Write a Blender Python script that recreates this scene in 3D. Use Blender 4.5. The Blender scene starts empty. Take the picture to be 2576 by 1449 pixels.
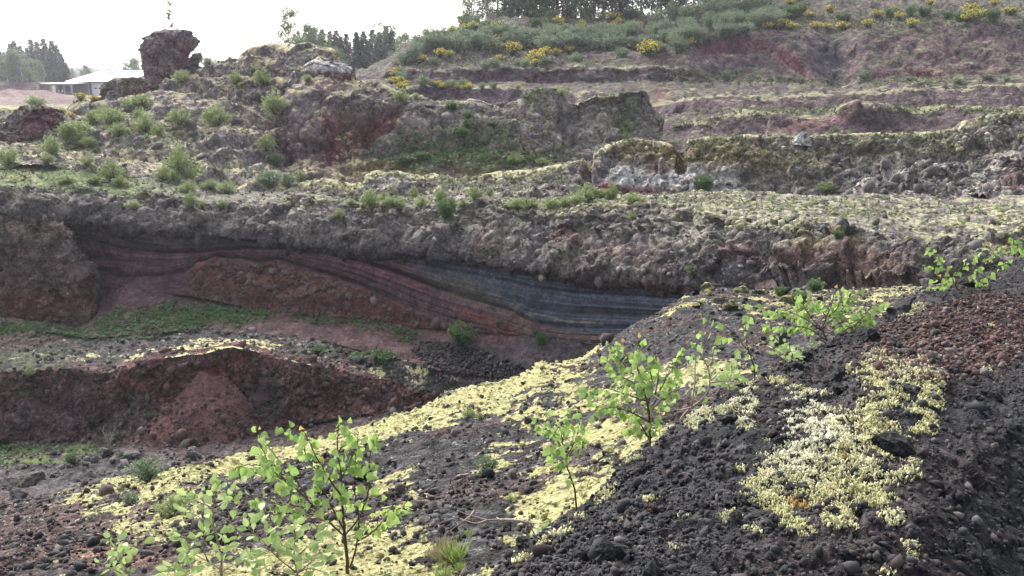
import bpy, math, random
import numpy as np
from mathutils import Vector, Matrix, Quaternion

random.seed(11)
RNG = np.random.default_rng(11)
SC = bpy.context.scene
COL = SC.collection

# ------------------------------------------------------------------ camera
PW, PH, PF = 2576.0, 1449.0, 2143.6          # photo pixel grid used for directions
EYE = np.array([0.0, 0.0, 20.0])
PITCH = math.radians(13.55)
CP, SP = math.cos(PITCH), math.sin(PITCH)
cam_d = bpy.data.cameras.new('camera')
cam_d.sensor_width = 36.0
cam_d.lens = 36.0 * PF / PW
cam_d.clip_start = 0.05
cam_d.clip_end = 6000
cam = bpy.data.objects.new('camera', cam_d)
cam.location = EYE
cam.rotation_euler = (math.radians(90) - PITCH, 0, 0)
COL.objects.link(cam)
SC.camera = cam

# ------------------------------------------------------------------ sky, sun, exposure
SUN_EL, SUN_AZ = math.radians(40), math.radians(-30)     # azimuth from +Y towards +X
w = bpy.data.worlds.new('World')
SC.world = w
w.use_nodes = True
nt = w.node_tree
for n in list(nt.nodes):
    nt.nodes.remove(n)
sky = nt.nodes.new('ShaderNodeTexSky')
sky.sky_type = 'NISHITA'
sky.sun_disc = False
sky.sun_elevation = SUN_EL
sky.sun_rotation = SUN_AZ
sky.air_density = 1.0
sky.dust_density = 5.0
sky.ozone_density = 1.0
hsv = nt.nodes.new('ShaderNodeHueSaturation')
hsv.inputs['Saturation'].default_value = 0.42            # overcast: the cloud deck greys the sky
hsv.inputs['Value'].default_value = 1.0
bg = nt.nodes.new('ShaderNodeBackground')
bg.inputs['Strength'].default_value = 0.15
wo = nt.nodes.new('ShaderNodeOutputWorld')
nt.links.new(sky.outputs[0], hsv.inputs['Color'])
nt.links.new(hsv.outputs[0], bg.inputs['Color'])
nt.links.new(bg.outputs[0], wo.inputs['Surface'])

sl = bpy.data.lights.new('sun', 'SUN')
sl.energy = 1.25
sl.angle = math.radians(20)
sl.color = (1.0, 0.97, 0.94)
sun = bpy.data.objects.new('sun', sl)
sd = Vector((math.sin(SUN_AZ) * math.cos(SUN_EL), math.cos(SUN_AZ) * math.cos(SUN_EL), math.sin(SUN_EL)))
sun.rotation_euler = sd.to_track_quat('Z', 'Y').to_euler()
sun.location = (-40, 60, 90)
COL.objects.link(sun)

SC.view_settings.view_transform = 'Standard'
SC.view_settings.look = 'None'
SC.view_settings.gamma = 1.0
SC.view_settings.use_curve_mapping = False
SC.view_settings.exposure = 1.62
SC.render.engine = 'CYCLES'
SC.cycles.use_denoising = True
SC.cycles.denoising_input_passes = 'RGB_ALBEDO_NORMAL'
SC.cycles.denoising_prefilter = 'ACCURATE'
SC.cycles.sample_clamp_indirect = 3.0
SC.cycles.max_bounces = 5
SC.cycles.diffuse_bounces = 3
SC.cycles.glossy_bounces = 2
SC.cycles.transmission_bounces = 3
SC.cycles.volume_bounces = 0
SC.cycles.transparent_max_bounces = 4

# ------------------------------------------------------------------ pixel <-> world
def at(u, v, Y):
    u = np.asarray(u, float); v = np.asarray(v, float); Y = np.asarray(Y, float)
    a = (u - PW / 2) / PF
    b = (PH / 2 - v) / PF
    dy = CP + b * SP
    dz = -SP + b * CP
    s = Y / dy
    return np.stack([a * s, Y + 0 * s, EYE[2] + dz * s], -1)

def project(P):
    R = P - EYE
    dep = R[..., 1] * CP - R[..., 2] * SP
    upc = R[..., 1] * SP + R[..., 2] * CP
    dep = np.where(np.abs(dep) < 1e-4, 1e-4, dep)
    return PW / 2 + PF * R[..., 0] / dep, PH / 2 - PF * upc / dep, dep

# ------------------------------------------------------------------ noise
def _hash(ix, iy, iz, seed):
    h = (ix.astype(np.int64) * 374761393 + iy.astype(np.int64) * 668265263
         + iz.astype(np.int64) * 2147483647 + seed * 1274126177) & 0xFFFFFFFF
    h = ((h ^ (h >> 13)) * 1274126177) & 0xFFFFFFFF
    h = ((h ^ (h >> 16)) * 2246822519) & 0xFFFFFFFF
    h = h ^ (h >> 15)
    return (h & 0xFFFFFF) / float(0xFFFFFF)

def vnoise(P, seed=0):
    I = np.floor(P)
    f = P - I
    f = f * f * f * (f * (f * 6 - 15) + 10)
    ix, iy, iz = I[..., 0].astype(np.int64), I[..., 1].astype(np.int64), I[..., 2].astype(np.int64)
    fx, fy, fz = f[..., 0], f[..., 1], f[..., 2]
    def h(a, b, c):
        return _hash(ix + a, iy + b, iz + c, seed)
    x00 = h(0,0,0) * (1 - fx) + h(1,0,0) * fx
    x10 = h(0,1,0) * (1 - fx) + h(1,1,0) * fx
    x01 = h(0,0,1) * (1 - fx) + h(1,0,1) * fx
    x11 = h(0,1,1) * (1 - fx) + h(1,1,1) * fx
    y0 = x00 * (1 - fy) + x10 * fy
    y1 = x01 * (1 - fy) + x11 * fy
    return (y0 * (1 - fz) + y1 * fz) * 2 - 1

ROT = np.array([[0.36, 0.48, -0.8], [-0.8, 0.6, 0.0], [0.48, 0.64, 0.6]])
def fbm(P, octv=5, seed=0, gain=0.5, lac=2.03, ridged=False):
    out = np.zeros(P.shape[:-1]); a = 1.0; t = 0.0
    Q = P @ ROT.T
    for o in range(octv):
        n = vnoise(Q, seed + o * 17)
        if ridged:
            n = 1 - 2 * np.abs(n)
        out += a * n; t += a
        a *= gain
        Q = (Q * lac) @ ROT.T
    return out / t

def worley(P, seed=0):
    I = np.floor(P).astype(np.int64)
    f1 = np.full(P.shape[:-1], 9.0); f2 = f1.copy(); cid = np.zeros(P.shape[:-1])
    for a in (-1, 0, 1):
        for b in (-1, 0, 1):
            for c in (-1, 0, 1):
                jx, jy, jz = I[..., 0] + a, I[..., 1] + b, I[..., 2] + c
                h1 = _hash(jx, jy, jz, seed); h2 = _hash(jx, jy, jz, seed + 5); h3 = _hash(jx, jy, jz, seed + 9)
                d = np.sqrt((jx + h1 - P[..., 0])**2 + (jy + h2 - P[..., 1])**2 + (jz + h3 - P[..., 2])**2)
                m = d < f1
                f2 = np.where(m, f1, np.minimum(f2, d))
                cid = np.where(m, h1 * 0.6 + h3 * 0.4, cid)
                f1 = np.where(m, d, f1)
    return f1, f2, cid

def facets(P, seed=0, tilt=1.3):
    """broken angular blocks: every cell a tilted plane with its own height, cracks between cells"""
    Q = P + 0.25 * np.stack([vnoise(P * 1.7, seed + 31), vnoise(P * 1.7, seed + 37), vnoise(P * 1.7, seed + 41)], -1)
    I = np.floor(Q).astype(np.int64)
    f1 = np.full(P.shape[:-1], 9.0); f2 = f1.copy(); val = np.zeros(P.shape[:-1])
    for a in (-1, 0, 1):
        for b in (-1, 0, 1):
            for c in (-1, 0, 1):
                jx, jy, jz = I[..., 0] + a, I[..., 1] + b, I[..., 2] + c
                h1 = _hash(jx, jy, jz, seed); h2 = _hash(jx, jy, jz, seed + 5); h3 = _hash(jx, jy, jz, seed + 9)
                dx, dy, dz = jx + h1 - Q[..., 0], jy + h2 - Q[..., 1], jz + h3 - Q[..., 2]
                d = np.sqrt(dx * dx + dy * dy + dz * dz)
                m = d < f1
                v = (h2 - 0.5) * 0.9 + tilt * ((h3 - 0.5) * dx + (h1 - 0.5) * dz + (h2 - 0.5) * dy)
                f2 = np.where(m, f1, np.minimum(f2, d)); val = np.where(m, v, val); f1 = np.where(m, d, f1)
    return val - 0.35 * (1 - ss(f2 - f1, 0.0, 0.12))

def ss(x, a, b):
    t = np.clip((x - a) / (b - a), 0, 1)
    return t * t * (3 - 2 * t)

def blob(u, v, cu, cv, ru, rv, rot=0.0, soft=0.6, wob=None):
    c, s = math.cos(math.radians(rot)), math.sin(math.radians(rot))
    x = ((u - cu) * c + (v - cv) * s) / ru
    y = (-(u - cu) * s + (v - cv) * c) / rv
    d = np.sqrt(x * x + y * y)
    if wob is not None:
        d = d + wob
    return 1 - ss(d, 1 - soft, 1 + soft)

def mixc(base, col, m):
    return base * (1 - m[..., None]) + np.asarray(col) * m[..., None]

def curve(pts):
    pts = np.array(pts, float)
    return lambda u: np.interp(u, pts[:, 0], pts[:, 1])

# ------------------------------------------------------------------ materials
MATS = {}
def new_mat(name):
    m = bpy.data.materials.new(name)
    m.use_nodes = True
    t = m.node_tree
    for n in list(t.nodes):
        t.nodes.remove(n)
    return m, t

def N(t, kind, **kw):
    n = t.nodes.new(kind)
    for k, v in kw.items():
        if k in n.inputs:
            n.inputs[k].default_value = v
        else:
            setattr(n, k, v)
    return n

def math_n(t, op, a, b=None, c=None):
    n = t.nodes.new('ShaderNodeMath'); n.operation = op
    for i, x in enumerate((a, b, c)):
        if x is None: continue
        if isinstance(x, (int, float)): n.inputs[i].default_value = x
        else: t.links.new(x, n.inputs[i])
    return n.outputs[0]

def mixrgb(t, fac, a, b, mode='MIX'):
    n = t.nodes.new('ShaderNodeMix'); n.data_type = 'RGBA'; n.blend_type = mode
    for i, x in ((0, fac), (6, a), (7, b)):
        if isinstance(x, (int, float)): n.inputs[i].default_value = x
        elif isinstance(x, tuple): n.inputs[i].default_value = (x[0], x[1], x[2], 1)
        else: t.links.new(x, n.inputs[i])
    return n.outputs[2]

def mapr(t, x, a, b, c=0.0, d=1.0, smooth=True):
    n = t.nodes.new('ShaderNodeMapRange')
    n.interpolation_type = 'SMOOTHSTEP' if smooth else 'LINEAR'
    t.links.new(x, n.inputs[0])
    for i, y in enumerate((a, b, c, d)):
        n.inputs[i + 1].default_value = y
    return n.outputs[0]

def terrain_mat(name, size, moss=((0.50, 0.46, 0.19), (0.62, 0.58, 0.36)), green=((0.07, 0.11, 0.03), (0.14, 0.20, 0.05)),
                bump=0.8, contrast=1.0, clast=1.0, sharp=0.10, spec=0.12, mg=2.0):
    """ground/rock: attribute colour broken up by grain and clasts; moss and green cover keyed by attributes"""
    m, t = new_mat(name)
    out = N(t, 'ShaderNodeOutputMaterial')
    bs = N(t, 'ShaderNodeBsdfPrincipled', Roughness=0.88)
    bs.inputs['Specular IOR Level'].default_value = spec
    t.links.new(bs.outputs[0], out.inputs[0])
    tc = N(t, 'ShaderNodeTexCoord')
    n1 = N(t, 'ShaderNodeTexNoise', Scale=1.0 / size, Detail=9.0, Roughness=0.68)
    n2 = N(t, 'ShaderNodeTexNoise', Scale=3.1 / size, Detail=8.0, Roughness=0.72)
    v1 = N(t, 'ShaderNodeTexVoronoi', Scale=6.0 / size)
    v2 = N(t, 'ShaderNodeTexVoronoi', Scale=17.0 / size)
    for n in (n1, n2, v1, v2):
        t.links.new(tc.outputs['Object'], n.inputs['Vector'])
    ab = N(t, 'ShaderNodeAttribute', attribute_name='base')
    am = N(t, 'ShaderNodeAttribute', attribute_name='moss')
    ag = N(t, 'ShaderNodeAttribute', attribute_name='green')
    k = contrast
    f1 = mapr(t, n1.outputs[0], 0.32, 0.68, 1 - 0.5 * k, 1 + 0.55 * k)
    f2 = mapr(t, n2.outputs[0], 0.34, 0.66, 1 - 0.45 * k, 1 + 0.5 * k)
    sx = N(t, 'ShaderNodeSeparateColor'); t.links.new(v1.outputs['Color'], sx.inputs[0])
    sy = N(t, 'ShaderNodeSeparateColor'); t.links.new(v2.outputs['Color'], sy.inputs[0])
    f3 = mapr(t, sx.outputs[0], 0.0, 1.0, 1 - 0.28 * k * clast, 1 + 0.34 * k * clast, False)
    f4 = mapr(t, sy.outputs[1], 0.0, 1.0, 1 - 0.3 * k * clast, 1 + 0.4 * k * clast, False)
    f = math_n(t, 'MULTIPLY', math_n(t, 'MULTIPLY', f1, f2), math_n(t, 'MULTIPLY', f3, f4))
    vm = N(t, 'ShaderNodeVectorMath', operation='SCALE')
    t.links.new(ab.outputs['Color'], vm.inputs[0]); t.links.new(f, vm.inputs['Scale'])
    base = vm.outputs[0]
    # cover masks
    gsum = math_n(t, 'ADD', ag.outputs['Fac'], math_n(t, 'MULTIPLY', math_n(t, 'SUBTRACT', n2.outputs[0], 0.5), 2.6))
    gf = mapr(t, gsum, 0.5 - sharp * 1.6, 0.5 + sharp * 1.6)
    gc = mixrgb(t, mapr(t, n1.outputs[0], 0.35, 0.65), green[0], green[1])
    c1 = mixrgb(t, gf, base, gc)
    msum = math_n(t, 'ADD', am.outputs['Fac'], math_n(t, 'ADD',
                  math_n(t, 'MULTIPLY', math_n(t, 'SUBTRACT', n1.outputs[0], 0.5), mg),
                  math_n(t, 'MULTIPLY', math_n(t, 'SUBTRACT', n2.outputs[0], 0.5), mg)))
    mf = mapr(t, msum, 0.5 - sharp, 0.5 + sharp)
    mc = mixrgb(t, mapr(t, n2.outputs[0], 0.35, 0.65), moss[0], moss[1])
    mc = mixrgb(t, mapr(t, sx.outputs[2], 0.0, 1.0, 0.0, 0.35), mc, (moss[0][0] * 0.45, moss[0][1] * 0.42, moss[0][2] * 0.4))
    c2 = mixrgb(t, mf, c1, mc)
    t.links.new(c2, bs.inputs['Base Color'])
    # relief
    h = math_n(t, 'ADD', math_n(t, 'MULTIPLY', n2.outputs[0], 1.0),
               math_n(t, 'ADD', math_n(t, 'MULTIPLY', v1.outputs['Distance'], -0.6 * clast), math_n(t, 'MULTIPLY', v2.outputs['Distance'], -0.35 * clast)))
    bp = N(t, 'ShaderNodeBump', Strength=bump, Distance=size * 0.14)
    t.links.new(h, bp.inputs['Height'])
    t.links.new(bp.outputs[0], bs.inputs['Normal'])
    MATS[name] = m
    return m

def plain_mat(name, col, rough=0.7, var=0.2, scale=4.0, metallic=0.0, spec=0.3, bump=0.0, bdist=0.01):
    m, t = new_mat(name)
    out = N(t, 'ShaderNodeOutputMaterial')
    bs = N(t, 'ShaderNodeBsdfPrincipled', Roughness=rough, Metallic=metallic)
    bs.inputs['Specular IOR Level'].default_value = spec
    t.links.new(bs.outputs[0], out.inputs[0])
    tc = N(t, 'ShaderNodeTexCoord')
    n1 = N(t, 'ShaderNodeTexNoise', Scale=scale, Detail=6.0, Roughness=0.65)
    t.links.new(tc.outputs['Object'], n1.inputs['Vector'])
    a = tuple(c * (1 - var) for c in col); b = tuple(min(1, c * (1 + var)) for c in col)
    t.links.new(mixrgb(t, mapr(t, n1.outputs[0], 0.3, 0.7), a, b), bs.inputs['Base Color'])
    if bump:
        bp = N(t, 'ShaderNodeBump', Strength=bump, Distance=bdist)
        t.links.new(n1.outputs[0], bp.inputs['Height'])
        t.links.new(bp.outputs[0], bs.inputs['Normal'])
    MATS[name] = m
    return m

def leaf_mat(name, dark, light, trans=0.35, rough=0.6, spread=1.0):
    """foliage: colour varies per leaf (attribute 'tint') and per plant"""
    m, t = new_mat(name)
    out = N(t, 'ShaderNodeOutputMaterial')
    bs = N(t, 'ShaderNodeBsdfPrincipled', Roughness=rough)
    bs.inputs['Specular IOR Level'].default_value = 0.25
    tr = N(t, 'ShaderNodeBsdfTranslucent')
    mx = N(t, 'ShaderNodeMixShader'); mx.inputs[0].default_value = trans
    at_ = N(t, 'ShaderNodeAttribute', attribute_name='tint')
    oi = N(t, 'ShaderNodeObjectInfo')
    fac = math_n(t, 'ADD', math_n(t, 'MULTIPLY', at_.outputs['Fac'], 0.65), math_n(t, 'MULTIPLY', oi.outputs['Random'], 0.35))
    c = mixrgb(t, fac, dark, light)
    t.links.new(c, bs.inputs['Base Color'])
    t.links.new(mixrgb(t, 0.5, c, tuple(min(1, x * 1.3) for x in light)), tr.inputs[0])
    t.links.new(bs.outputs[0], mx.inputs[1]); t.links.new(tr.outputs[0], mx.inputs[2])
    t.links.new(mx.outputs[0], out.inputs[0])
    MATS[name] = m
    return m

# ------------------------------------------------------------------ object helpers
def mesh_np(name, V, Fq, mat, smooth=True, attrs=None):
    """mesh from numpy verts and an (n,4) or (n,3) face array"""
    me = bpy.data.meshes.new(name)
    V = np.ascontiguousarray(V, np.float32); Fq = np.ascontiguousarray(Fq, np.int32)
    k = Fq.shape[1]
    me.vertices.add(len(V)); me.vertices.foreach_set('co', V.ravel())
    me.loops.add(Fq.size); me.loops.foreach_set('vertex_index', Fq.ravel())
    me.polygons.add(len(Fq))
    me.polygons.foreach_set('loop_start', np.arange(0, Fq.size, k, dtype=np.int32))
    if smooth:
        me.polygons.foreach_set('use_smooth', np.ones(len(Fq), bool))
    me.update(calc_edges=True)
    me.validate()
    for an, val in (attrs or {}).items():
        val = np.asarray(val, np.float32)
        if val.ndim == 2:
            a = me.attributes.new(an, 'FLOAT_COLOR', 'POINT')
            a.data.foreach_set('color', np.concatenate([val, np.ones((len(val), 1), np.float32)], 1).ravel())
        else:
            a = me.attributes.new(an, 'FLOAT', 'POINT')
            a.data.foreach_set('value', val)
    if mat is not None:
        me.materials.append(mat)
    return me

def link(name, data, parent=None, loc=None):
    o = bpy.data.objects.new(name, data)
    COL.objects.link(o)
    if parent is not None: o.parent = parent
    if loc is not None: o.location = loc
    return o

def tag(o, label, cat, group=None):
    o['label'] = label; o['category'] = cat
    if group: o['group'] = group
    return o

def structure(o):
    o['kind'] = 'structure'
    return o

def stuff(o, label=None, cat=None):
    o['kind'] = 'stuff'
    if label: o['label'] = label
    if cat: o['category'] = cat
    return o

def near(u, v, marks):
    """the findable thing nearest to a spot, as a phrase"""
    return min(marks, key=lambda m: ((m[0] - u) ** 2 + ((m[1] - v) * 1.6) ** 2))[2]

def size_word(x, a, b, words=('small', 'middling', 'large')):
    return words[0] if x < a else words[1] if x < b else words[2]

class MB:
    """collects tubes, boxes and cards into one mesh"""
    def __init__(self):
        self.v = []; self.f = []; self.t = []
    def add(self, vs, fs, tint=0.5):
        n = len(self.v)
        self.v.extend([tuple(x) for x in vs]); self.f.extend([tuple(i + n for i in f) for f in fs])
        self.t.extend([tint] * len(vs))
    def box(self, x0, x1, y0, y1, z0, z1):
        vs = [(x, y, z) for z in (z0, z1) for y in (y0, y1) for x in (x0, x1)]
        self.add(vs, [(0, 2, 3, 1), (4, 5, 7, 6), (0, 1, 5, 4), (2, 6, 7, 3), (0, 4, 6, 2), (1, 3, 7, 5)])
    def prism(self, quad_a, quad_b):
        vs = list(quad_a) + list(quad_b); n = len(quad_a)
        fs = [tuple(range(n))[::-1], tuple(range(n, 2 * n))] + [(i, (i + 1) % n, n + (i + 1) % n, n + i) for i in range(n)]
        self.add(vs, fs)
    def tube(self, pts, radii, seg=6, tint=0.5):
        pts = [Vector(p) for p in pts]
        vs = []; fs = []
        up = Vector((0.13, 0.31, 0.94))
        for i, p in enumerate(pts):
            d = (pts[min(i + 1, len(pts) - 1)] - pts[max(i - 1, 0)])
            d = d.normalized() if d.length > 1e-9 else Vector((0, 0, 1))
            a = d.cross(up)
            if a.length < 1e-3: a = d.cross(Vector((1, 0, 0)))
            a.normalize(); b = d.cross(a)
            for k in range(seg):
                th = 2 * math.pi * k / seg
                vs.append(p + (a * math.cos(th) + b * math.sin(th)) * radii[i])
        for i in range(len(pts) - 1):
            for k in range(seg):
                k2 = (k + 1) % seg
                fs.append((i * seg + k, i * seg + k2, (i + 1) * seg + k2, (i + 1) * seg + k))
        fs.append(tuple(range(seg))[::-1]); fs.append(tuple((len(pts) - 1) * seg + k for k in range(seg)))
        self.add(vs, fs, tint)
    def mesh(self, name, mat, smooth=False):
        me = bpy.data.meshes.new(name)
        me.from_pydata(self.v, [], self.f)
        a = me.attributes.new('tint', 'FLOAT', 'POINT')
        a.data.foreach_set('value', np.array(self.t, np.float32))
        if smooth:
            me.polygons.foreach_set('use_smooth', np.ones(len(me.polygons), bool))
        me.materials.append(mat)
        me.update()
        return me
    def build(self, name, mat, parent=None, smooth=False, loc=None):
        return link(name, self.mesh(name, mat, smooth), parent, loc)

# ------------------------------------------------------------------ terrain sheets
CLOUD = []                         # (u, v, depth, P) of every terrain vertex: used to stand things on the ground
SHEETS = {}

def off(dY, dz):
    return ('off', dY, dz)

def sheet(name, rails, rows, du, umin, umax, mat, colour, amp, nsize, smooth=2, disp=None, seed=1, cell=0.5, keep=True, flat=False):
    """a terrain sheet lofted across rails; each rail is a list of (u, v, Y) control points on the
    photo's rays at real distances, or an offset in metres from the rail before it"""
    uc = np.arange(umin, umax + du * 0.5, du)
    R = []
    for r in rails:
        if isinstance(r, tuple) and r[0] == 'off':
            R.append(R[-1] + np.array([0, r[1], r[2]]))
        else:
            a = np.array(r, float)
            R.append(at(uc, np.interp(uc, a[:, 0], a[:, 1]), np.interp(uc, a[:, 0], a[:, 2])))
    P = []; A = []
    for i in range(len(R) - 1):
        n = rows[i]
        for k in range(n):
            s = k / n
            P.append(R[i] * (1 - s) + R[i + 1] * s)
            A.append(amp[i] * (1 - s) + amp[i + 1] * s)
    P.append(R[-1]); A.append(amp[-1])
    P = np.array(P); A = np.array(A)[:, None] * np.ones(P.shape[1])
    for _ in range(smooth):
        Q = P.copy()
        Q[1:-1] = 0.25 * P[:-2] + 0.5 * P[1:-1] + 0.25 * P[2:]
        Q[:, 1:-1] = 0.25 * Q[:, :-2] + 0.5 * Q[:, 1:-1] + 0.25 * Q[:, 2:]
        P = Q
    def normals(P):
        dU = np.gradient(P, axis=1); dR = np.gradient(P, axis=0)
        n = np.cross(dU, dR)
        return n / (np.linalg.norm(n, axis=-1, keepdims=True) + 1e-9)
    Nn = normals(P)
    u, v, _ = project(P)
    # relief: broad swells, chunky clasts and grain
    d = fbm(P / (nsize * 3.0), 3, seed) * 0.9 + fbm(P / nsize, 5, seed + 3, 0.55) * 0.7
    f1, f2, cid = worley(P / (nsize * cell), seed + 7)
    d += (0.45 - f1) * 0.35 + facets(P / (nsize * cell * 1.6), seed + 9) * 0.7
    D = A * d
    if disp is not None:
        D = D + disp(u, v, P, Nn)
    P = P + Nn * D[..., None]
    N2 = normals(P)
    uu, vv, dep = project(P)
    base, moss, green = colour(u, v, P, N2)
    nr, nc = P.shape[:2]
    idx = np.arange(nr * nc).reshape(nr, nc)
    Fq = np.stack([idx[:-1, :-1], idx[:-1, 1:], idx[1:, 1:], idx[1:, :-1]], -1).reshape(-1, 4)
    me = mesh_np(name, P.reshape(-1, 3), Fq, mat, not flat,
                 {'base': np.clip(base, 0.004, 1).reshape(-1, 3), 'moss': moss.ravel(), 'green': green.ravel()})
    o = structure(link(name, me))
    if keep:
        CLOUD.append((uu.ravel(), vv.ravel(), dep.ravel(), P.reshape(-1, 3), N2.reshape(-1, 3)))
    SHEETS[name] = dict(P=P, N=N2, u=uu, v=vv, moss=moss)
    return o

# ================================================================== the ground
U0, U1 = -330.0, 2910.0
RED = (0.115, 0.048, 0.040); REDD = (0.075, 0.038, 0.034); SCORIA = (0.040, 0.040, 0.042)
GREY = (0.150, 0.135, 0.120); BROWN = (0.085, 0.060, 0.050); PURPLE = (0.085, 0.058, 0.064)
OCHRE = (0.17, 0.13, 0.045); PALE = (0.30, 0.29, 0.28)

def basecol(c, P):
    return np.ones(P.shape) * np.asarray(c)

# ---- lowest sheet: plain ground far below and beyond, out to the horizon
gm = plain_mat('ground_earth', (0.10, 0.07, 0.06), 0.95, 0.3, 0.05)
o = MB(); o.add([(-2500, -400, 1.0), (2500, -400, 1.0), (2500, 3200, 1.0), (-2500, 3200, 1.0)], [(0, 1, 2, 3)])
structure(o.build('ground', gm))

# ---- foreground scoria mound
def col_mound(u, v, P, Nn):
    wb = fbm(P / 0.35, 4, 40) * 0.5
    b = basecol((0.026, 0.026, 0.028), P)
    b = mixc(b, (0.060, 0.034, 0.030), 0.9 * blob(u, v, 2420, 850, 240, 95, -12, 0.5, wb))
    b = mixc(b, (0.020, 0.019, 0.020), 0.7 * ss(u, 2280, 2450) * ss(v, 900, 1080))  # right flank turned from the sun: its shade put into the colour
    b = mixc(b, (0.036, 0.026, 0.024), 0.5 * ss(fbm(P / 0.5, 3, 43), 0.05, 0.4))
    m = np.zeros(u.shape) - 0.4
    return b, m, m

mound_rails = [
    off(0, 0),
    [(700, 2600, 0.9), (1000, 2300, 1.1), (1500, 2100, 1.2), (2100, 1700, 1.6), (2400, 1560, 1.95), (2576, 1449, 2.25), (2910, 1300, 2.8)],
    [(700, 2300, 1.15), (1000, 1950, 1.35), (1500, 1750, 1.5), (1800, 1600, 1.75), (2100, 1449, 2.0), (2300, 1300, 2.25), (2450, 1150, 2.7), (2576, 1050, 3.2), (2910, 950, 4.0)],
    [(700, 2000, 1.5), (1000, 1800, 1.6), (1230, 1640, 1.9), (1500, 1449, 2.15), (1800, 1300, 2.4), (2000, 1150, 2.75), (2200, 1000, 3.2), (2350, 930, 3.6), (2450, 880, 4.2), (2576, 830, 4.9), (2910, 760, 6.0)],
    [(700, 1800, 2.0), (1000, 1620, 2.2), (1230, 1449, 2.5), (1300, 1400, 2.6), (1400, 1325, 2.75), (1480, 1260, 2.9), (1560, 1185, 3.05), (1640, 1120, 3.25),
     (1700, 1075, 3.4), (1780, 1020, 3.6), (1860, 960, 3.85), (1950, 915, 4.1), (2000, 885, 4.3), (2080, 850, 4.6), (2170, 800, 5.0), (2260, 775, 5.3),
     (2330, 725, 6.0), (2420, 700, 6.5), (2500, 675, 7.0), (2576, 650, 7.5), (2910, 560, 9.0)],
    off(0.25, -0.22), off(0.5, -0.7)]
mound_rails[0] = [(a, b + 500, c * 0.6) for a, b, c in mound_rails[1]]
mm = terrain_mat('scoria_mound', 0.11, bump=0.9, contrast=1.0, clast=1.0, spec=0.15)
sheet('scoria_mound', mound_rails, [6, 50, 70, 90, 6, 6], 4.2, 900, U1, mm, col_mound,
      [0.02, 0.03, 0.03, 0.03, 0.025, 0.03, 0.03], 0.10, 2, seed=3, cell=0.75,
      disp=lambda u, v, P, Nn: fbm(P / 0.8, 3, 8) * 0.05)

# ---- mossy slope below the mound, down to the brink of the pit
def col_slope(u, v, P, Nn):
    wb = fbm(P / 1.3, 4, 21) * 0.6
    b = basecol((0.034, 0.033, 0.035), P)
    b = mixc(b, (0.052, 0.034, 0.032), 0.75 * ss(fbm(P / 1.1, 3, 25), 0.0, 0.35))
    b = mixc(b, (0.068, 0.047, 0.043), blob(u, v, 40, 1330, 330, 110, 0, 0.5, wb))
    b = mixc(b, (0.080, 0.045, 0.036), blob(u, v, 260, 1400, 190, 36, 8, 0.5, wb))
    b = mixc(b, (0.062, 0.055, 0.052), 0.9 * blob(u, v, 190, 1230, 190, 26, -12, 0.5, wb))
    m = 0.10 + 0.30 * blob(u, v, 1100, 1230, 580, 260, -10, 0.5) + 0.10 * ss(u, 1500, 1700)
    e = v - EDGE(u)
    m += 0.48 * (1 - ss(e, 20, 95)) * ss(u, 130, 330) * (1 - ss(u, 1420, 1560))
    for (cu, cv, ru, rv, ro, a) in [
        (1290, 950, 190, 45, -12, 0.75), (960, 1065, 230, 40, -18, 0.75), (620, 1165, 260, 40, -10, 0.8), (270, 1290, 120, 40, 18, 0.7),
        (380, 1230, 180, 30, -8, 0.4), (520, 1370, 220, 40, 0, 0.4), (880, 1390, 330, 70, 0, 0.62), (1150, 1420, 210, 60, 0, 0.55),
        (990, 1190, 110, 60, -20, 0.6), (1200, 1180, 160, 70, -10, 0.42), (1400, 1110, 170, 60, -15, 0.50), (1480, 1170, 190, 80, -25, 0.66), (1100, 1330, 200, 60, -10, 0.5), (1560, 980, 150, 40, -18, 0.45), (420, 1320, 180, 46, 5, 0.5), (330, 1400, 160, 40, 0, 0.42), (600, 1425, 200, 40, 0, 0.5), (720, 1400, 160, 50, 0, 0.55),
        (1330, 1270, 140, 60, -20, 0.6), (1560, 1060, 120, 50, -20, 0.4), (1740, 950, 140, 50, -15, 0.42), (1290, 1370, 120, 50, -30, 0.75),
        (1640, 1120, 110, 60, -20, 0.6), (720, 1300, 160, 50, 0, 0.35), (150, 1449, 70, 20, 0, 0.6), (1150, 1275, 90, 40, 0, 0.3),
        (1720, 770, 70, 26, -20, 0.5), (1820, 870, 120, 40, -15, 0.18), (2300, 800, 180, 40, -15, 0.5), (820, 1240, 120, 40, -10, 0.42)]:
        m = np.maximum(m, a * blob(u, v, cu, cv, ru, rv, ro, 0.7, wb * 0.7))
    for (cu, cv, ru, rv, ro, a) in [(1090, 1130, 190, 34, -22, 0.55), (1160, 1230, 80, 110, -25, 0.4), (1220, 1330, 70, 90, -20, 0.4), (620, 1335, 150, 30, 0, 0.25),
                                    (760, 1190, 190, 25, -12, 0.4), (1700, 830, 190, 70, -25, 0.25), (1650, 1000, 140, 30, -18, 0.3), (100, 1340, 200, 100, 0, 0.4)]:
        m -= a * blob(u, v, cu, cv, ru, rv, ro, 0.6, wb)
    m = m + 0.06 + 1.15 * fbm(P / 0.30, 5, 27, 0.78) + 0.5 * fbm(P / 1.1, 3, 29)
    g = np.full(u.shape, -0.3)
    for (cu, cv, ru, rv) in [(430, 1290, 60, 26), (1130, 1430, 60, 30)]:
        g = np.maximum(g, 0.5 * blob(u, v, cu, cv, ru, rv, 0, 0.8))
    return b, m, g

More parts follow.
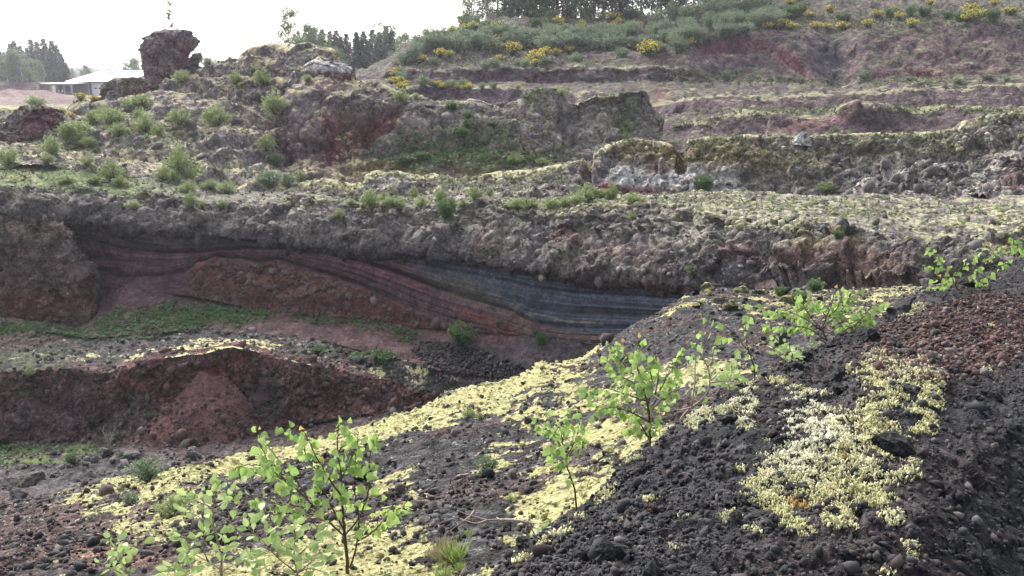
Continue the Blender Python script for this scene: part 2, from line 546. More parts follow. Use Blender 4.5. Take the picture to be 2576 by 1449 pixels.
EDGE_PTS = [(-330, 1345), (0, 1275), (150, 1228), (260, 1200), (340, 1186), (440, 1165), (520, 1158), (600, 1142), (680, 1122), (760, 1110), (880, 1082), (960, 1055),
            (1040, 1030), (1090, 1005), (1120, 985), (1200, 968), (1280, 955), (1330, 930), (1345, 912), (1400, 905), (1470, 890), (1500, 872), (1530, 850),
            (1560, 838), (1620, 800), (1660, 780), (1720, 742), (1800, 728), (2000, 735), (2300, 722), (2910, 690)]
EDGE = curve(EDGE_PTS)
EDGE_Y = curve([(-330, 12.5), (0, 12.0), (340, 11.2), (600, 11.2), (880, 11.6), (1120, 13.0), (1340, 14.2), (1540, 16.0), (1720, 18.4), (1800, 19.5), (2000, 20.5), (2300, 21.5), (2910, 22)])
def slope_disp(u, v, P, Nn):
    _, m, _ = col_slope(u, v, P, Nn)
    f1, f2, c = worley(P / 0.17, 77)
    return 0.05 * ss(m, 0.3, 0.7) * (0.55 - f1) + fbm(P / 2.2, 3, 31) * 0.10
slope_mat = terrain_mat('mossy_slope', 0.34, moss=((0.28, 0.265, 0.11), (0.46, 0.44, 0.23)), bump=1.0, clast=1.2, contrast=1.25, sharp=0.09, mg=1.1)
sheet('mossy_slope', [
    [(U0, 1750, 2.7), (880, 1800, 2.1), (1300, 1750, 2.1), (1700, 1500, 2.7), (2200, 1250, 3.1), (U1, 1150, 3.4)],
    [(U0, 1470, 4.4), (0, 1460, 4.2), (880, 1440, 3.4), (1300, 1440, 3.15), (1700, 1270, 3.5), (2200, 1090, 3.9), (U1, 1000, 4.3)],
    [(U0, 1400, 6.0), (0, 1370, 6.2), (400, 1300, 6.3), (880, 1240, 6.0), (1300, 1160, 6.2), (1700, 1040, 6.6), (2100, 940, 7.2), (U1, 880, 7.6)],
    [(a, EDGE(a), float(EDGE_Y(a))) for a in [p[0] for p in EDGE_PTS]],
    off(0.25, -0.25), off(0.7, -1.6), off(2.2, -4.0)],
    [22, 80, 100, 6, 8, 6], 4.6, U0, U1, slope_mat, col_slope,
    [0.03, 0.035, 0.05, 0.06, 0.10, 0.2, 0.2], 0.30, 2, seed=12, cell=0.55, disp=slope_disp)

# ---- pit floor, red pit wall, ledge
WALL_BASE = [(U0, 1135, 30), (0, 1118, 30.5), (200, 1108, 31), (350, 1100, 31.2), (480, 1105, 31.5), (700, 1085, 32), (900, 1045, 32.5), (1100, 1040, 32.5), (1400, 1000, 31), (U1, 1000, 28)]
WALL_TOP = [(U0, 925, 31.6), (0, 938, 32.0), (90, 930, 32.4), (180, 928, 32.4), (262, 940, 32.2), (338, 925, 32.6), (352, 908, 32.8), (440, 898, 33), (500, 890, 33.2), (555, 878, 33.6),
            (585, 872, 33.6), (640, 884, 33.4), (700, 902, 33.4), (800, 922, 33.6), (900, 942, 33.8), (1000, 962, 33.8), (1090, 985, 33.6), (1200, 1000, 33), (1400, 990, 32), (U1, 960, 29)]
def col_floor(u, v, P, Nn):
    wb = fbm(P / 2.5, 4, 51) * 0.6
    b = basecol((0.058, 0.046, 0.044), P)
    b = mixc(b, (0.075, 0.05, 0.046), ss(wb, 0.0, 0.3))
    b = mixc(b, (0.064, 0.060, 0.060), blob(u, v, 200, 1195, 240, 40, -5, 0.6))
    g = np.full(u.shape, -0.2)
    for (cu, cv, ru, rv) in [(40, 1130, 90, 22), (200, 1130, 90, 18), (120, 1160, 70, 12), (0, 1170, 50, 14)]:
        g = np.maximum(g, 0.55 * blob(u, v, cu, cv, ru, rv, 0, 0.8, wb))
    return b, np.full(u.shape, -0.25), g
fm = terrain_mat('pit_floor_gravel', 1.1, bump=0.8, contrast=0.9)
sheet('pit_floor', [
    [(U0, 1460, 17), (400, 1460, 17), (1200, 1400, 18), (U1, 1300, 18)],
    [(U0, 1275, 25.0), (0, 1235, 25.6), (400, 1190, 27), (1000, 1170, 28), (U1, 1120, 26)],
    WALL_BASE, off(0.8, 0.0)], [14, 40, 4], 6.0, U0, 1500, fm, col_floor, [0.15, 0.14, 0.14, 0.2], 0.6, 3, seed=61)

def col_wall(u, v, P, Nn):
    wb = fbm(P / 1.8, 4, 71) * 0.55
    b = basecol((0.098, 0.050, 0.048), P)
    b = mixc(b, (0.070, 0.048, 0.048), 0.85 * (1 - ss(u + 90 * wb, 330, 420)))
    b = mixc(b, (0.105, 0.047, 0.040), blob(u, v, 330, 950, 90, 40, 0, 0.5, wb) * 0.8)
    b = mixc(b, (0.055, 0.047, 0.046), 0.8 * blob(u, v, 640, 1000, 70, 80, 20, 0.5, wb))
    b = mixc(b, (0.065, 0.045, 0.042), 0.7 * blob(u, v, 850, 980, 120, 40, 10, 0.5, wb))
    b = mixc(b, (0.125, 0.055, 0.043), 0.9 * blob(u, v, 560, 930, 70, 35, 0, 0.6, wb))
    b = mixc(b, (0.11, 0.085, 0.075), 0.6 * ss(fbm(P / 0.55, 3, 75), 0.18, 0.42))
    m = np.full(u.shape, -0.1) + 0.25 * (v < 1449) * ss(Nn[..., 2], 0.75, 0.95) * 0
    g = np.full(u.shape, -0.25)
    for (cu, cv, ru, rv) in [(40, 985, 70, 30), (460, 1080, 60, 25), (60, 960, 60, 18), (290, 1045, 60, 12)]:
        g = np.maximum(g, 0.34 * blob(u, v, cu, cv, ru, rv, 0, 0.8, wb))
    return b, m, g
def wall_disp(u, v, P, Nn):
    f1, f2, c = worley(P * np.array([0.9, 0.9, 0.75]), 91)
    k = fbm(P * np.array([0.35, 0.35, 0.2]), 3, 93)
    vt = np.interp(u, [p[0] for p in WALL_TOP], [p[1] for p in WALL_TOP])
    return (0.42 * facets(P / 1.1, 95) * ss(k, -0.4, 0.3) + 0.15 * (0.5 - f1) + 0.40 * k) * (0.25 + 0.75 * ss(v - vt, 4, 40))
wm = terrain_mat('pit_wall_scoria', 0.8, bump=0.9, contrast=1.05, clast=1.1, green=((0.09, 0.10, 0.03), (0.16, 0.16, 0.05)))
sheet('pit_wall', [WALL_BASE, [(a, b * 0.45 + np.interp(a, [p[0] for p in WALL_BASE], [p[1] for p in WALL_BASE]) * 0.55, c - 0.55) for a, b, c in WALL_TOP],
                   WALL_TOP, off(0.7, 0.04)],
      [34, 34, 4], 3.6, U0, 1700, wm, col_wall, [0.16, 0.24, 0.12, 0.06], 0.55, 1, seed=81, disp=wall_disp, cell=0.6, flat=True)

LEDGE_BACK = [(U0, 812, 36), (0, 812, 36.5), (180, 842, 36.2), (250, 848, 36.2), (480, 832, 37), (600, 836, 37), (800, 852, 36.6), (900, 878, 35.8), (1000, 902, 35), (1130, 935, 34), (1300, 952, 33.4), (1450, 960, 33), (U1, 960, 30)]
def col_ledge(u, v, P, Nn):
    wb = fbm(P / 2.0, 4, 101) * 0.6
    b = basecol((0.072, 0.066, 0.062), P)
    b = mixc(b, (0.09, 0.07, 0.06), ss(wb, 0.05, 0.3))
    b = mixc(b, (0.050, 0.047, 0.048), 0.8 * blob(u, v, 500, 840, 300, 20, 0, 0.6, wb))
    b = mixc(b, (0.050, 0.046, 0.047), blob(u, v, 1150, 925, 180, 30, 15, 0.6, wb))
    m = np.full(u.shape, 0.10)
    for (cu, cv, ru, rv, ro, a) in [(520, 878, 170, 14, -5, 0.62), (600, 862, 130, 12, 3, 0.55), (700, 895, 110, 10, 12, 0.45), (400, 905, 60, 9, -10, 0.55), (940, 930, 150, 16, 12, 0.42), (1090, 945, 60, 20, 10, 0.45), (250, 900, 200, 14, 0, 0.3)]:
        m = np.maximum(m, a * blob(u, v, cu, cv, ru, rv, ro, 0.7, wb * 0.6))
    g = np.full(u.shape, -0.2)
    for (cu, cv, ru, rv) in [(90, 830, 120, 25), (170, 826, 50, 25), (300, 845, 120, 12), (1010, 890, 80, 20), (820, 880, 80, 14), (100, 900, 200, 30)]:
        g = np.maximum(g, 0.42 * blob(u, v, cu, cv, ru, rv, 0, 0.9, wb))
    return b, m, g
lm = terrain_mat('ledge_gravel', 0.9, moss=((0.50, 0.47, 0.19), (0.60, 0.57, 0.34)), bump=0.9)
sheet('quarry_ledge', [[(a, b, c + 0.0) for a, b, c in WALL_TOP], [(a, 0.5 * b + 0.5 * float(np.interp(a, [p[0] for p in WALL_TOP], [p[1] for p in WALL_TOP])),
                       0.5 * c + 0.5 * float(np.interp(a, [p[0] for p in WALL_TOP], [p[2] for p in WALL_TOP]))) for a, b, c in LEDGE_BACK], LEDGE_BACK, off(0.8, 0.0)],
      [14, 18, 3], 4.0, U0, 1700, lm, col_ledge, [0.05, 0.13, 0.13, 0.1], 0.5, 1, seed=111, cell=0.6)

# ---- banded cinder cliff above the ledge
ROCK_BASE = [(U0, 525, 40), (0, 536, 40.5), (100, 548, 40.8), (180, 560, 41), (300, 572, 41.4), (420, 583, 41.6), (520, 593, 41.6), (600, 600, 41.4), (700, 612, 41.0), (800, 625, 40.5), (900, 632, 40),
             (1000, 640, 39.3), (1100, 650, 38.5), (1200, 662, 37.6), (1300, 680, 36.6), (1380, 690, 35.8), (1450, 702, 35), (1540, 708, 33.6), (1640, 715, 32), (1720, 720, 30.5), (1800, 720, 28.5), (2000, 724, 25.5), (2300, 716, 23.8), (U1, 692, 22.5)]
TALUS_TOP = [(U0, 832, 38.4), (170, 836, 38.4), (245, 785, 38.8), (330, 735, 39.6), (420, 735, 40.2), (520, 752, 40.0), (600, 768, 39.6), (700, 782, 39.2), (800, 790, 38.8), (950, 800, 38.0), (1050, 820, 37.4), (1150, 828, 36.6), (1300, 838, 35.4),
             (1420, 850, 34.2), (1540, 868, 32.8), (1650, 870, 31.2), (1800, 850, 29), (U1, 800, 23)]
CB1 = curve([(U0, 560), (150, 568), (250, 600), (330, 622), (420, 634), (520, 630), (620, 620), (720, 620), (820, 633), (900, 652), (1000, 684), (1100, 722), (1200, 752), (1280, 775), (1340, 806), (1440, 818), (1560, 822), (1720, 830), (U1, 835)])
CB2 = curve([(U0, 650), (200, 660), (330, 670), (400, 684), (470, 680), (500, 660), (540, 642), (600, 646), (650, 654), (700, 648), (760, 668), (830, 690), (900, 712), (980, 745), (1060, 780), (1150, 808), (1280, 838), (1340, 850), (1440, 858), (1560, 866), (U1, 870)])
CRB = curve([(p[0], p[1]) for p in ROCK_BASE])
CTT = curve([(p[0], p[1]) for p in TALUS_TOP])
def strata(u, v):
    a, b, c, d = CRB(u), CB1(u), CB2(u), CTT(u) + 40
    b = np.maximum(b, a + 4); c = np.maximum(c, b + 4); d = np.maximum(d, c + 4)
    return np.where(v < b, (v - a) / (b - a), np.where(v < c, 1 + (v - b) / (c - b), 2 + (v - c) / (d - c)))
def stripes(u, v, P):
    s = strata(u, v) + 0.03 * fbm(P / 3.0, 2, 5)
    Q = np.stack([s * 9, u * 0.0012, 0 * s], -1)
    return s, vnoise(Q, 4) * 0.5 + vnoise(Q * np.array([2.7, 1, 1]), 9) * 0.5
def col_cliff(u, v, P, Nn):
    wb = fbm(P / 2.2, 4, 121) * 0.55
    s, st = stripes(u, v, P)
    right = ss(u + 60 * wb, 960, 1180)
    low = ss(s, 0.95, 1.05)
    b = basecol((0.062, 0.045, 0.049), P)                               # upper left: purple grey
    b = mixc(b, (0.052, 0.043, 0.048), 0.7 * (1 - low) * (1 - right))
    b = mixc(b, (0.076, 0.044, 0.045), 0.8 * low)
    b = mixc(b, (0.110, 0.048, 0.043), 0.6 * blob(u, v, 1000, 640 + 40, 180, 30, 18, 0.6, wb))
    b = mixc(b, (0.054, 0.066, 0.082), right * (1 - low) * 0.95)        # blue grey cinders
    b = mixc(b, (0.060, 0.071, 0.086), ss(u, 1330, 1480) * 0.95)
    b = b * (1 + 0.62 * np.clip(st * 1.3, -1, 1) * (1 - 0.8 * ss(s, 2.0, 2.15)))[..., None]
    d1 = np.abs(v - CB1(u)); d2 = np.abs(v - CB2(u))
    b = mixc(b, (0.028, 0.020, 0.022), 0.8 * (1 - ss(d1, 2, 7)) * (1 - ss(u, 1250, 1330)) * ss(u, 330, 430))
    b = mixc(b, (0.026, 0.020, 0.022), 0.75 * (1 - ss(np.abs(v - CB1(u) + 14), 1, 5)) * (1 - ss(u, 900, 1100)) * ss(u, 200, 360))
    b = mixc(b, (0.026, 0.019, 0.020), 0.75 * (1 - ss(d2, 1, 6)) * (1 - ss(u, 1000, 1150)) * ss(u, 330, 420))
    for dv, a in ((12, 0.6), (30, 0.5), (52, 0.45), (75, 0.5), (98, 0.4)):                 # dark seams in the blue beds
        b = mixc(b, (0.030, 0.034, 0.040), a * (1 - ss(np.abs(v - CRB(u) - dv - 6 * np.sin(u / 90.0 + dv)), 1, 4.5)) * ss(u, 1050, 1300))
    b = mixc(b, (0.19, 0.13, 0.105), 0.75 * (1 - ss(v - CRB(u), 6, 13)) * ss(u, 1180, 1320))        # pale baked seam under the lava
    b = mixc(b, (0.13, 0.105, 0.070), 0.55 * blob(u, v, 1290, 770, 34, 80, -30, 0.6, wb) * ss(fbm(P / 0.5, 4, 145), -0.25, 0.15))
    b = mixc(b, (0.12, 0.098, 0.060), 0.6 * blob(u, v, 1310, 805, 45, 26, 20, 0.6, wb) * ss(fbm(P / 0.4, 4, 147), -0.25, 0.15))
    b = mixc(b, (0.17, 0.14, 0.11), 0.7 * (1 - ss(np.abs(v - np.interp(u, [1340, 1420, 1500], [785, 805, 812])), 1, 4)) * ss(u, 1330, 1360) * (1 - ss(u, 1480, 1540)))
    b = mixc(b, (0.105, 0.09, 0.06), 0.5 * blob(u, v, 1170, 730, 90, 30, 20, 0.7, wb))
    b = mixc(b, (0.12, 0.055, 0.040), 0.8 * blob(u, v, 1240, 815, 110, 12, 22, 0.6, wb))
    b = mixc(b, (0.13, 0.075, 0.05), 0.7 * blob(u, v, 1470, 850, 90, 14, 8, 0.6, wb))
    b = b * np.array([1.10, 1.10, 1.18])
    lump = ss(v - CB2(u), 3, 16) * ss(u, 470, 500) * (1 - ss(u, 1080, 1180))
    b = mixc(b, (0.120, 0.056, 0.044), lump * 0.85)
    b = mixc(b, (0.10, 0.073, 0.067), lump * 0.7 * ss(fbm(P / 0.7, 3, 131), 0.12, 0.4))
    b = mixc(b, (0.115, 0.052, 0.040), 0.6 * blob(u, v, 330, 560, 60, 12, 10, 0.7))
    return b, np.full(u.shape, -0.3), np.full(u.shape, -0.4)
def cliff_disp(u, v, P, Nn):
    s, st = stripes(u, v, P)
    lump = ss(v - CB2(u), 0, 20) * ss(u, 470, 500) * (1 - ss(u, 1080, 1180))
    f1, f2, c = worley(P / 0.8, 133)
    k = -0.95 * (1 - ss(u, 236, 500)) * ss(v - CB1(u), -30, 40)             # hollow beside the buttress
    return (st * 0.15 - 0.22 * (1 - ss(np.abs(v - CB1(u)), 1, 9)) - 0.25 * (1 - ss(np.abs(v - CB2(u)), 1, 9)) * (u < 1000)) * (1 - 0.85 * lump) \
        + lump * (1 - 0.95 * ss(v - CTT(u), -34, -4)) * (0.35 + 0.25 * (0.5 - f1) + 0.35 * facets(P / 0.9, 139) + 0.30 * fbm(P / 1.5, 3, 135)) + k + 0.35 * fbm(P / 6.0, 2, 137)
cm = terrain_mat('cinder_cliff', 0.5, bump=0.8, contrast=0.6, clast=0.9)
sheet('cinder_cliff', [[(a, b + 4, c - 0.2) for a, b, c in TALUS_TOP], [(a, 0.5 * b + 0.5 * float(np.interp(a, [p[0] for p in TALUS_TOP], [p[1] for p in TALUS_TOP])), 0.5 * c + 0.5 * float(np.interp(a, [p[0] for p in TALUS_TOP], [p[2] for p in TALUS_TOP])) + 0.2) for a, b, c in ROCK_BASE],
                       ROCK_BASE, off(1.2, 0.05)],
      [42, 42, 3], 3.4, U0, 1960, cm, col_cliff, [0.05, 0.03, 0.03, 0.03], 0.5, 2, seed=141, disp=cliff_disp, flat=True)

# talus at the foot of the cliff
def col_talus(u, v, P, Nn):
    wb = fbm(P / 1.8, 4, 151) * 0.6
    b = basecol((0.086, 0.054, 0.054), P)
    b = mixc(b, (0.058, 0.050, 0.053), ss(u + 60 * wb, 1120, 1330))
    b = mixc(b, (0.105, 0.05, 0.042), 0.7 * blob(u, v, 1190, 830, 90, 12, 15, 0.6, wb))
    b = mixc(b, (0.042, 0.040, 0.043), blob(u, v, 1190, 910, 150, 32, 15, 0.5, wb) * 0.8)
    g = np.full(u.shape, -0.3)
    for (cu, cv, ru, rv, ro, a) in [(430, 800, 240, 40, -6, 0.40), (620, 790, 110, 32, -8, 0.42), (960, 825, 130, 24, 14, 0.26), (300, 835, 130, 18, 0, 0.35)]:
        g = np.maximum(g, a * blob(u, v, cu, cv, ru, rv, ro, 0.7, wb * 0.5))
    return b, np.full(u.shape, -0.3), g
tm = terrain_mat('talus_cinders', 0.8, green=((0.05, 0.085, 0.03), (0.09, 0.14, 0.05)), bump=0.6, contrast=0.7)
sheet('talus_slope', [[(a, b + 2, c - 0.2) for a, b, c in LEDGE_BACK], TALUS_TOP, off(0.8, 0.5)], [30, 3], 4.0, U0, 1800, tm, col_talus,
      [0.07, 0.05, 0.05], 0.4, 1, seed=161, cell=0.5)

# buttress of rubble standing out in front of the cliff on the left
BT_R = curve([(540, 118), (560, 140), (590, 180), (620, 208), (660, 222), (700, 236), (740, 246), (770, 250), (800, 236), (850, 185)])
def col_buttress(u, v, P, Nn):
    wb = fbm(P / 1.6, 4, 171) * 0.6
    b = basecol((0.072, 0.048, 0.045), P)
    b = mixc(b, (0.084, 0.073, 0.066), ss(-v + 60 * wb, -690, -590))
    b = mixc(b, (0.115, 0.085, 0.06), 0.6 * blob(u, v, 60, 560, 140, 25, 5, 0.6, wb))
    b = mixc(b, (0.10, 0.085, 0.075), 0.6 * ss(fbm(P / 0.5, 3, 175), 0.12, 0.4))
    b = mixc(b, (0.11, 0.05, 0.045), 0.7 * blob(u, v, 60, 760, 160, 30, 0, 0.7, wb))
    g = np.full(u.shape, -0.05) + 0.25 * ss(wb, 0.0, 0.3)
    return b, g - 0.1, g - 0.1
bt_rows = [848, 800, 740, 690, 640, 590, 550, 536]
bt_rails = []
for k, vv in enumerate(bt_rows):
    uR = float(BT_R(vv)); y = [38.0, 38.2, 38.4, 38.7, 39.1, 39.5, 40.1, 40.5][k]
    # shaped in t: the last columns turn the corner and run back to the cliff
    bt_rails.append((uR, vv, y))
uc_b = np.linspace(0, 1, 150)
def buttress():
    P = []
    n = 15
    for k in range(len(bt_rows) - 1):
        for j in range(n):
            s = j / n
            uR = bt_rails[k][0] * (1 - s) + bt_rails[k + 1][0] * s
            vv = bt_rows[k] * (1 - s) + bt_rows[k + 1] * s
            y = bt_rails[k][2] * (1 - s) + bt_rails[k + 1][2] * s
            t = np.clip(uc_b / 0.88, 0, 1)
            t2 = np.clip((uc_b - 0.80) / 0.20, 0, 1)
            P.append(at(U0 + (uR - U0) * t, np.full(t.shape, vv), y + 2.6 * t2 ** 2.6))
    P = np.array(P)
    for _ in range(2):
        P[1:-1] = 0.25 * P[:-2] + 0.5 * P[1:-1] + 0.25 * P[2:]
    n_ = np.cross(np.gradient(P, axis=1), np.gradient(P, axis=0)); n_ /= np.linalg.norm(n_, axis=-1, keepdims=True) + 1e-9
    u, v, _ = project(P)
    f1, f2, c = worley(P / 0.8, 183)
    g1 = worley(P / 0.35, 187)[0]
    d = 0.30 * facets(P / 1.0, 189) + 0.25 * fbm(P / 1.4, 5, 185) + 0.16 * facets(P / 0.4, 191) + 0.08 * (0.45 - g1)
    P = P + n_ * d[..., None]
    b, m, g = col_buttress(u, v, P, n_)
    nr, nc = P.shape[:2]; idx = np.arange(nr * nc).reshape(nr, nc)
    Fq = np.stack([idx[:-1, :-1], idx[:-1, 1:], idx[1:, 1:], idx[1:, :-1]], -1).reshape(-1, 4)
    bm_ = terrain_mat('buttress_rubble', 0.8, green=((0.07, 0.075, 0.03), (0.12, 0.13, 0.04)), bump=0.9, clast=1.1)
    structure(link('rubble_buttress', mesh_np('rubble_buttress', P.reshape(-1, 3), Fq, bm_, True, {'base': b.reshape(-1, 3), 'moss': m.ravel(), 'green': g.ravel()})))
    uu, vv, dep = project(P)
    CLOUD.append((uu.ravel(), vv.ravel(), dep.ravel(), P.reshape(-1, 3), n_.reshape(-1, 3)))
buttress()

# ---- grey lava bed over the cinders, and the terrace on top of it
LAVA_TOP = [(U0, 478, 43), (0, 474, 43.5), (200, 476, 44), (300, 484, 44.4), (420, 492, 44.6), (520, 502, 44.6), (600, 506, 44.4), (680, 508, 44), (735, 496, 43.8), (750, 488, 43.6), (800, 497, 43.2), (900, 515, 42.4), (1000, 520, 41.8),
            (1060, 520, 41.4), (1130, 512, 41), (1180, 504, 40.8), (1220, 500, 40.6), (1260, 506, 40), (1310, 525, 39.4), (1360, 520, 39), (1420, 510, 38.4), (1560, 515, 36.4), (1650, 508, 34.8), (1730, 522, 33), (1800, 540, 31), (1850, 546, 30),
            (1950, 552, 29), (2100, 562, 28), (2300, 590, 26.4), (2576, 604, 25), (U1, 612, 24)]
TERR_BACK = [(U0, 398, 49), (0, 400, 49), (120, 395, 49.5), (200, 402, 49.5), (250, 422, 49.5), (400, 444, 49.5), (520, 456, 49.5), (620, 472, 49.5), (700, 480, 49), (760, 486, 48.5), (850, 496, 47.4), (900, 503, 46.5), (1000, 498, 46), (1100, 488, 45.6), (1200, 484, 45), (1300, 500, 44), (1400, 498, 43.4),
             (1500, 486, 42.6), (1600, 490, 41.4), (1680, 486, 40), (1760, 482, 39), (1850, 478, 38.4), (1950, 484, 37.6), (2000, 488, 37.2), (2200, 490, 36), (2400, 500, 34), (2576, 492, 33), (U1, 480, 32)]
def col_lava(u, v, P, Nn):
    wb = fbm(P / 2.0, 4, 201) * 0.6
    b = basecol((0.142, 0.130, 0.112), P)
    b = mixc(b, (0.092, 0.082, 0.080), ss(fbm(P / 1.2, 4, 203), -0.05, 0.3))
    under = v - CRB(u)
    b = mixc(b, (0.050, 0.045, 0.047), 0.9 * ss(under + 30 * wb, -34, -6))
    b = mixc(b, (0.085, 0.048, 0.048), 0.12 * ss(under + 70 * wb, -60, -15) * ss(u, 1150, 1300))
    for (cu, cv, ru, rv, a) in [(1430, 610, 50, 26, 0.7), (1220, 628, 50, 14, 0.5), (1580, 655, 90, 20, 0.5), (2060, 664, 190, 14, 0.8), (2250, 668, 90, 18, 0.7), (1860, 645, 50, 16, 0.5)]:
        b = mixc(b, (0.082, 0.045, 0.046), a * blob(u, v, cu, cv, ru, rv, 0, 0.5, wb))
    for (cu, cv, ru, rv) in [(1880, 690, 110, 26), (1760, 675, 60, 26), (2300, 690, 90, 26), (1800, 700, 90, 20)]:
        b = mixc(b, (0.046, 0.044, 0.047), 0.8 * blob(u, v, cu, cv, ru, rv, 0, 0.6, wb))  # dark rock, with the deep shade under the overhang put into its colour
    b = mixc(b, (0.105, 0.075, 0.06), 0.7 * blob(u, v, 2180, 700, 110, 40, 0, 0.6, wb))
    for (cu, cv, ru, rv, ro) in [(2120, 615, 55, 12, 30), (2050, 640, 60, 20, 0), (2150, 625, 30, 25, 20), (340, 512, 70, 8, 0), (40, 445, 60, 10, 0), (400, 505, 50, 10, 0)]:
        b = mixc(b, (0.17, 0.135, 0.045), 0.5 * blob(u, v, cu, cv, ru * 0.8, rv * 0.8, ro, 0.7, wb))
    up = ss(Nn[..., 2] + 0.35 * wb, 0.45, 0.85)
    ctop = np.interp(u, [p[0] for p in LAVA_TOP], [p[1] for p in LAVA_TOP])
    m = 0.10 + 0.30 * up * ss(ctop - v, -40, 6) + 0.22 * ss(u, 1080, 1300) * (1 - ss(v - ctop, 10, 60))
    m = m - 0.2 * ss(v - ctop, 20, 70) + 0.30 * fbm(P / 0.9, 4, 205, 0.6) - 0.20
    m += 0.25 * blob(u, v, 1250, 545, 160, 40, 0, 0.7, wb)
    g = -0.05 + 0.32 * up * ss(ctop - v, -40, 10) * (1 - ss(u, 900, 1500)) + 0.12 * (1 - ss(u, 300, 520))
    g = g + 0.2 * blob(u, v, 150, 470, 330, 50, 4, 0.7, wb)
    return b, m, g
def lava_disp(u, v, P, Nn):
    f1, f2, c = worley(P / 1.15, 213)
    g1, g2, _ = worley(P / 0.42, 217)
    ctop = np.interp(u, [p[0] for p in LAVA_TOP], [p[1] for p in LAVA_TOP])
    face = ss(v - ctop, -10, 20)
    ov = np.clip((v - ctop) / np.maximum(CRB(u) - ctop, 1), 0, 1)
    return face * (0.40 * facets(P / 1.25, 221) + 0.20 * facets(P / 0.5, 223) + 0.05 * (0.5 - f1) + 0.30 * fbm(P / 2.2, 3, 215)) + 0.5 * face * np.sin(np.pi * np.clip(ov * 0.9, 0, 1)) - 0.7 * ss(u, 1700, 1950) * (1 - ss(u, 2250, 2480)) * ss(v + 30 * fbm(P / 2.4, 4, 219), 590, 730)
vm_ = terrain_mat('lava_rock', 0.75, moss=((0.18, 0.18, 0.09), (0.37, 0.36, 0.23)), bump=0.8, contrast=0.9)
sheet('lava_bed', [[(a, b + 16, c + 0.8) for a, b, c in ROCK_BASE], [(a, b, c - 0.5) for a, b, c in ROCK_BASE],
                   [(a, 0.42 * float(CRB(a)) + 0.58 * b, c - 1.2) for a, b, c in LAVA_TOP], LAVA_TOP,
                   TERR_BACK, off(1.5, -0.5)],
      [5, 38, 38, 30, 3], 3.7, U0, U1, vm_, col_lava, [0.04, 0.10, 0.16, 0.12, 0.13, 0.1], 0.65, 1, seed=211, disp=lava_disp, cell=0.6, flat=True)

# ground under the right of the lava bed, where boulders lie
RB2 = [(1600, 745, 24.5), (1720, 738, 24.8), (1800, 726, 25.4), (2000, 730, 24.6), (2300, 722, 23.4), (U1, 698, 22.2)]
def col_apron(u, v, P, Nn):
    wb = fbm(P / 1.5, 3, 221) * 0.6
    b = mixc(basecol((0.050, 0.042, 0.040), P), (0.085, 0.060, 0.050), blob(u, v, 2200, 740, 160, 40, 0, 0.6, wb))
    g = np.full(u.shape, 0.05)
    return b, g + 0.1, g
sheet('boulder_apron', [[(1600, 900, 15.5), (1720, 800, 17.6), (1800, 775, 18.6), (2000, 775, 19.6), (2300, 760, 20.6), (U1, 730, 21)], RB2, off(5.0, -1.7)], [24, 8], 4.5, 1760, U1, lm, col_apron, [0.06, 0.08, 0.05], 0.5, 1, seed=231)

# ---- second ridge behind the terrace (centre to right)
RID_TOP = [(700, 486, 50), (735, 470, 50), (765, 457, 50.4), (820, 453, 50.6), (880, 464, 50.6), (908, 462, 50.4), (914, 442, 50.4), (945, 429, 50.6), (1000, 431, 50.6), (1060, 446, 50.6), (1088, 437, 50.6), (1130, 447, 50.4), (1160, 455, 50.2), (1200, 445, 50),
           (1280, 431, 49.6), (1350, 428, 49.2), (1390, 418, 49), (1420, 412, 48.8), (1470, 400, 48.6), (1500, 388, 48.4), (1530, 367, 48.2), (1570, 352, 48), (1610, 347, 47.8), (1660, 354, 47.5), (1690, 366, 47.3), (1708, 380, 47.2), (1722, 378, 47.1),
           (1738, 352, 47), (1800, 345, 46.8), (1900, 338, 46.4), (2000, 346, 46), (2060, 340, 45.8), (2130, 338, 45.6), (2300, 335, 45.2), (2372, 330, 45), (2420, 326, 44.8), (2450, 305, 44.6), (2500, 292, 44.4), (2576, 284, 44), (U1, 262, 43)]
RID_BASE = [(700, 500, 48.2), (850, 508, 47.6), (900, 512, 46.6), (1100, 498, 46), (1200, 494, 45.6), (1300, 505, 45), (1400, 503, 44.6), (1500, 492, 44.2), (1600, 494, 43.8), (1760, 488, 43), (1950, 490, 42.4), (2200, 496, 41.4), (2576, 500, 40), (U1, 490, 39)]
CRT = curve([(p[0], p[1]) for p in RID_TOP])
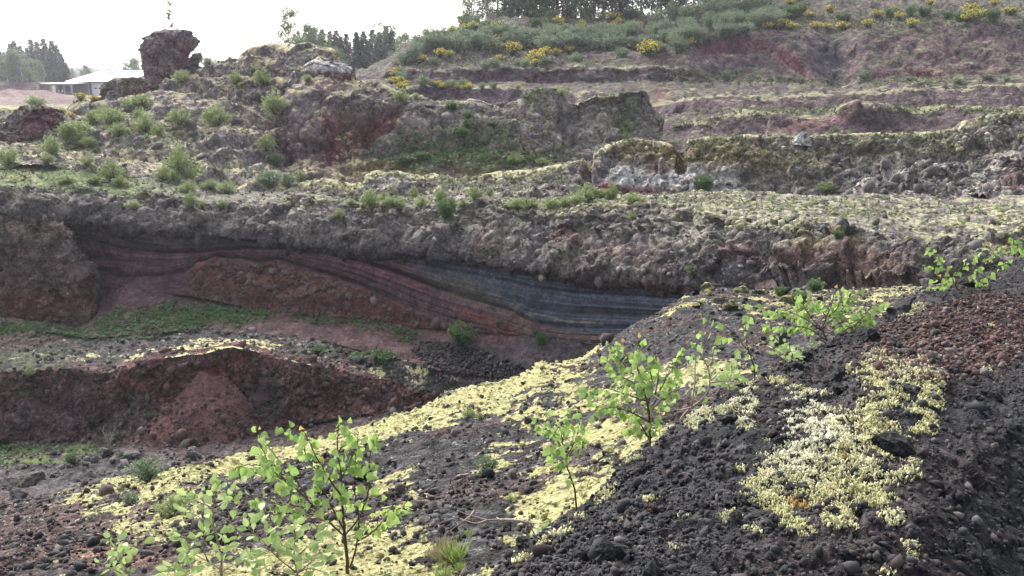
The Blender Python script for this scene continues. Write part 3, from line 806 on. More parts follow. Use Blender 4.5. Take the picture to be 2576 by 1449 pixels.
def col_ridge(u, v, P, Nn):
    wb = fbm(P / 2.0, 4, 241) * 0.6
    b = basecol((0.132, 0.118, 0.106), P)
    b = mixc(b, (0.092, 0.08, 0.076), ss(fbm(P / 1.0, 4, 243), 0.0, 0.35))
    b = mixc(b, (0.30, 0.29, 0.28), 0.8 * blob(u, v, 1620, 440, 140, 36, 0, 0.6, wb))
    b = mixc(b, (0.30, 0.29, 0.28), 0.8 * blob(u, v, 1760, 445, 90, 40, 0, 0.6, wb))
    b = mixc(b, (0.27, 0.265, 0.26), 0.7 * blob(u, v, 1000, 455, 60, 22, 0, 0.6, wb))
    b = mixc(b, (0.105, 0.042, 0.044), 0.95 * blob(u, v, 1580, 473, 110, 14, 2, 0.4, wb * 0.6))
    b = mixc(b, (0.10, 0.055, 0.055), 0.85 * blob(u, v, 1660, 405, 45, 25, -20, 0.5, wb))
    b = mixc(b, (0.10, 0.075, 0.07), 0.7 * blob(u, v, 1480, 420, 40, 30, 0, 0.5, wb))
    top = v - CRT(u)
    b = mixc(b, (0.135, 0.105, 0.05), 0.75 * blob(u, v, 1840, 390, 190, 40, 4, 0.7, wb))
    b = mixc(b, (0.135, 0.105, 0.05), 0.6 * blob(u, v, 1600, 372, 80, 22, 0, 0.7, wb))
    b = mixc(b, (0.12, 0.11, 0.08), 0.5 * blob(u, v, 2250, 380, 220, 40, 0, 0.7, wb))
    m = 0.10 + 0.42 * (1 - ss(top, 2, 16)) + 0.26 * (1 - ss(u, 1300, 1450))
    g = 0.10 + 0.1 * ss(u, 1800, 2300) + 0 * u
    return b, m, g
def ridge_disp(u, v, P, Nn):
    f1, f2, c = worley(P / 1.1, 253)
    top = v - CRT(u)
    face = ss(top, 0, 14)
    slot = -2.2 * blob(u, v, 1478, 430, 12, 40, 6, 0.5) - 1.5 * blob(u, v, 1715, 400, 10, 30, 10, 0.5)
    return face * (0.40 * facets(P / 1.3, 257) + 0.15 * facets(P / 0.5, 259) + 0.1 * (0.5 - f1) + 0.45 * fbm(P / 2.0, 4, 255)) + slot * 0.5
rm = terrain_mat('ridge_rock', 0.9, moss=((0.28, 0.26, 0.12), (0.46, 0.44, 0.28)), green=((0.085, 0.10, 0.03), (0.14, 0.16, 0.05)), bump=0.9)
sheet('ridge_wall', [[(a, b + 15, c - 0.8) for a, b, c in RID_BASE], RID_BASE, [(a, 0.45 * b + 0.55 * float(np.interp(a, [p[0] for p in RID_BASE], [p[1] for p in RID_BASE])), 0.4 * c + 0.6 * float(np.interp(a, [p[0] for p in RID_BASE], [p[2] for p in RID_BASE]))) for a, b, c in RID_TOP],
                     RID_TOP, off(0.9, 0.0), off(3.0, -2.5)], [5, 26, 32, 4, 6], 3.5, 705, U1, rm, col_ridge, [0.05, 0.10, 0.16, 0.09, 0.12, 0.2], 0.75, 1, seed=251, disp=ridge_disp, cell=0.6, flat=True)

# rubble heap at the right
HEAP_TOP = [(2120, 500, 38.4), (2160, 470, 38.5), (2172, 445, 38.6), (2230, 432, 38.8), (2290, 424, 39), (2330, 408, 39.2), (2360, 402, 39.2), (2410, 405, 39.2), (2440, 425, 39), (2470, 430, 39), (2500, 412, 39), (2540, 393, 39), (2576, 378, 39), (2700, 340, 39), (U1, 320, 39)]
def col_heap(u, v, P, Nn):
    wb = fbm(P / 1.5, 4, 261) * 0.6
    b = mixc(basecol((0.165, 0.150, 0.142), P), (0.095, 0.083, 0.08), ss(fbm(P / 0.9, 4, 263), -0.05, 0.3))
    b = mixc(b, (0.095, 0.05, 0.052), 0.8 * blob(u, v, 2570, 450, 60, 50, -40, 0.6, wb))
    up = ss(Nn[..., 2], 0.5, 0.9)
    return b, 0.05 + 0.28 * up, 0.0 + 0.12 * up
sheet('rubble_heap', [[(2100, 508, 36), (2300, 505, 35.4), (2576, 502, 34), (U1, 490, 33)], [(a, 0.5 * b + 250, c - 1.6) for a, b, c in HEAP_TOP], HEAP_TOP, off(0.8, -0.2), off(2, -2.5)], [14, 22, 4, 4], 3.6, 2120, U1, rm, col_heap,
      [0.2, 0.32, 0.2, 0.2, 0.2], 0.8, 1, seed=271, cell=0.6, disp=lambda u, v, P, Nn: 0.5 * facets(P / 1.0, 273))

# ---- main massif
def mrail(pts):
    return pts
M0 = [(U0, 402, 48.6), (0, 404, 48.6), (120, 400, 49), (250, 428, 49.2), (400, 450, 49.2), (520, 462, 49.2), (620, 478, 49.2), (720, 488, 49.4), (800, 482, 51), (900, 470, 53), (1000, 452, 54), (1200, 460, 54.5), (1300, 450, 55), (1400, 440, 55.5), (1500, 405, 56.5), (1600, 375, 58), (1660, 375, 60)]
M1 = [(U0, 352, 56), (0, 352, 57), (150, 345, 57.5), (300, 350, 56.5), (400, 348, 57), (500, 350, 57), (600, 380, 56.5), (660, 410, 56.5), (720, 420, 57), (780, 395, 57), (900, 395, 57), (1000, 385, 57), (1200, 380, 57.5), (1400, 375, 58.5), (1480, 372, 59.6), (1600, 350, 60.5), (1660, 350, 63)]
M2 = [(U0, 312, 62), (0, 312, 63.5), (150, 315, 63.5), (250, 285, 64.5), (350, 268, 65), (450, 262, 64), (560, 255, 63.5), (640, 270, 62.5), (700, 300, 60.5), (740, 250, 59.6), (800, 225, 59.6), (900, 240, 59.6), (1000, 270, 59.6), (1200, 300, 59.8), (1300, 290, 60.2), (1420, 270, 61), (1450, 300, 62.4), (1600, 270, 61.6), (1660, 300, 64)]
M3 = [(U0, 296, 68), (0, 298, 70), (100, 296, 70), (180, 285, 70.5), (260, 262, 71), (320, 252, 71), (400, 236, 71), (440, 215, 70.5), (500, 196, 70), (520, 176, 69.6), (545, 160, 69.4), (590, 158, 69), (618, 136, 69), (650, 126, 68.5), (700, 128, 68), (740, 118, 67.5), (775, 112, 67), (805, 116, 66.5), (825, 132, 66), (832, 150, 65.5),
      (870, 172, 65), (890, 198, 64), (930, 207, 63), (965, 214, 62.6), (1000, 232, 62.2), (1020, 246, 62), (1048, 240, 62), (1075, 256, 62), (1100, 258, 62), (1140, 254, 62), (1180, 256, 62), (1215, 262, 62), (1245, 276, 62), (1262, 280, 62), (1290, 256, 62), (1320, 232, 62.2), (1342, 222, 62.4), (1385, 221, 62.6), (1412, 232, 62.8), (1428, 250, 63),
      (1440, 262, 63), (1465, 246, 62.8), (1500, 238, 62.6), (1560, 230, 62.6), (1610, 226, 62.8), (1630, 230, 63), (1636, 246, 63.4), (1645, 300, 64.6), (1660, 345, 66)]
CM3 = curve([(p[0], p[1]) for p in M3])
def col_massif(u, v, P, Nn):
    wb = fbm(P / 2.6, 4, 281) * 0.6
    up = ss(Nn[..., 2] + 0.3 * wb, 0.45, 0.85)
    b = basecol((0.140, 0.115, 0.112), P)
    b = mixc(b, (0.096, 0.074, 0.076), ss(fbm(P / 1.4, 4, 283), -0.05, 0.3))
    b = mixc(b, (0.098, 0.058, 0.058), 0.75 * blob(u, v, 690, 330, 90, 120, -25, 0.6, wb))
    for (cu, cv, ru, rv, ro, a) in [(870, 350, 90, 55, -30, 0.95), (960, 305, 60, 30, -30, 0.95), (810, 305, 90, 22, 10, 0.6), (880, 195, 40, 14, 10, 0.7), (450, 225, 60, 20, 0, 0.5), (840, 205, 60, 18, 0, 0.7)]:
        b = mixc(b, (0.115, 0.048, 0.054), a * blob(u, v, cu, cv, ru, rv, ro, 0.45, wb * 0.7))
    for (cu, cv, ru, rv, ro, a) in [(1180, 400, 180, 50, 0, 0.55), (1220, 350, 40, 60, 0, 0.5), (960, 430, 120, 30, 0, 0.6), (1200, 420, 60, 40, 0, 0.6)]:
        b = mixc(b, (0.16, 0.115, 0.035), a * blob(u, v, cu, cv, ru, rv, ro, 0.7, wb))
    b = mixc(b, (0.055, 0.043, 0.048), 0.8 * blob(u, v, 1420, 295, 24, 45, -10, 0.5, wb * 0.5))
    b = mixc(b, (0.06, 0.048, 0.05), 0.8 * blob(u, v, 1622, 300, 12, 50, 8, 0.5, wb * 0.4))
    b = mixc(b, (0.165, 0.150, 0.132), 0.8 * ss(u, 1000, 1150) * (1 - 0.6 * ss(v - CM3(u), 60, 160)))
    b = mixc(b, (0.150, 0.130, 0.126), 0.5 * (1 - ss(u, 640, 760)))
    b = mixc(b, (0.20, 0.185, 0.18), 0.5 * blob(u, v, 760, 250, 50, 70, 0, 0.7, wb))
    m = 0.04 + 0.32 * up * (1 - ss(u, 900, 1100)) + 0.10 * up + 0.30 * (1 - ss(v - CM3(u), 2, 16))
    for (cu, cv, ru, rv, ro, a) in [(480, 215, 60, 20, 10, 0.5), (580, 225, 80, 25, 20, 0.5), (640, 170, 80, 40, 0, 0.42), (640, 215, 60, 14, 0, 0.6), (400, 345, 90, 10, 4, 0.6), (360, 400, 90, 25, 0, 0.5), (200, 330, 100, 14, 0, 0.45), (940, 212, 50, 6, 12, 0.6), (80, 400, 120, 12, 0, 0.6), (1340, 260, 70, 40, -40, 0.32), (1540, 260, 100, 30, -8, 0.30)]:
        m = np.maximum(m, a * blob(u, v, cu, cv, ru, rv, ro, 0.7, wb * 0.6))
    g = 0.02 + 0.28 * up * (1 - ss(u, 620, 720)) + 0.12 * ss(u, 1000, 1100)
    for (cu, cv, ru, rv, ro, a) in [(1130, 380, 220, 60, 0, 0.40), (1320, 400, 120, 30, 0, 0.45), (1570, 300, 40, 40, 0, 0.4), (1350, 240, 40, 15, 0, 0.35), (860, 215, 60, 12, 0, 0.3), (1000, 370, 90, 50, -20, 0.35), (130, 330, 100, 40, 0, 0.35), (600, 160, 40, 14, 0, 0.3)]:
        g = np.maximum(g, a * blob(u, v, cu, cv, ru, rv, ro, 0.8, wb))
    return b, m, g
def massif_disp(u, v, P, Nn):
    f1, f2, c = worley(P / 2.2, 293)
    g1, g2, c2 = worley(P / 0.9, 297)
    face = 1 - ss(Nn[..., 2], 0.55, 0.95)
    r = blob(u, v, 870, 345, 90, 50, -30, 0.4) + blob(u, v, 960, 305, 60, 26, -30, 0.4)
    slot = -3.0 * blob(u, v, 1422, 300, 14, 42, -8, 0.5) - 2.2 * blob(u, v, 1440, 345, 10, 25, 0, 0.5)
    return (0.35 + 0.65 * face) * (0.75 * facets(P / 2.4, 301) + 0.35 * facets(P / 0.95, 303) + 0.05 * (0.5 - f1) + 0.65 * fbm(P / 3.6, 3, 295)) - 0.9 * r + 0.6 * slot + (1 - ss(u, 620, 760)) * 0.75 * np.abs(np.mod(P[..., 2] / 1.5 + 1.2 * fbm(P / 5.0, 3, 299), 1.0) - 0.5) * 2
sm = terrain_mat('massif_rock', 1.3, moss=((0.26, 0.23, 0.11), (0.44, 0.40, 0.25)), green=((0.07, 0.10, 0.03), (0.13, 0.17, 0.05)), bump=0.8, contrast=0.9)
sheet('lava_massif', [[(a, b + 40, c - 1.5) for a, b, c in M0], M0, M1, M2, M3, off(1.6, -0.2), off(6, -5)], [5, 34, 40, 46, 5, 8], 3.3, U0, 1660, sm, col_massif,
      [0.1, 0.14, 0.2, 0.2, 0.10, 0.15, 0.2], 1.1, 2, seed=291, disp=massif_disp, cell=0.6, flat=True)

# ---- terraced hill behind
R0 = [(820, 330, 72), (1000, 330, 72), (1600, 400, 62), (1800, 400, 60), (U1, 400, 58)]
R1 = [(820, 285, 80), (1000, 288, 80), (1300, 300, 78), (1500, 300, 76), (1630, 330, 70), (1760, 338, 66), (1900, 334, 66), (2100, 332, 66), (2300, 330, 66), (2480, 300, 65), (U1, 290, 64)]
R2 = [(820, 262, 86), (1000, 268, 86), (1300, 272, 84), (1500, 278, 80), (1630, 318, 73), (1700, 312, 70), (1760, 302, 69), (1850, 290, 69), (1960, 292, 69), (2060, 300, 68.5), (2120, 285, 68.2), (2180, 274, 68), (2240, 284, 68.4), (2300, 281, 69), (2400, 278, 69), (2500, 282, 68), (U1, 280, 67)]
R3 = [(820, 256, 88), (1000, 262, 87), (1300, 264, 86), (1500, 268, 83), (1630, 292, 78), (1760, 285, 77), (1850, 272, 77), (2000, 276, 76), (2100, 272, 76), (2300, 268, 76), (2500, 274, 75), (U1, 272, 74)]
R4 = [(820, 212, 90), (960, 220, 90), (1020, 222, 88.5), (1300, 225, 88), (1500, 235, 86), (1630, 262, 81), (1720, 246, 80), (1820, 240, 80), (2000, 238, 79), (2100, 234, 79), (2250, 225, 79), (2400, 221, 79), (2576, 217, 79), (U1, 212, 78)]
R5 = [(820, 205, 104), (930, 200, 102), (1000, 207, 98), (1150, 207, 97), (1300, 206, 97), (1500, 207, 95), (1650, 205, 94), (1760, 205, 94), (1900, 208, 94), (2000, 208, 94), (2100, 204, 93), (2300, 200, 93), (2450, 193, 92), (2576, 182, 91), (U1, 170, 90)]
R5b = [(820, 200, 108), (930, 192, 106), (985, 176, 101), (1150, 176, 98.4), (1300, 174, 98.2), (1500, 172, 96.4), (1650, 170, 95.4), (1720, 172, 95.6), (1790, 182, 96), (1850, 190, 97), (1950, 178, 97), (2100, 170, 96.5), (2300, 160, 96), (2450, 150, 95.4), (2576, 145, 95), (U1, 140, 94)]
R6 = [(820, 198, 112), (930, 186, 110), (985, 165, 105), (1050, 155, 103), (1150, 150, 103), (1300, 148, 103), (1500, 142, 103), (1650, 125, 102), (1740, 92, 102), (1800, 84, 103), (1900, 80, 104), (2100, 82, 104), (2250, 78, 103.5), (2400, 58, 103), (2576, 58, 102), (U1, 50, 101)]
R7 = [(820, 196, 118), (930, 178, 116), (985, 150, 112), (1050, 116, 112), (1150, 102, 113), (1300, 100, 113), (1500, 98, 114), (1650, 85, 114), (1800, 62, 114), (1900, 50, 114), (2100, 45, 113), (2400, 20, 113), (2576, 15, 112), (U1, 10, 110)]
R8 = [(820, 194, 126), (920, 176, 125), (985, 140, 124), (1050, 98, 124), (1100, 78, 124), (1160, 62, 125), (1220, 50, 126), (1300, 43, 127), (1500, 42, 128), (1700, 44, 130), (1800, 36, 132), (1900, 0, 134), (2000, -30, 136), (2200, -60, 136), (2576, -80, 134), (U1, -90, 132)]
CR6 = curve([(p[0], p[1]) for p in R6])
def col_hill(u, v, P, Nn):
    wb = fbm(P / 5.0, 4, 301) * 0.6
    b = basecol((0.068, 0.046, 0.052), P)
    b = mixc(b, (0.084, 0.068, 0.064), ss(fbm(P / 3.0, 4, 303), -0.05, 0.35))
    wall = (1 - ss(Nn[..., 2], 0.45, 0.8))
    b = mixc(b, (0.066, 0.043, 0.049), 0.85 * wall)
    jag = 5 * fbm(P / 2.5, 4, 305)
    def between(Ra, Rb, w0=3):
        a = np.interp(u, [p[0] for p in Ra], [p[1] for p in Ra]); c = np.interp(u, [p[0] for p in Rb], [p[1] for p in Rb])
        return ss(v + jag - a, -1, w0) * (1 - ss(v + jag - c, -w0, 2))
    W1 = between(R4, R3); W2 = between(R5b, R5) * (1 - ss(u, 1690, 1760)); W0 = between(R2, R1) * ss(u, 1620, 1800)
    b = mixc(b, (0.052, 0.036, 0.044), 0.9 * np.maximum(W2, W1 * (1 - ss(u, 1690, 1800))))
    b = mixc(b, (0.070, 0.050, 0.052), 0.8 * np.maximum(W1 * ss(u, 1690, 1800), W0))
    b = mixc(b, (0.050, 0.035, 0.043), 0.9 * blob(u, v, 1160, 245, 170, 22, 0, 0.4, wb * 0.4))
    b = mixc(b, (0.060, 0.042, 0.049), 0.85 * blob(u, v, 1300, 190, 330, 14, 0, 0.4, wb * 0.4))
    b = mixc(b, (0.125, 0.048, 0.060), 0.95 * blob(u, v, 1850, 115, 95, 26, 0, 0.45, wb * 0.5))
    b = mixc(b, (0.125, 0.050, 0.060), 0.95 * blob(u, v, 1985, 150, 75, 16, 35, 0.45, wb * 0.5))
    b = mixc(b, (0.115, 0.052, 0.058), 0.7 * blob(u, v, 1660, 240, 30, 22, -40, 0.5, wb * 0.4))
    b = mixc(b, (0.05, 0.044, 0.05), 0.95 * blob(u, v, 2090, 130, 34, 60, 0, 0.4, wb * 0.5))
    b = mixc(b, (0.05, 0.044, 0.05), 0.8 * blob(u, v, 2120, 160, 20, 50, 15, 0.4, wb * 0.5))
    b = mixc(b, (0.078, 0.048, 0.052), 0.7 * blob(u, v, 2380, 130, 230, 60, 0, 0.5, wb))
    b = mixc(b, (0.105, 0.05, 0.052), 0.7 * blob(u, v, 2300, 185, 260, 10, -3, 0.5, wb))
    b = mixc(b, (0.105, 0.05, 0.052), 0.6 * blob(u, v, 2030, 320, 100, 14, -8, 0.5, wb))
    up = ss(Nn[..., 2], 0.6, 0.95)
    above = ss(CR6(u) - v, -6, 10)
    m = 0.02 + 0.14 * up * (1 - above) * ss(u, 1500, 1700)
    g = 0.10 + 0.32 * up * (1 - above) + 0.30 * above
    for (cu, cv, ru, rv, ro, a) in [(2060, 295, 260, 10, -2, 0.5), (2300, 275, 300, 8, 0, 0.55), (1250, 165, 300, 12, 0, 0.45), (1800, 190, 150, 20, 0, 0.42), (1900, 200, 200, 14, 0, 0.4), (2450, 205, 200, 12, -4, 0.5), (1800, 310, 120, 16, -10, 0.5)]:
        g = np.maximum(g, a * blob(u, v, cu, cv, ru, rv, ro, 0.8, wb * 0.7))
    def rim(R):
        a = np.interp(u, [p[0] for p in R], [p[1] for p in R])
        return 1 - ss(np.abs(v + jag * 0.6 - a + 2), 1.5, 5)
    m = m + 0.50 * np.maximum(rim(R4), np.maximum(rim(R2) * ss(u, 1620, 1800), rim(R5b) * (1 - ss(u, 1690, 1760)))) * ss(u, 960, 1020)
    g = g - 0.6 * np.maximum(W2, W1 * (1 - 0.6 * ss(u, 1690, 1800))) - 0.25 * W0
    g = g - 0.3 * blob(u, v, 1100, 120, 90, 22, 0, 0.7, wb)
    return b, m, g
def hill_disp(u, v, P, Nn):
    f1, f2, c = worley(P / 3.0, 313)
    wall = 1 - ss(Nn[..., 2], 0.5, 0.9)
    gully = -1.3 * blob(u, v, 2095, 135, 40, 60, 0, 0.8) - 0.8 * blob(u, v, 2130, 165, 30, 45, 15, 0.8)
    cone = 1.2 * blob(u, v, 2180, 305, 60, 26, 0, 0.9)
    scarp = -1.2 * blob(u, v, 1850, 112, 80, 16, 0, 0.5) - 1.0 * blob(u, v, 1985, 150, 60, 9, 35, 0.5)
    return (0.3 + 0.6 * wall) * (0.9 * facets(P / 3.0, 317) + 0.3 * (0.5 - f1) + 0.9 * fbm(P / 4.0, 4, 315)) + gully + cone + scarp
hm = terrain_mat('hill_earth', 2.4, moss=((0.17, 0.17, 0.09), (0.28, 0.27, 0.17)), green=((0.075, 0.088, 0.042), (0.125, 0.145, 0.065)), bump=0.8)
sheet('terraced_hill', [R0, R1, R2, R3, R4, R5, R5b, R6, R7, R8, off(25, -1.0), off(60, -14)], [8, 10, 14, 8, 16, 14, 14, 24, 20, 24, 5, 5], 4.0, 820, U1 + 300, hm, col_hill,
      [0.2, 0.25, 0.3, 0.25, 0.3, 0.22, 0.25, 0.3, 0.4, 0.45, 0.4, 0.4], 1.8, 1, seed=311, disp=hill_disp, cell=0.6, flat=True)

# ---- plateau with the pavilion, and the wooded hill lost in the rain behind it
def col_plateau(u, v, P, Nn):
    wb = fbm(P / 14.0, 4, 321) * 0.6
    b = basecol((0.088, 0.050, 0.054), P)
    b = mixc(b, (0.15, 0.11, 0.09), ss(P[..., 1] + 20 * wb, 90, 120) * 0.0 + 0.6 * ss(wb, 0.1, 0.3))
    g = 0.10 + 0.65 * (1 - ss(P[..., 1] + 30 * wb, 96, 135)) + ss(P[..., 1], 225, 260)
    return b, np.full(u.shape, 0.1) - 0.2 * ss(P[..., 1], 120, 140), g
pm = terrain_mat('plateau_gravel', 5.0, green=((0.16, 0.17, 0.06), (0.22, 0.23, 0.09)), bump=0.5, contrast=0.7)
def plateau():
    ys = np.concatenate([np.linspace(74, 130, 36), np.linspace(132, 300, 40), np.linspace(320, 1500, 20)])
    ts = np.linspace(-1, 1, 200)
    Y, T = np.meshgrid(ys, ts, indexing='ij')
    X = -60 + T * (110 + 0.75 * Y)
    Z = np.full(X.shape, 16.9) - 0.9 * (1 - ss(Y, 74, 110)) - 0.0
    P = np.stack([X, Y, Z], -1)
    P[..., 2] += fbm(P / 12.0, 4, 331) * 0.35
    # heaps of red gravel in front of the trees and a dark bank behind them
    def heap(cx, cy, r, h):
        d = np.sqrt((P[..., 0] - cx)**2 + ((P[..., 1] - cy) * 0.8)**2) / r
        return h * np.clip(1 - d, 0, 1) ** 0.9
    for (uu, vv, yy, r, h) in [(95, 246, 196, 7.0, 1.9), (35, 250, 180, 6.5, 2.0), (-60, 250, 190, 9, 2.6), (150, 262, 140, 5, 1.0)]:
        c = at(uu, vv, yy); P[..., 2] += heap(c[0], yy, r, h)
    P[..., 2] += 3.2 * ss(-P[..., 0], 122, 128) * ss(P[..., 1], 224, 232) * (1 - ss(P[..., 1], 300, 340))
    u, v, dep = project(P)
    n_ = np.cross(np.gradient(P, axis=1), np.gradient(P, axis=0)); n_ /= np.linalg.norm(n_, axis=-1, keepdims=True)
    b, m, g = col_plateau(u, v, P, n_)
    nr, nc = P.shape[:2]; idx = np.arange(nr * nc).reshape(nr, nc)
    Fq = np.stack([idx[:-1, :-1], idx[:-1, 1:], idx[1:, 1:], idx[1:, :-1]], -1).reshape(-1, 4)
    structure(link('plateau', mesh_np('plateau', P.reshape(-1, 3), Fq, pm, True, {'base': b.reshape(-1, 3), 'moss': m.ravel(), 'green': g.ravel()})))
    CLOUD.append((u.ravel(), v.ravel(), dep.ravel(), P.reshape(-1, 3), n_.reshape(-1, 3)))
plateau()

def far_hill():
    xs = np.linspace(-900, 700, 160); ys = np.linspace(480, 1300, 60)
    X, Y = np.meshgrid(xs, ys)
    H = 15 + 16 * ss(Y, 480, 800) * (0.75 + 0.25 * np.cos((X + 350) / 300.0)) * (1 - 0.45 * ss(X, 150, 600))
    P = np.stack([X, Y, H], -1)
    f1, f2, c = worley(P / 17.0, 345)
    P[..., 2] += (0.6 - f1) * 5 + fbm(P / 60.0, 3, 343) * 3
    nr, nc = P.shape[:2]; idx = np.arange(nr * nc).reshape(nr, nc)
    Fq = np.stack([idx[:-1, :-1], idx[:-1, 1:], idx[1:, 1:], idx[1:, :-1]], -1).reshape(-1, 4)
    b = basecol((0.05, 0.075, 0.04), P)
    fmat = terrain_mat('far_forest', 30.0, bump=0.5)
    z = np.zeros(nr * nc) - 0.5
    structure(link('far_wooded_hill', mesh_np('far_wooded_hill', P.reshape(-1, 3), Fq, fmat, True, {'base': b.reshape(-1, 3), 'moss': z, 'green': z + 0.4})))
far_hill()

# ---- where the ground shows in each direction (to stand things on it)
CU = np.concatenate([c[0] for c in CLOUD]); CV = np.concatenate([c[1] for c in CLOUD])
CD = np.concatenate([c[2] for c in CLOUD]); CPT = np.concatenate([c[3] for c in CLOUD]); CN = np.concatenate([c[4] for c in CLOUD])
CELL = 5.0
GX, GY, OX, OY = 700, 420, -400.0, -300.0
ok = (CD > 0.3) & (CU > OX) & (CU < OX + GX * CELL) & (CV > OY) & (CV < OY + GY * CELL)
ids = np.nonzero(ok)[0]
gi = ((CV[ids] - OY) / CELL).astype(int) * GX + ((CU[ids] - OX) / CELL).astype(int)
order = np.argsort(-CD[ids], kind='stable')
ZB = np.full(GX * GY, -1, dtype=np.int64)
ZB[gi[order]] = ids[order]                     # nearest written last
def ground_i(u, v):
    j = int((u - OX) / CELL); i = int((v - OY) / CELL)
    best = -1
    for r in (0, 1, 2, 3, 5, 8):
        for a in range(-r, r + 1):
            for b in range(-r, r + 1):
                if max(abs(a), abs(b)) != r or not (0 <= i + a < GY and 0 <= j + b < GX): continue
                k = ZB[(i + a) * GX + j + b]
                if k >= 0 and (best < 0 or CD[k] < CD[best]): best = k
        if best >= 0: return best
    return best
def ground(u, v):
    return CPT[ground_i(u, v)].copy()

# ================================================================== rocks standing on the ground
def rock_from_profile(name, prof, Y, mat, label, cat, colour, depth=0.8, rough=0.35, size=1.2, seed=1, group=None, sub=50, lean=0.0):
    """a free-standing rock: elliptical rings following its outline, real depth, chunky surface"""
    prof = sorted(prof, key=lambda p: -p[0])
    vs = np.array([p[0] for p in prof], float); L = np.array([p[1] for p in prof], float); R = np.array([p[2] for p in prof], float)
    n = sub
    vv = np.linspace(vs[0], vs[-1], n)
    l = np.interp(-vv, -vs, L); r = np.interp(-vv, -vs, R)
    Yc = Y + lean * np.linspace(0, 1, n)
    A = at(l, vv, Yc); B = at(r, vv, Yc)
    C = 0.5 * (A + B); hw = 0.5 * np.linalg.norm(B - A, axis=-1)
    hd = np.maximum(hw * depth, 0.25 * hw.max() * depth)
    k = 60
    th = np.linspace(0, 2 * math.pi, k, endpoint=False)
    e = 0.8
    cx = np.sign(np.cos(th)) * np.abs(np.cos(th)) ** e; cy = np.sign(np.sin(th)) * np.abs(np.sin(th)) ** e
    P = np.zeros((n, k, 3))
    P[..., 0] = C[:, None, 0] + hw[:, None] * cx[None]
    P[..., 1] = C[:, None, 1] + hd[:, None] * cy[None] + (hd.max() * 0.0)
    P[..., 2] = C[:, None, 2]
    c0 = P.mean(axis=(0, 1))
    d = np.stack([cx[None] + 0 * hw[:, None], cy[None] + 0 * hw[:, None], 0 * hw[:, None] + 0 * cx[None]], -1)
    f1, f2, cid = worley(P / size, seed)
    g1, g2, _ = worley(P / (size * 0.4), seed + 3)
    disp = rough * (1.0 * facets(P / (size * 1.1), seed + 11) + 0.45 * facets(P / (size * 0.45), seed + 13) + 0.2 * (0.45 - f1) + 0.9 * fbm(P / (size * 1.3), 5, seed + 5))
    P = P + d * disp[..., None]
    P[..., 2] += 0.5 * rough * fbm(P / size, 4, seed + 9)
    # domed cap and base
    top = P[-1].mean(0); top[2] += 0.12 * hw[-1]
    V = np.concatenate([P.reshape(-1, 3), top[None]])
    idx = np.arange(n * k).reshape(n, k); nx = np.roll(idx, -1, axis=1)
    Fq = np.stack([idx[:-1], nx[:-1], nx[1:], idx[1:]], -1).reshape(-1, 4)
    capf = np.stack([idx[-1], nx[-1], np.full(k, n * k), np.full(k, n * k)], -1)
    u, v, _ = project(V)
    base, moss, green = colour(u, v, V, np.linspace(0, 1, n)[:, None].repeat(k, 1).ravel())
    loc = np.array([c0[0], c0[1], P[..., 2].min()])
    tri = np.stack([idx[-1], nx[-1], np.full(k, n * k)], -1)
    me = mesh_np(name, V, np.concatenate([Fq, capf]), mat, False, {'base': base, 'moss': moss, 'green': green})
    o = link(name, me)
    tag(o, label, cat, group)
    CL = project(V)
    return o

def col_rock(c=(0.115, 0.092, 0.098), red=(), mossy=0.3, gr=-0.05, dark=0.75):
    def f(u, v, P, t):
        wb = fbm(P / 1.5, 4, 401) * 0.6
        b = mixc(basecol(c, P), tuple(x * dark for x in c), ss(fbm(P / 0.9, 4, 403), -0.05, 0.3))
        for (cu, cv, ru, rv, ro, a) in red:
            b = mixc(b, (0.110, 0.050, 0.058), a * blob(u, v, cu, cv, ru, rv, ro, 0.5, wb * 0.6))
        tt = np.append(t, 1.0)
        m = mossy * ss(tt, 0.8, 1.0) + 0.05
        return b, m, np.full(len(P), gr) + 0.3 * ss(tt, 0.9, 1.0)
    return f

rk = terrain_mat('outcrop_rock', 0.9, moss=((0.36, 0.32, 0.18), (0.48, 0.44, 0.30)), bump=0.95)
rock_from_profile('rock_pillar', [(238, 385, 455), (215, 378, 452), (200, 370, 446), (186, 366, 452), (170, 366, 470), (150, 364, 478), (135, 362, 480), (122, 358, 482), (112, 366, 484), (100, 376, 486), (88, 386, 485), (80, 398, 480), (76, 412, 462)], 74, rk,
                  'tall top-heavy lava pillar with saplings growing on its flat crown', 'rock',
                  col_rock((0.150, 0.112, 0.122), red=[(465, 140, 22, 40, 15, 0.8), (440, 195, 50, 14, 0, 0.9), (420, 215, 60, 20, 0, 0.8)]), 0.75, 0.62, 1.6, 5, sub=80)
rock_from_profile('rock_outcrop', [(195, 448, 494), (180, 452, 502), (160, 462, 507), (145, 474, 506), (134, 484, 502)], 73, rk, 'small grey rock shoulder leaning against the tall lava pillar', 'rock', col_rock(mossy=0.1), 0.7, 0.4, 1.0, 8)
rock_from_profile('rock_outcrop', [(275, 262, 352), (255, 266, 362), (235, 270, 368), (215, 274, 366), (203, 286, 362), (194, 300, 346)], 70, rk, 'rounded mossy rock outcrop in front of the white pavilion roof', 'rock', col_rock((0.145, 0.13, 0.10), [(330, 240, 50, 10, -15, 0.7)], 0.4), 0.8, 0.5, 1.3, 11)
rock_from_profile('rock_outcrop', [(265, 402, 480), (250, 400, 478), (230, 402, 476), (215, 410, 474), (204, 426, 464)], 68.5, rk, 'grey squarish boulder below the foot of the tall lava pillar', 'boulder', col_rock((0.145, 0.13, 0.128), [], 0.35), 0.8, 0.35, 1.3, 14)
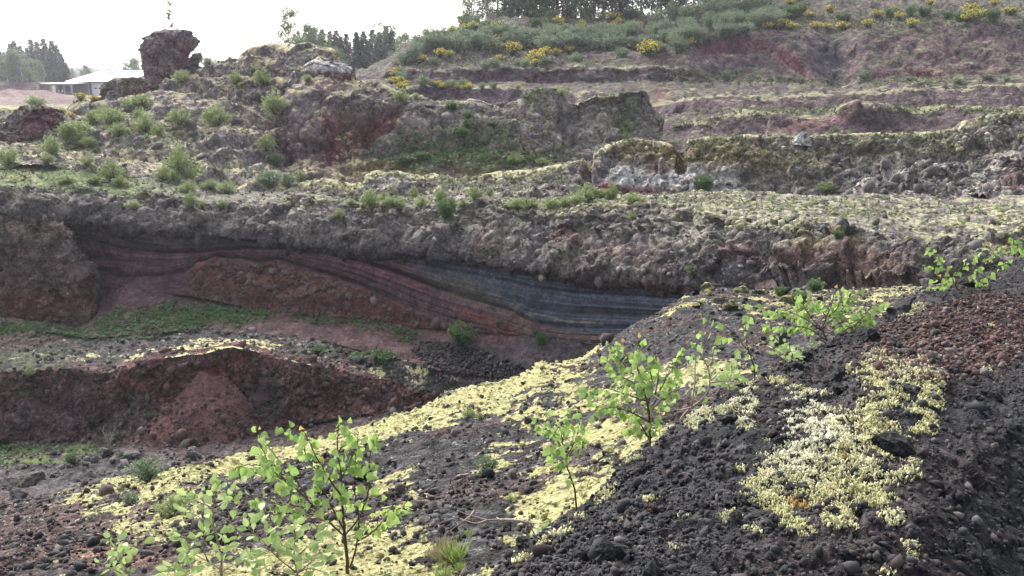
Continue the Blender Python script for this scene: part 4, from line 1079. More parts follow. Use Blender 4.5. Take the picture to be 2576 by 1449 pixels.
rock_from_profile('rock_outcrop', [(410, -5, 150), (385, 2, 152), (350, 6, 150), (320, 14, 149), (295, 22, 145), (278, 36, 132), (266, 58, 112)], 56.5, rk, 'big dark rock outcrop with a crumbling red face and bush on top', 'rock', col_rock((0.115, 0.10, 0.095), [(100, 320, 50, 50, 0, 0.9), (60, 370, 80, 30, 0, 0.7)], 0.3, 0.1), 0.7, 0.6, 1.4, 17, sub=70)
rock_from_profile('rock_outcrop', [(305, 180, 246), (292, 184, 246), (278, 194, 244), (266, 208, 236), (260, 216, 228)], 64, rk, 'small grey boulder beside a yellow broom on the left knoll', 'boulder', col_rock((0.14, 0.13, 0.13), [(230, 296, 20, 12, 0, 0.6)], 0.2), 0.8, 0.35, 1.0, 20)
rock_from_profile('rock_outcrop', [(275, 258, 290), (255, 262, 300), (240, 268, 296), (228, 276, 286)], 67, rk, 'small pointed grey slab at the foot of the mossy outcrop', 'rock', col_rock((0.17, 0.15, 0.15), [], 0.0), 0.6, 0.25, 0.8, 23)
rock_from_profile('rock_outcrop', [(252, 312, 400), (240, 316, 405), (226, 330, 408), (217, 345, 402), (212, 365, 392)], 70.5, rk, 'low dark red rock slab between the mossy outcrop and the pillar', 'rock', col_rock((0.12, 0.09, 0.09), [(360, 235, 50, 20, 0, 0.7)], 0.5), 0.8, 0.35, 1.0, 26)
def col_slab(u, v, P, t):
    b = basecol((0.30, 0.285, 0.285), P)
    b = mixc(b, (0.12, 0.085, 0.085), ss(v + 5 * fbm(P / 1.0, 3, 7), 176, 186))
    b = mixc(b, (0.115, 0.055, 0.06), ss(v + 6 * fbm(P / 1.2, 3, 9), 186, 196))
    return b, np.full(len(P), 0.0), np.full(len(P), -0.2)
rock_from_profile('rock_outcrop', [(212, 772, 890), (200, 768, 888), (188, 764, 886), (178, 762, 884), (170, 766, 878), (162, 774, 866), (156, 790, 850), (152, 812, 836)], 63.6, rk, 'overhanging rock with a smooth pale grey top and red underside', 'rock', col_slab, 0.8, 0.4, 1.5, 29)
rock_from_profile('rock_outcrop', [(364, 1994, 2036), (352, 1997, 2036), (343, 2001, 2034), (336, 2006, 2030), (332, 2012, 2026)], 45.6, rk, 'pale grey pointed block perched on the long rock ridge', 'boulder', col_rock((0.30, 0.29, 0.29), [], 0.0), 0.8, 0.2, 0.7, 32, sub=30)

# ---- loose boulders: shared shapes
def rock_mesh(name, seed, mat, sub=3, chunky=0.35, cuts=10):
    import bmesh
    bm = bmesh.new()
    bmesh.ops.create_icosphere(bm, subdivisions=sub, radius=1.0)
    V = np.array([v.co[:] for v in bm.verts])
    rs = np.random.default_rng(seed)
    for _ in range(cuts):                                   # broken faces
        nrm = rs.normal(size=3); nrm /= np.linalg.norm(nrm)
        dd = V @ nrm; lim = rs.uniform(0.42, 0.8)
        V = V - np.outer(np.clip(dd - lim, 0, None) * 0.9, nrm)
    r = np.linalg.norm(V, axis=1, keepdims=True); dirn = V / (r + 1e-9)
    V = V + dirn * (0.9 * chunky * facets(V * 1.5 + seed, seed) + 0.8 * chunky * fbm(V * 1.8 + seed, 5, seed, 0.62) + 0.55 * chunky * (0.5 - worley(V * 2.6 + seed, seed)[0]))[:, None]
    V = V * np.array([1.0, rs.uniform(0.75, 0.95), rs.uniform(0.62, 0.85)])
    for v, c in zip(bm.verts, V): v.co = c
    me = bpy.data.meshes.new(name); bm.to_mesh(me); bm.free()
    me.polygons.foreach_set('use_smooth', np.zeros(len(me.polygons), bool))
    me.materials.append(mat)
    return me

def stone_mat(name, a, b, scale=9.0, mossc=None, mossk=0.55):
    m, t = new_mat(name)
    out = N(t, 'ShaderNodeOutputMaterial'); bs = N(t, 'ShaderNodeBsdfPrincipled', Roughness=0.85)
    bs.inputs['Specular IOR Level'].default_value = 0.35
    t.links.new(bs.outputs[0], out.inputs[0])
    tc = N(t, 'ShaderNodeTexCoord'); oi = N(t, 'ShaderNodeObjectInfo')
    n1 = N(t, 'ShaderNodeTexNoise', Scale=scale * 0.35, Detail=9.0, Roughness=0.75)
    v1 = N(t, 'ShaderNodeTexVoronoi', Scale=scale)
    for n in (n1, v1): t.links.new(tc.outputs['Object'], n.inputs['Vector'])
    c = mixrgb(t, mapr(t, n1.outputs[0], 0.35, 0.65), a, b)
    c = mixrgb(t, mapr(t, oi.outputs['Random'], 0, 1, 0.0, 0.5, False), c, tuple(x * 1.9 for x in a))
    if mossc:
        ge = N(t, 'ShaderNodeNewGeometry'); sx = N(t, 'ShaderNodeSeparateXYZ'); t.links.new(ge.outputs['Normal'], sx.inputs[0])
        k = math_n(t, 'ADD', sx.outputs[2], math_n(t, 'MULTIPLY', math_n(t, 'SUBTRACT', n1.outputs[0], 0.5), 2.0))
        c = mixrgb(t, mapr(t, k, mossk, mossk + 0.25), c, mossc)
    t.links.new(c, bs.inputs['Base Color'])
    bp = N(t, 'ShaderNodeBump', Strength=1.0, Distance=0.2)
    h = math_n(t, 'ADD', n1.outputs[0], math_n(t, 'MULTIPLY', v1.outputs['Distance'], -0.35))
    t.links.new(h, bp.inputs['Height']); t.links.new(bp.outputs[0], bs.inputs['Normal'])
    return m
st_black = stone_mat('black_scoria_stone', (0.022, 0.023, 0.026), (0.040, 0.041, 0.045))
st_grey = stone_mat('grey_boulder_stone', (0.080, 0.073, 0.070), (0.13, 0.12, 0.112), 5.0)
st_red = stone_mat('red_scoria_stone', (0.085, 0.048, 0.042), (0.12, 0.075, 0.066), 7.0)
st_moss = stone_mat('mossy_boulder_stone', (0.085, 0.078, 0.070), (0.13, 0.12, 0.10), 5.0, (0.26, 0.24, 0.07), 0.5)
BLACK = [rock_mesh('black_scoria', 500 + i, st_black, 3, 0.38) for i in range(7)]
GREYR = [rock_mesh('grey_boulder', 520 + i, st_grey, 3, 0.28) for i in range(5)]
REDR = [rock_mesh('red_scoria', 540 + i, st_red, 3, 0.35) for i in range(5)]
MOSSR = [rock_mesh('mossy_boulder', 560 + i, st_moss, 3, 0.25) for i in range(4)]

def place_rock(name, meshes, u, v, wpx, label, cat, group=None, sink=0.35, flat=1.0):
    i = ground_i(u, v)
    p = CPT[i]; r = 0.5 * wpx / PF * CD[i]
    o = link(name, random.choice(meshes))
    o.location = (p[0], p[1], p[2] + r * 0.62 * (1 - 2 * sink) * flat)
    o.rotation_euler = (random.uniform(-0.4, 0.4), random.uniform(-0.4, 0.4), random.uniform(0, 6.28))
    k = random.uniform(0.9, 1.1)
    o.scale = (r * k, r * random.uniform(0.85, 1.05), r * flat * random.uniform(0.85, 1.05))
    tag(o, label, cat, group)
    return o

# boulders on the pit floor
for (u, v, wd, L) in [(28, 1215, 62, 'split grey boulder at the foot of the scree, flat side up'), (85, 1205, 84, 'large rounded dark boulder on the pit floor'), (45, 1248, 62, 'round boulder between two larger ones on the pit floor'),
                      (262, 1143, 56, 'tall pointed grey boulder beside a dead bush in the pit'), (335, 1150, 66, 'broad dark boulder beside the pointed grey one'), (492, 1148, 62, 'dark angular boulder at the toe of the red scree cone'),
                      (530, 1146, 26, 'upright small stone next to the angular boulder below the scree cone')]:
    place_rock('boulder', GREYR if wd != 62 else GREYR, u, v, wd, L, 'boulder')
for (u, v, wd) in [(235, 1158, 30), (218, 1165, 24), (170, 1170, 20), (300, 1150, 30), (545, 1150, 24), (560, 1150, 18), (470, 1160, 24), (130, 1195, 20), (8, 1275, 40), (25, 1290, 24), (60, 1175, 16), (110, 1170, 14), (355, 1160, 20), (505, 1165, 22)]:
    place_rock('boulder', GREYR, u, v, wd, 'small grey boulder strewn on the pit floor', 'boulder', 'small boulders on the pit floor')
# blocks stuck in the pit wall and under the lumpy red face
for (u, v, wd) in [(568, 890, 26), (545, 893, 14), (615, 905, 14), (735, 935, 18), (655, 960, 26), (700, 985, 24), (660, 1000, 34), (585, 955, 14), (520, 990, 28), (505, 975, 22), (600, 1000, 20), (760, 960, 16), (820, 975, 18), (680, 1030, 30), (655, 1050, 22), (620, 985, 22), (860, 1000, 14), (975, 1010, 20), (440, 960, 16), (300, 985, 14), (180, 1000, 16), (100, 1010, 18), (240, 1020, 16), (60, 1040, 16), (210, 1060, 18), (360, 1060, 20), (140, 1065, 14), (925, 985, 12), (780, 1020, 16), (420, 930, 14)]:
    place_rock('scoria_block', REDR, u, v, wd, 'block of red scoria stuck in the red pit wall', 'rock', 'scoria blocks in the pit wall', 0.45)
for (u, v, wd) in [(700, 680, 24), (690, 672, 14), (760, 700, 12), (640, 700, 12), (855, 750, 26), (880, 742, 18), (1050, 805, 16), (1010, 795, 20), (1075, 808, 22), (1100, 818, 16), (985, 790, 14), (720, 720, 12), (650, 730, 14), (930, 770, 14), (600, 715, 12), (800, 730, 14), (560, 700, 10), (825, 765, 12), (1030, 800, 14), (1128, 822, 18)]:
    place_rock('scoria_block', REDR, u, v, wd, 'scoria block sticking out of the lumpy red cliff foot', 'rock', 'scoria blocks in the cliff foot', 0.4)
for (u, v, wd) in [(480, 832, 22), (545, 836, 18), (850, 880, 26), (880, 882, 14), (400, 850, 14), (940, 880, 18), (965, 884, 16), (330, 868, 14), (260, 850, 14), (610, 840, 16), (1000, 905, 14), (705, 862, 12), (125, 870, 14), (650, 850, 12), (1060, 915, 16), (780, 870, 12), (215, 880, 10)]:
    place_rock('ledge_boulder', GREYR, u, v, wd, 'dark boulder on the back of the grey ledge below the cliff', 'boulder', 'boulders along the ledge')
for (u, v, wd) in [(120, 925, 22), (75, 928, 20)]:
    place_rock('mossy_boulder', MOSSR, u, v, wd, 'small mossy lump on the brink of the red pit wall', 'boulder', 'mossy lumps on the pit wall brink')
# mossy boulders below the lava bed
for (u, v, wd, mo, L) in [(1770, 722, 52, 1, 'grey boulder with a mossy cap, tallest beside the cliff end'), (1780, 742, 36, 1, 'flat mossy boulder just below the tallest one'), (1860, 728, 46, 1, 'yellow mossy rounded boulder under the dark overhang'), (1905, 735, 34, 0, 'bare grey boulder right of the yellow mossy one'),
                          (1800, 762, 50, 1, 'mossy boulder with a thick yellow cushion at the slope top'), (1838, 772, 50, 1, 'sloping mossy boulder lying against the yellow cushion one'), (1872, 752, 26, 0, 'small dark boulder wedged between the mossy ones'), (1980, 762, 50, 1, 'low mossy boulder behind the spreading birch sapling'), (1752, 772, 30, 1, 'low mossy hump near the brink of the pit')]:
    place_rock('boulder', MOSSR if mo else GREYR, u, v, wd, L, 'boulder')
for (u, v, wd) in [(1820, 790, 22), (1850, 790, 20), (1790, 785, 20), (1910, 760, 20), (1760, 790, 16), (1900, 775, 18), (1700, 800, 18), (1925, 780, 14)]:
    place_rock('boulder', GREYR, u, v, wd, 'small dark boulder among the mossy ones below the overhang', 'boulder', 'small boulders below the overhang')

# ---- stones of the foreground mound
mo = SHEETS['scoria_mound']; MU, MV, MP, MN = (mo[k] for k in ('u', 'v', 'P', 'N'))
vis = (MU > 1200) & (MU < 2640) & (MV > 640) & (MV < 1520)
MI = np.argwhere(vis)
def mound_point(u, v):
    d = (MU - u) ** 2 + (MV - v) ** 2
    d = np.where(vis, d, 1e9)
    return np.unravel_index(np.argmin(d), d.shape)
def mound_stone(u, v, wpx, label, group=None, meshes=None, sink=0.42):
    i = mound_point(u, v); p = MP[i]; nn = MN[i]
    r = 0.5 * wpx / PF * project(p)[2]
    o = link('lava_stone', random.choice(meshes or BLACK))
    o.location = p + nn * r * (0.55 - sink)
    q = Vector(nn).to_track_quat('Z', 'Y') @ Quaternion((0, 0, 1), random.uniform(0, 6.28)) @ Quaternion((1, 0, 0), random.uniform(-0.5, 0.5))
    o.rotation_euler = q.to_euler()
    o.scale = (r * random.uniform(0.95, 1.2), r * random.uniform(0.8, 1.05), r * random.uniform(0.8, 1.05))
    tag(o, label, 'stone', group)
    return o
big = [(2245, 1135, 110, 'big smooth bluish-black lava stone right of the lichen patch'), (1560, 1400, 120, 'biggest lava stone on the mound, blue-grey on top'), (1770, 1440, 95, 'flat-topped lava stone low on the mound below the lichen'),
       (2105, 960, 70, 'blocky lava stone above the lichen patch'), (2000, 930, 60, 'dark lava stone near the mound crest beside a pale lichen cushion'), (1505, 1345, 60, 'blue-grey slab lying above the biggest stone'),
       (2010, 905, 80, 'large rough black clinker on the mound crest'), (2180, 855, 80, 'jagged black clinker below the spreading birch sapling'), (2260, 790, 90, 'long dark block on the mound crest under the birch'), (2440, 720, 60, 'big black block high on the crest'),
       (1650, 1330, 40, 'lava stone beside the small red scoria'), (1870, 1240, 44, 'blue-grey pebble-smooth stone left of the lichen patch'), (2290, 990, 62, 'dark stone set in the upper lichen patch'), (2200, 990, 46, 'stone at the left rim of the upper lichen patch'), (2350, 1010, 52, 'oval dark stone at the right rim of the upper lichen patch'),
       (2120, 985, 56, 'lava stone between the two lichen patches'), (2000, 1230, 50, 'narrow stone enclosed by white lichen'), (2150, 1190, 40, 'stone beside the rusty spot in the lichen'), (1940, 1310, 46, 'dark stone at the lower left of the lichen'), (1960, 1115, 46, 'upright stone left of the white lichen'),
       (2380, 1170, 60, 'stone on the shaded right flank'), (2480, 1280, 66, 'brownish stone low on the shaded right flank'), (1480, 1390, 60, 'dark stone near the bare twigs'), (1640, 1449, 80, 'stone cut by the bottom of the picture left of the flat-topped one'), (2120, 1440, 60, 'wet dark stone at the bottom edge below the lichen')]
for (u, v, wd, L) in big:
    mound_stone(u, v, wd, L)
mound_stone(1643, 1287, 40, 'small reddish-brown scoria lying on the black mound', None, REDR, 0.1)
for (u, v, wd) in [(2550, 760, 14), (2500, 745, 12), (2380, 900, 14), (1870, 1420, 22), (2500, 1060, 16), (1560, 1440, 14)]:
    mound_stone(u, v, wd, 'small rust-red scoria among the black stones', 'rust red scoria on the mound', REDR, 0.1)
MARKS_M = [(2060, 1150, 'inside or beside the main lichen patch'), (2270, 960, 'by the upper lichen patch'), (2420, 850, 'at the rust-brown gravel'), (1700, 1090, 'on the mound edge by the bushy birch sapling'), (1460, 1350, 'by the creeping twigs'), (1640, 1300, 'around the small reddish-brown scoria'), (1600, 1420, 'around the biggest stone of the mound'),
           (1800, 1430, 'around the flat-topped stone'), (1860, 1040, 'by the pale lichen strip near the curved willow'), (2450, 1250, 'on the shaded right flank'), (2130, 1420, 'on the mound foot below the lichen'), (2150, 830, 'on the crest under the spreading birch'), (2430, 700, 'on the crest under the far birch sapling'), (1790, 1210, 'on the bare mound left of the lichen'), (2360, 1410, 'low on the shaded flank')]
sel = MI[RNG.permutation(len(MI))]
cnt = 0
for (a, b) in sel:
    if cnt >= 262: break
    u, v = MU[a, b], MV[a, b]
    if u > 2576 or v > 1449 or not (640 < v): continue
    if RNG.random() > 0.35 + 0.65 * (v - 600) / 850: continue
    red_zone = blob(np.array(u), np.array(v), 2420, 850, 240, 95, -12, 0.5) > 0.5
    if red_zone and RNG.random() < 0.75: continue
    wd = float(np.exp(RNG.normal(3.25, 0.38)))
    mound_stone(u, v, min(wd, 60), size_word(wd, 22, 33, ('small', 'fist-sized', 'large')) + ' rough black lava stone ' + near(u, v, MARKS_M), 'black lava stones on the mound')
    cnt += 1

def pebbles(name, pts, nrm, rad, mat, seed, tints=None):
    """loose pebbles as one joined mesh of small broken lumps"""
    rs = np.random.default_rng(seed)
    t = (1 + 5 ** 0.5) / 2
    I = np.array([(-1, t, 0), (1, t, 0), (-1, -t, 0), (1, -t, 0), (0, -1, t), (0, 1, t), (0, -1, -t), (0, 1, -t), (t, 0, -1), (t, 0, 1), (-t, 0, -1), (-t, 0, 1)]) / math.sqrt(1 + t * t)
    Fi = np.array([(0, 11, 5), (0, 5, 1), (0, 1, 7), (0, 7, 10), (0, 10, 11), (1, 5, 9), (5, 11, 4), (11, 10, 2), (10, 7, 6), (7, 1, 8), (3, 9, 4), (3, 4, 2), (3, 2, 6), (3, 6, 8), (3, 8, 9), (4, 9, 5), (2, 4, 11), (6, 2, 10), (8, 6, 7), (9, 8, 1)])
    n = len(pts)
    A = rs.normal(size=(n, 3)); A /= np.linalg.norm(A, axis=1, keepdims=True)
    B = rs.normal(size=(n, 3)); B -= (B * A).sum(1, keepdims=True) * A; B /= np.linalg.norm(B, axis=1, keepdims=True)
    C = np.cross(A, B)
    sc = rs.uniform(0.55, 1.3, (n, 3)) * np.array([1.1, 0.9, 0.75])
    L = I[None] * (1 + rs.uniform(-0.42, 0.38, (n, 12, 1)))
    V = (L[..., 0:1] * sc[:, None, 0:1] * A[:, None] + L[..., 1:2] * sc[:, None, 1:2] * B[:, None] + L[..., 2:3] * sc[:, None, 2:3] * C[:, None]) * rad[:, None, None]
    V = V + pts[:, None] + nrm[:, None] * (rad * 0.35)[:, None, None]
    Fq = (Fi[None] + (np.arange(n) * 12)[:, None, None]).reshape(-1, 3)
    tt = rs.random(n) if tints is None else tints
    me = mesh_np(name, V.reshape(-1, 3), Fq, mat, False, {'tint': np.repeat(tt, 12)})
    return link(name, me)

def tint_mat(name, stops, rough=0.9, bump=0.0, scale=60.0, spec=0.25):
    m, t = new_mat(name)
    out = N(t, 'ShaderNodeOutputMaterial'); bs = N(t, 'ShaderNodeBsdfPrincipled', Roughness=rough)
    bs.inputs['Specular IOR Level'].default_value = spec
    t.links.new(bs.outputs[0], out.inputs[0])
    a = N(t, 'ShaderNodeAttribute', attribute_name='tint')
    tc = N(t, 'ShaderNodeTexCoord'); n1 = N(t, 'ShaderNodeTexNoise', Scale=scale, Detail=5.0, Roughness=0.7)
    t.links.new(tc.outputs['Object'], n1.inputs['Vector'])
    r = N(t, 'ShaderNodeValToRGB')
    while len(r.color_ramp.elements) < len(stops): r.color_ramp.elements.new(0.5)
    for e, (p, c) in zip(r.color_ramp.elements, stops):
        e.position = p; e.color = (c[0], c[1], c[2], 1)
    f = math_n(t, 'ADD', a.outputs['Fac'], math_n(t, 'MULTIPLY', math_n(t, 'SUBTRACT', n1.outputs[0], 0.5), 0.5))
    t.links.new(f, r.inputs[0]); t.links.new(r.outputs[0], bs.inputs['Base Color'])
    if bump:
        bp = N(t, 'ShaderNodeBump', Strength=bump, Distance=1.0 / scale)
        t.links.new(n1.outputs[0], bp.inputs['Height']); t.links.new(bp.outputs[0], bs.inputs['Normal'])
    return m
peb_black = tint_mat('black_pebbles', [(0.0, (0.015, 0.015, 0.017)), (0.6, (0.030, 0.030, 0.033)), (0.85, (0.044, 0.032, 0.029)), (1.0, (0.085, 0.08, 0.08))], spec=0.4)
peb_slope = tint_mat('slope_pebbles', [(0.0, (0.022, 0.022, 0.024)), (0.5, (0.040, 0.039, 0.041)), (0.75, (0.062, 0.042, 0.038)), (1.0, (0.11, 0.105, 0.10))])
peb_red = tint_mat('red_pebbles', [(0.0, (0.06, 0.036, 0.034)), (0.5, (0.10, 0.056, 0.048)), (0.8, (0.09, 0.08, 0.075)), (1.0, (0.15, 0.12, 0.11))])
peb_lava = tint_mat('lava_clinker', [(0.0, (0.07, 0.062, 0.060)), (0.6, (0.105, 0.095, 0.09)), (1.0, (0.16, 0.148, 0.14))])
peb_grey = tint_mat('grey_pebbles', [(0.0, (0.05, 0.047, 0.047)), (0.6, (0.09, 0.083, 0.08)), (1.0, (0.16, 0.15, 0.145))])

k = MI[RNG.integers(0, len(MI), 9500)]
pp = MP[k[:, 0], k[:, 1]]; nn = MN[k[:, 0], k[:, 1]]
stuff(pebbles('mound_pebbles', pp, nn, np.exp(RNG.normal(-5.1, 0.5, len(pp))), peb_black, 601), 'loose black scoria pebbles covering the foreground mound', 'pebbles')
rz = blob(MU[k[:, 0], k[:, 1]], MV[k[:, 0], k[:, 1]], 2420, 850, 250, 100, -12, 0.4) > 0.45
k2 = MI[RNG.integers(0, len(MI), 30000)]
k2 = k2[blob(MU[k2[:, 0], k2[:, 1]], MV[k2[:, 0], k2[:, 1]], 2420, 850, 250, 100, -12, 0.4) > 0.5][:3000]
stuff(pebbles('rust_pebbles', MP[k2[:, 0], k2[:, 1]], MN[k2[:, 0], k2[:, 1]], np.exp(RNG.normal(-4.7, 0.4, len(k2))), peb_red, 602), 'rust-brown scoria gravel on the upper right of the mound', 'gravel')

sh = SHEETS['mossy_slope']; SU, SV, SPt, SN, SM = (sh[k] for k in ('u', 'v', 'P', 'N', 'moss'))
svis = (SU > -60) & (SU < 2500) & (SV > 700) & (SV < 1520) & (SN[..., 2] > 0.5)
SI = np.argwhere(svis)
k = SI[RNG.integers(0, len(SI), 22000)]
mval = SM[k[:, 0], k[:, 1]]
k = k[RNG.random(len(k)) > ss(mval, 0.3, 0.7) * 0.8]
clump = fbm(SPt[k[:, 0], k[:, 1]] / 0.9, 3, 611)
k = k[clump > RNG.uniform(-0.5, 0.25, len(k))]
stuff(pebbles('slope_pebbles', SPt[k[:, 0], k[:, 1]], SN[k[:, 0], k[:, 1]], np.exp(RNG.normal(-4.45, 0.6, len(k))) * (0.7 + 0.045 * SPt[k[:, 0], k[:, 1]][:, 1]), peb_slope, 612), 'dark scoria rubble scattered over the mossy slope', 'rubble')
def slope_stone(u, v, wpx, meshes, label, group):
    d = (SU - u) ** 2 + (SV - v) ** 2 + np.where(svis, 0, 1e9)
    i = np.unravel_index(np.argmin(d), d.shape)
    p = SPt[i]; r = 0.5 * wpx / PF * project(p)[2]
    o = link('slope_stone', random.choice(meshes)); o.location = (p[0], p[1], p[2] + r * 0.3)
    o.rotation_euler = (random.uniform(-.5, .5), random.uniform(-.5, .5), random.uniform(0, 6.28)); o.scale = (r, r * 0.9, r * 0.9)
    tag(o, label, 'stone', group)
MARKS_S = [(880, 1300, 'around the leafy young birch'), (540, 1380, 'around the pale-stemmed willow'), (280, 1400, 'around the single willow shoot'), (100, 1330, 'on the brown scree'), (370, 1220, 'near the grey-green bush at the brink'), (1230, 1180, 'around the pine seedling'), (1130, 1400, 'around the dry grass'), (1440, 1180, 'around the small upright birch'), (1620, 1050, 'behind the bushy birch sapling'), (1300, 960, 'on the thick moss at the pit brink'),
           (1740, 940, 'around the curved willow'), (1880, 880, 'around the thin open birch'), (1700, 800, 'on the gravel near the blue-grey cliff'), (1850, 790, 'below the mossy boulders'), (1000, 1090, 'on the mossy brink above the pit wall'), (650, 1170, 'on the mossy brink below the scree cone')]
cnt = 0
for (a, b) in SI[RNG.permutation(len(SI))]:
    if cnt >= 130: break
    u, v = SU[a, b], SV[a, b]
    if v > 1445 or u > 2100 or u < 0: continue
    slope_stone(u, v, float(np.clip(np.exp(RNG.normal(2.5, 0.3)), 8, 22)), BLACK, 'dark lava stone on the slope ' + near(u, v, MARKS_S), 'lava stones on the mossy slope'); cnt += 1

def scatter_on(name, sheetname, cond, n, rmed, rs, mat, seed, label, cat):
    S = SHEETS[sheetname]
    I = np.argwhere(cond(S['u'], S['v']))
    k = I[RNG.integers(0, len(I), n)]
    stuff(pebbles(name, S['P'][k[:, 0], k[:, 1]], S['N'][k[:, 0], k[:, 1]], np.exp(RNG.normal(math.log(rmed), rs, n)), mat, seed), label, cat)
scatter_on('ledge_rubble', 'quarry_ledge', lambda u, v: (u > -50) & (u < 1400), 1100, 0.05, 0.5, peb_grey, 621, 'grey rubble strewn along the ledge below the cliff', 'rubble')
scatter_on('wall_rubble', 'pit_wall', lambda u, v: (u > -50) & (u < 1300), 1500, 0.06, 0.5, peb_red, 622, 'lumps of red scoria studding the pit wall', 'rubble')
scatter_on('floor_rubble', 'pit_floor', lambda u, v: (u > -50) & (u < 1100) & (v < 1300), 900, 0.05, 0.5, peb_grey, 623, 'grey rubble on the pit floor', 'rubble')
scatter_on('talus_rubble', 'talus_slope', lambda u, v: (blob(u, v, 1190, 915, 150, 36, 15, 0.5) > 0.4), 1500, 0.05, 0.45, peb_black, 624, 'heap of black rubble at the foot of the banded cliff', 'rubble')
scatter_on('cliff_rubble', 'cinder_cliff', lambda u, v: (v > CB2(u) + 12) & (u > 490) & (u < 1150), 1000, 0.06, 0.5, peb_red, 625, 'small scoria lumps studding the red cliff foot', 'rubble')
scatter_on('lava_rubble', 'lava_bed', lambda u, v: (u > -50) & (u < 2620) & (v > np.interp(u, [p[0] for p in LAVA_TOP], [p[1] for p in LAVA_TOP]) - 60), 1500, 0.06, 0.5, peb_lava, 626, 'grey clinker blocks studding the lava bed', 'rubble')
scatter_on('massif_rubble', 'lava_massif', lambda u, v: (u > -50) & (u < 1640), 900, 0.07, 0.5, peb_lava, 627, 'grey clinker blocks studding the lava massif', 'rubble')
scatter_on('ridge_rubble', 'ridge_wall', lambda u, v: (u > 720) & (u < 2620), 800, 0.07, 0.5, peb_lava, 628, 'grey clinker blocks studding the rock ridge', 'rubble')
scatter_on('apron_rubble', 'boulder_apron', lambda u, v: (u < 2500), 900, 0.05, 0.5, peb_slope, 630, 'dark rubble among the mossy boulders', 'rubble')
scatter_on('heap_rubble', 'rubble_heap', lambda u, v: (u < 2700), 500, 0.09, 0.5, peb_lava, 629, 'loose grey blocks of the rubble heap', 'rubble')

# scree cone in front of the pit wall
def scree_cone():
    nr, nc = 60, 140
    ap = at(518, 950, 32.3); 
    t = np.linspace(0, 1, nr)[:, None]; a = np.linspace(math.radians(-178), math.radians(-2), nc)[None]
    base_z = at(500, 1140, 30)[2]
    H = ap[2] - base_z + 0.4
    irr = 1 + 0.22 * np.sin(a * 2.3 + 0.7) * t + 0.12 * np.sin(a * 5.1) * t
    X = ap[0] - 0.55 * t + (0.55 + 2.75 * t) * irr * np.cos(a); Yy = ap[1] + 0.5 + (0.1 + 3.5 * t) * irr * np.sin(a)
    Z = ap[2] - H * (0.78 * t + 0.22 * (1 - (1 - t) ** 2.4)) + 0 * a + 0.10 * np.cos(a * 3) * (1 - t)
    P = np.stack([X, Yy, Z], -1)
    n_ = -np.cross(np.gradient(P, axis=1), np.gradient(P, axis=0)); n_ /= np.linalg.norm(n_, axis=-1, keepdims=True) + 1e-9
    if n_[nr // 2, nc // 2, 2] < 0: n_ = -n_
    P = P + n_ * (0.05 * fbm(P / 0.7, 4, 631) + 0.06 * (0.5 - worley(P / 0.3, 633)[0]) * t)[..., None]
    b = mixc(basecol((0.112, 0.060, 0.055), P), (0.094, 0.051, 0.047), ss(fbm(P / 0.8, 3, 635), 0, 0.3))
    idx = np.arange(nr * nc).reshape(nr, nc)
    Fq = np.stack([idx[:-1, :-1], idx[1:, :-1], idx[1:, 1:], idx[:-1, 1:]], -1).reshape(-1, 4)
    z = np.full(nr * nc, -0.4)
    structure(link('scree_cone', mesh_np('scree_cone', P.reshape(-1, 3), Fq, terrain_mat('scree_red', 0.5, bump=0.6, contrast=0.7), True, {'base': b.reshape(-1, 3), 'moss': z, 'green': z})))
    w_ = np.broadcast_to(t ** 1.6, (nr, nc)).ravel(); k = RNG.choice(nr * nc, 1300, p=w_ / w_.sum())
    stuff(pebbles('scree_rubble', P.reshape(-1, 3)[k], n_.reshape(-1, 3)[k], np.exp(RNG.normal(math.log(0.04), 0.6, 1300)), peb_red, 636), 'reddish gravel rolled to the toe of the scree cone', 'gravel')
scree_cone()

# ---- pale lichen tufts on the mound, yellow moss cushions on the slope
def tufts(name, pts, nrm, size, mat, seed, tints, fingers=5):
    rs = np.random.default_rng(seed)
    n = len(pts)
    ring = np.array([(math.cos(a), math.sin(a)) for a in np.linspace(0, 2 * math.pi, 4)[:-1]])
    tot = n * fingers
    P = np.repeat(pts, fingers, 0); Nn = np.repeat(nrm, fingers, 0); S = np.repeat(size, fingers); TT = np.repeat(tints, fingers) + rs.normal(0, 0.08, tot)
    j = rs.normal(size=(tot, 3)); j -= (j * Nn).sum(1, keepdims=True) * Nn
    c = P + j * (S * 0.9)[:, None]
    up = Nn + 0.4 * rs.normal(size=(tot, 3)) + np.array([0, 0, 0.5]); up /= np.linalg.norm(up, axis=1, keepdims=True)
    A = np.cross(up, rs.normal(size=(tot, 3))); A /= np.linalg.norm(A, axis=1, keepdims=True); B = np.cross(up, A)
    h = S * rs.uniform(0.6, 1.5, tot); r = S * rs.uniform(0.25, 0.42, tot)
    Vs = []
    for hh, rr in ((-0.3, 0.7), (0.65, 1.0)):
        for k in range(3):
            Vs.append(c + up * (h * hh)[:, None] + (A * ring[k, 0] + B * ring[k, 1]) * (r * rr)[:, None])
    Vs.append(c + up * (h * 1.1)[:, None])
    V = np.stack(Vs, 1)
    F = []
    for k in range(3):
        k2 = (k + 1) % 3
        F += [(k, k2, k2 + 3), (k, k2 + 3, k + 3), (3 + k, 3 + k2, 6)]
    F = np.array(F)
    Fq = (F[None] + (np.arange(tot) * 7)[:, None, None]).reshape(-1, 3)
    return link(name, mesh_np(name, V.reshape(-1, 3), Fq, mat, True, {'tint': np.repeat(np.clip(TT, 0, 1), 7)}))

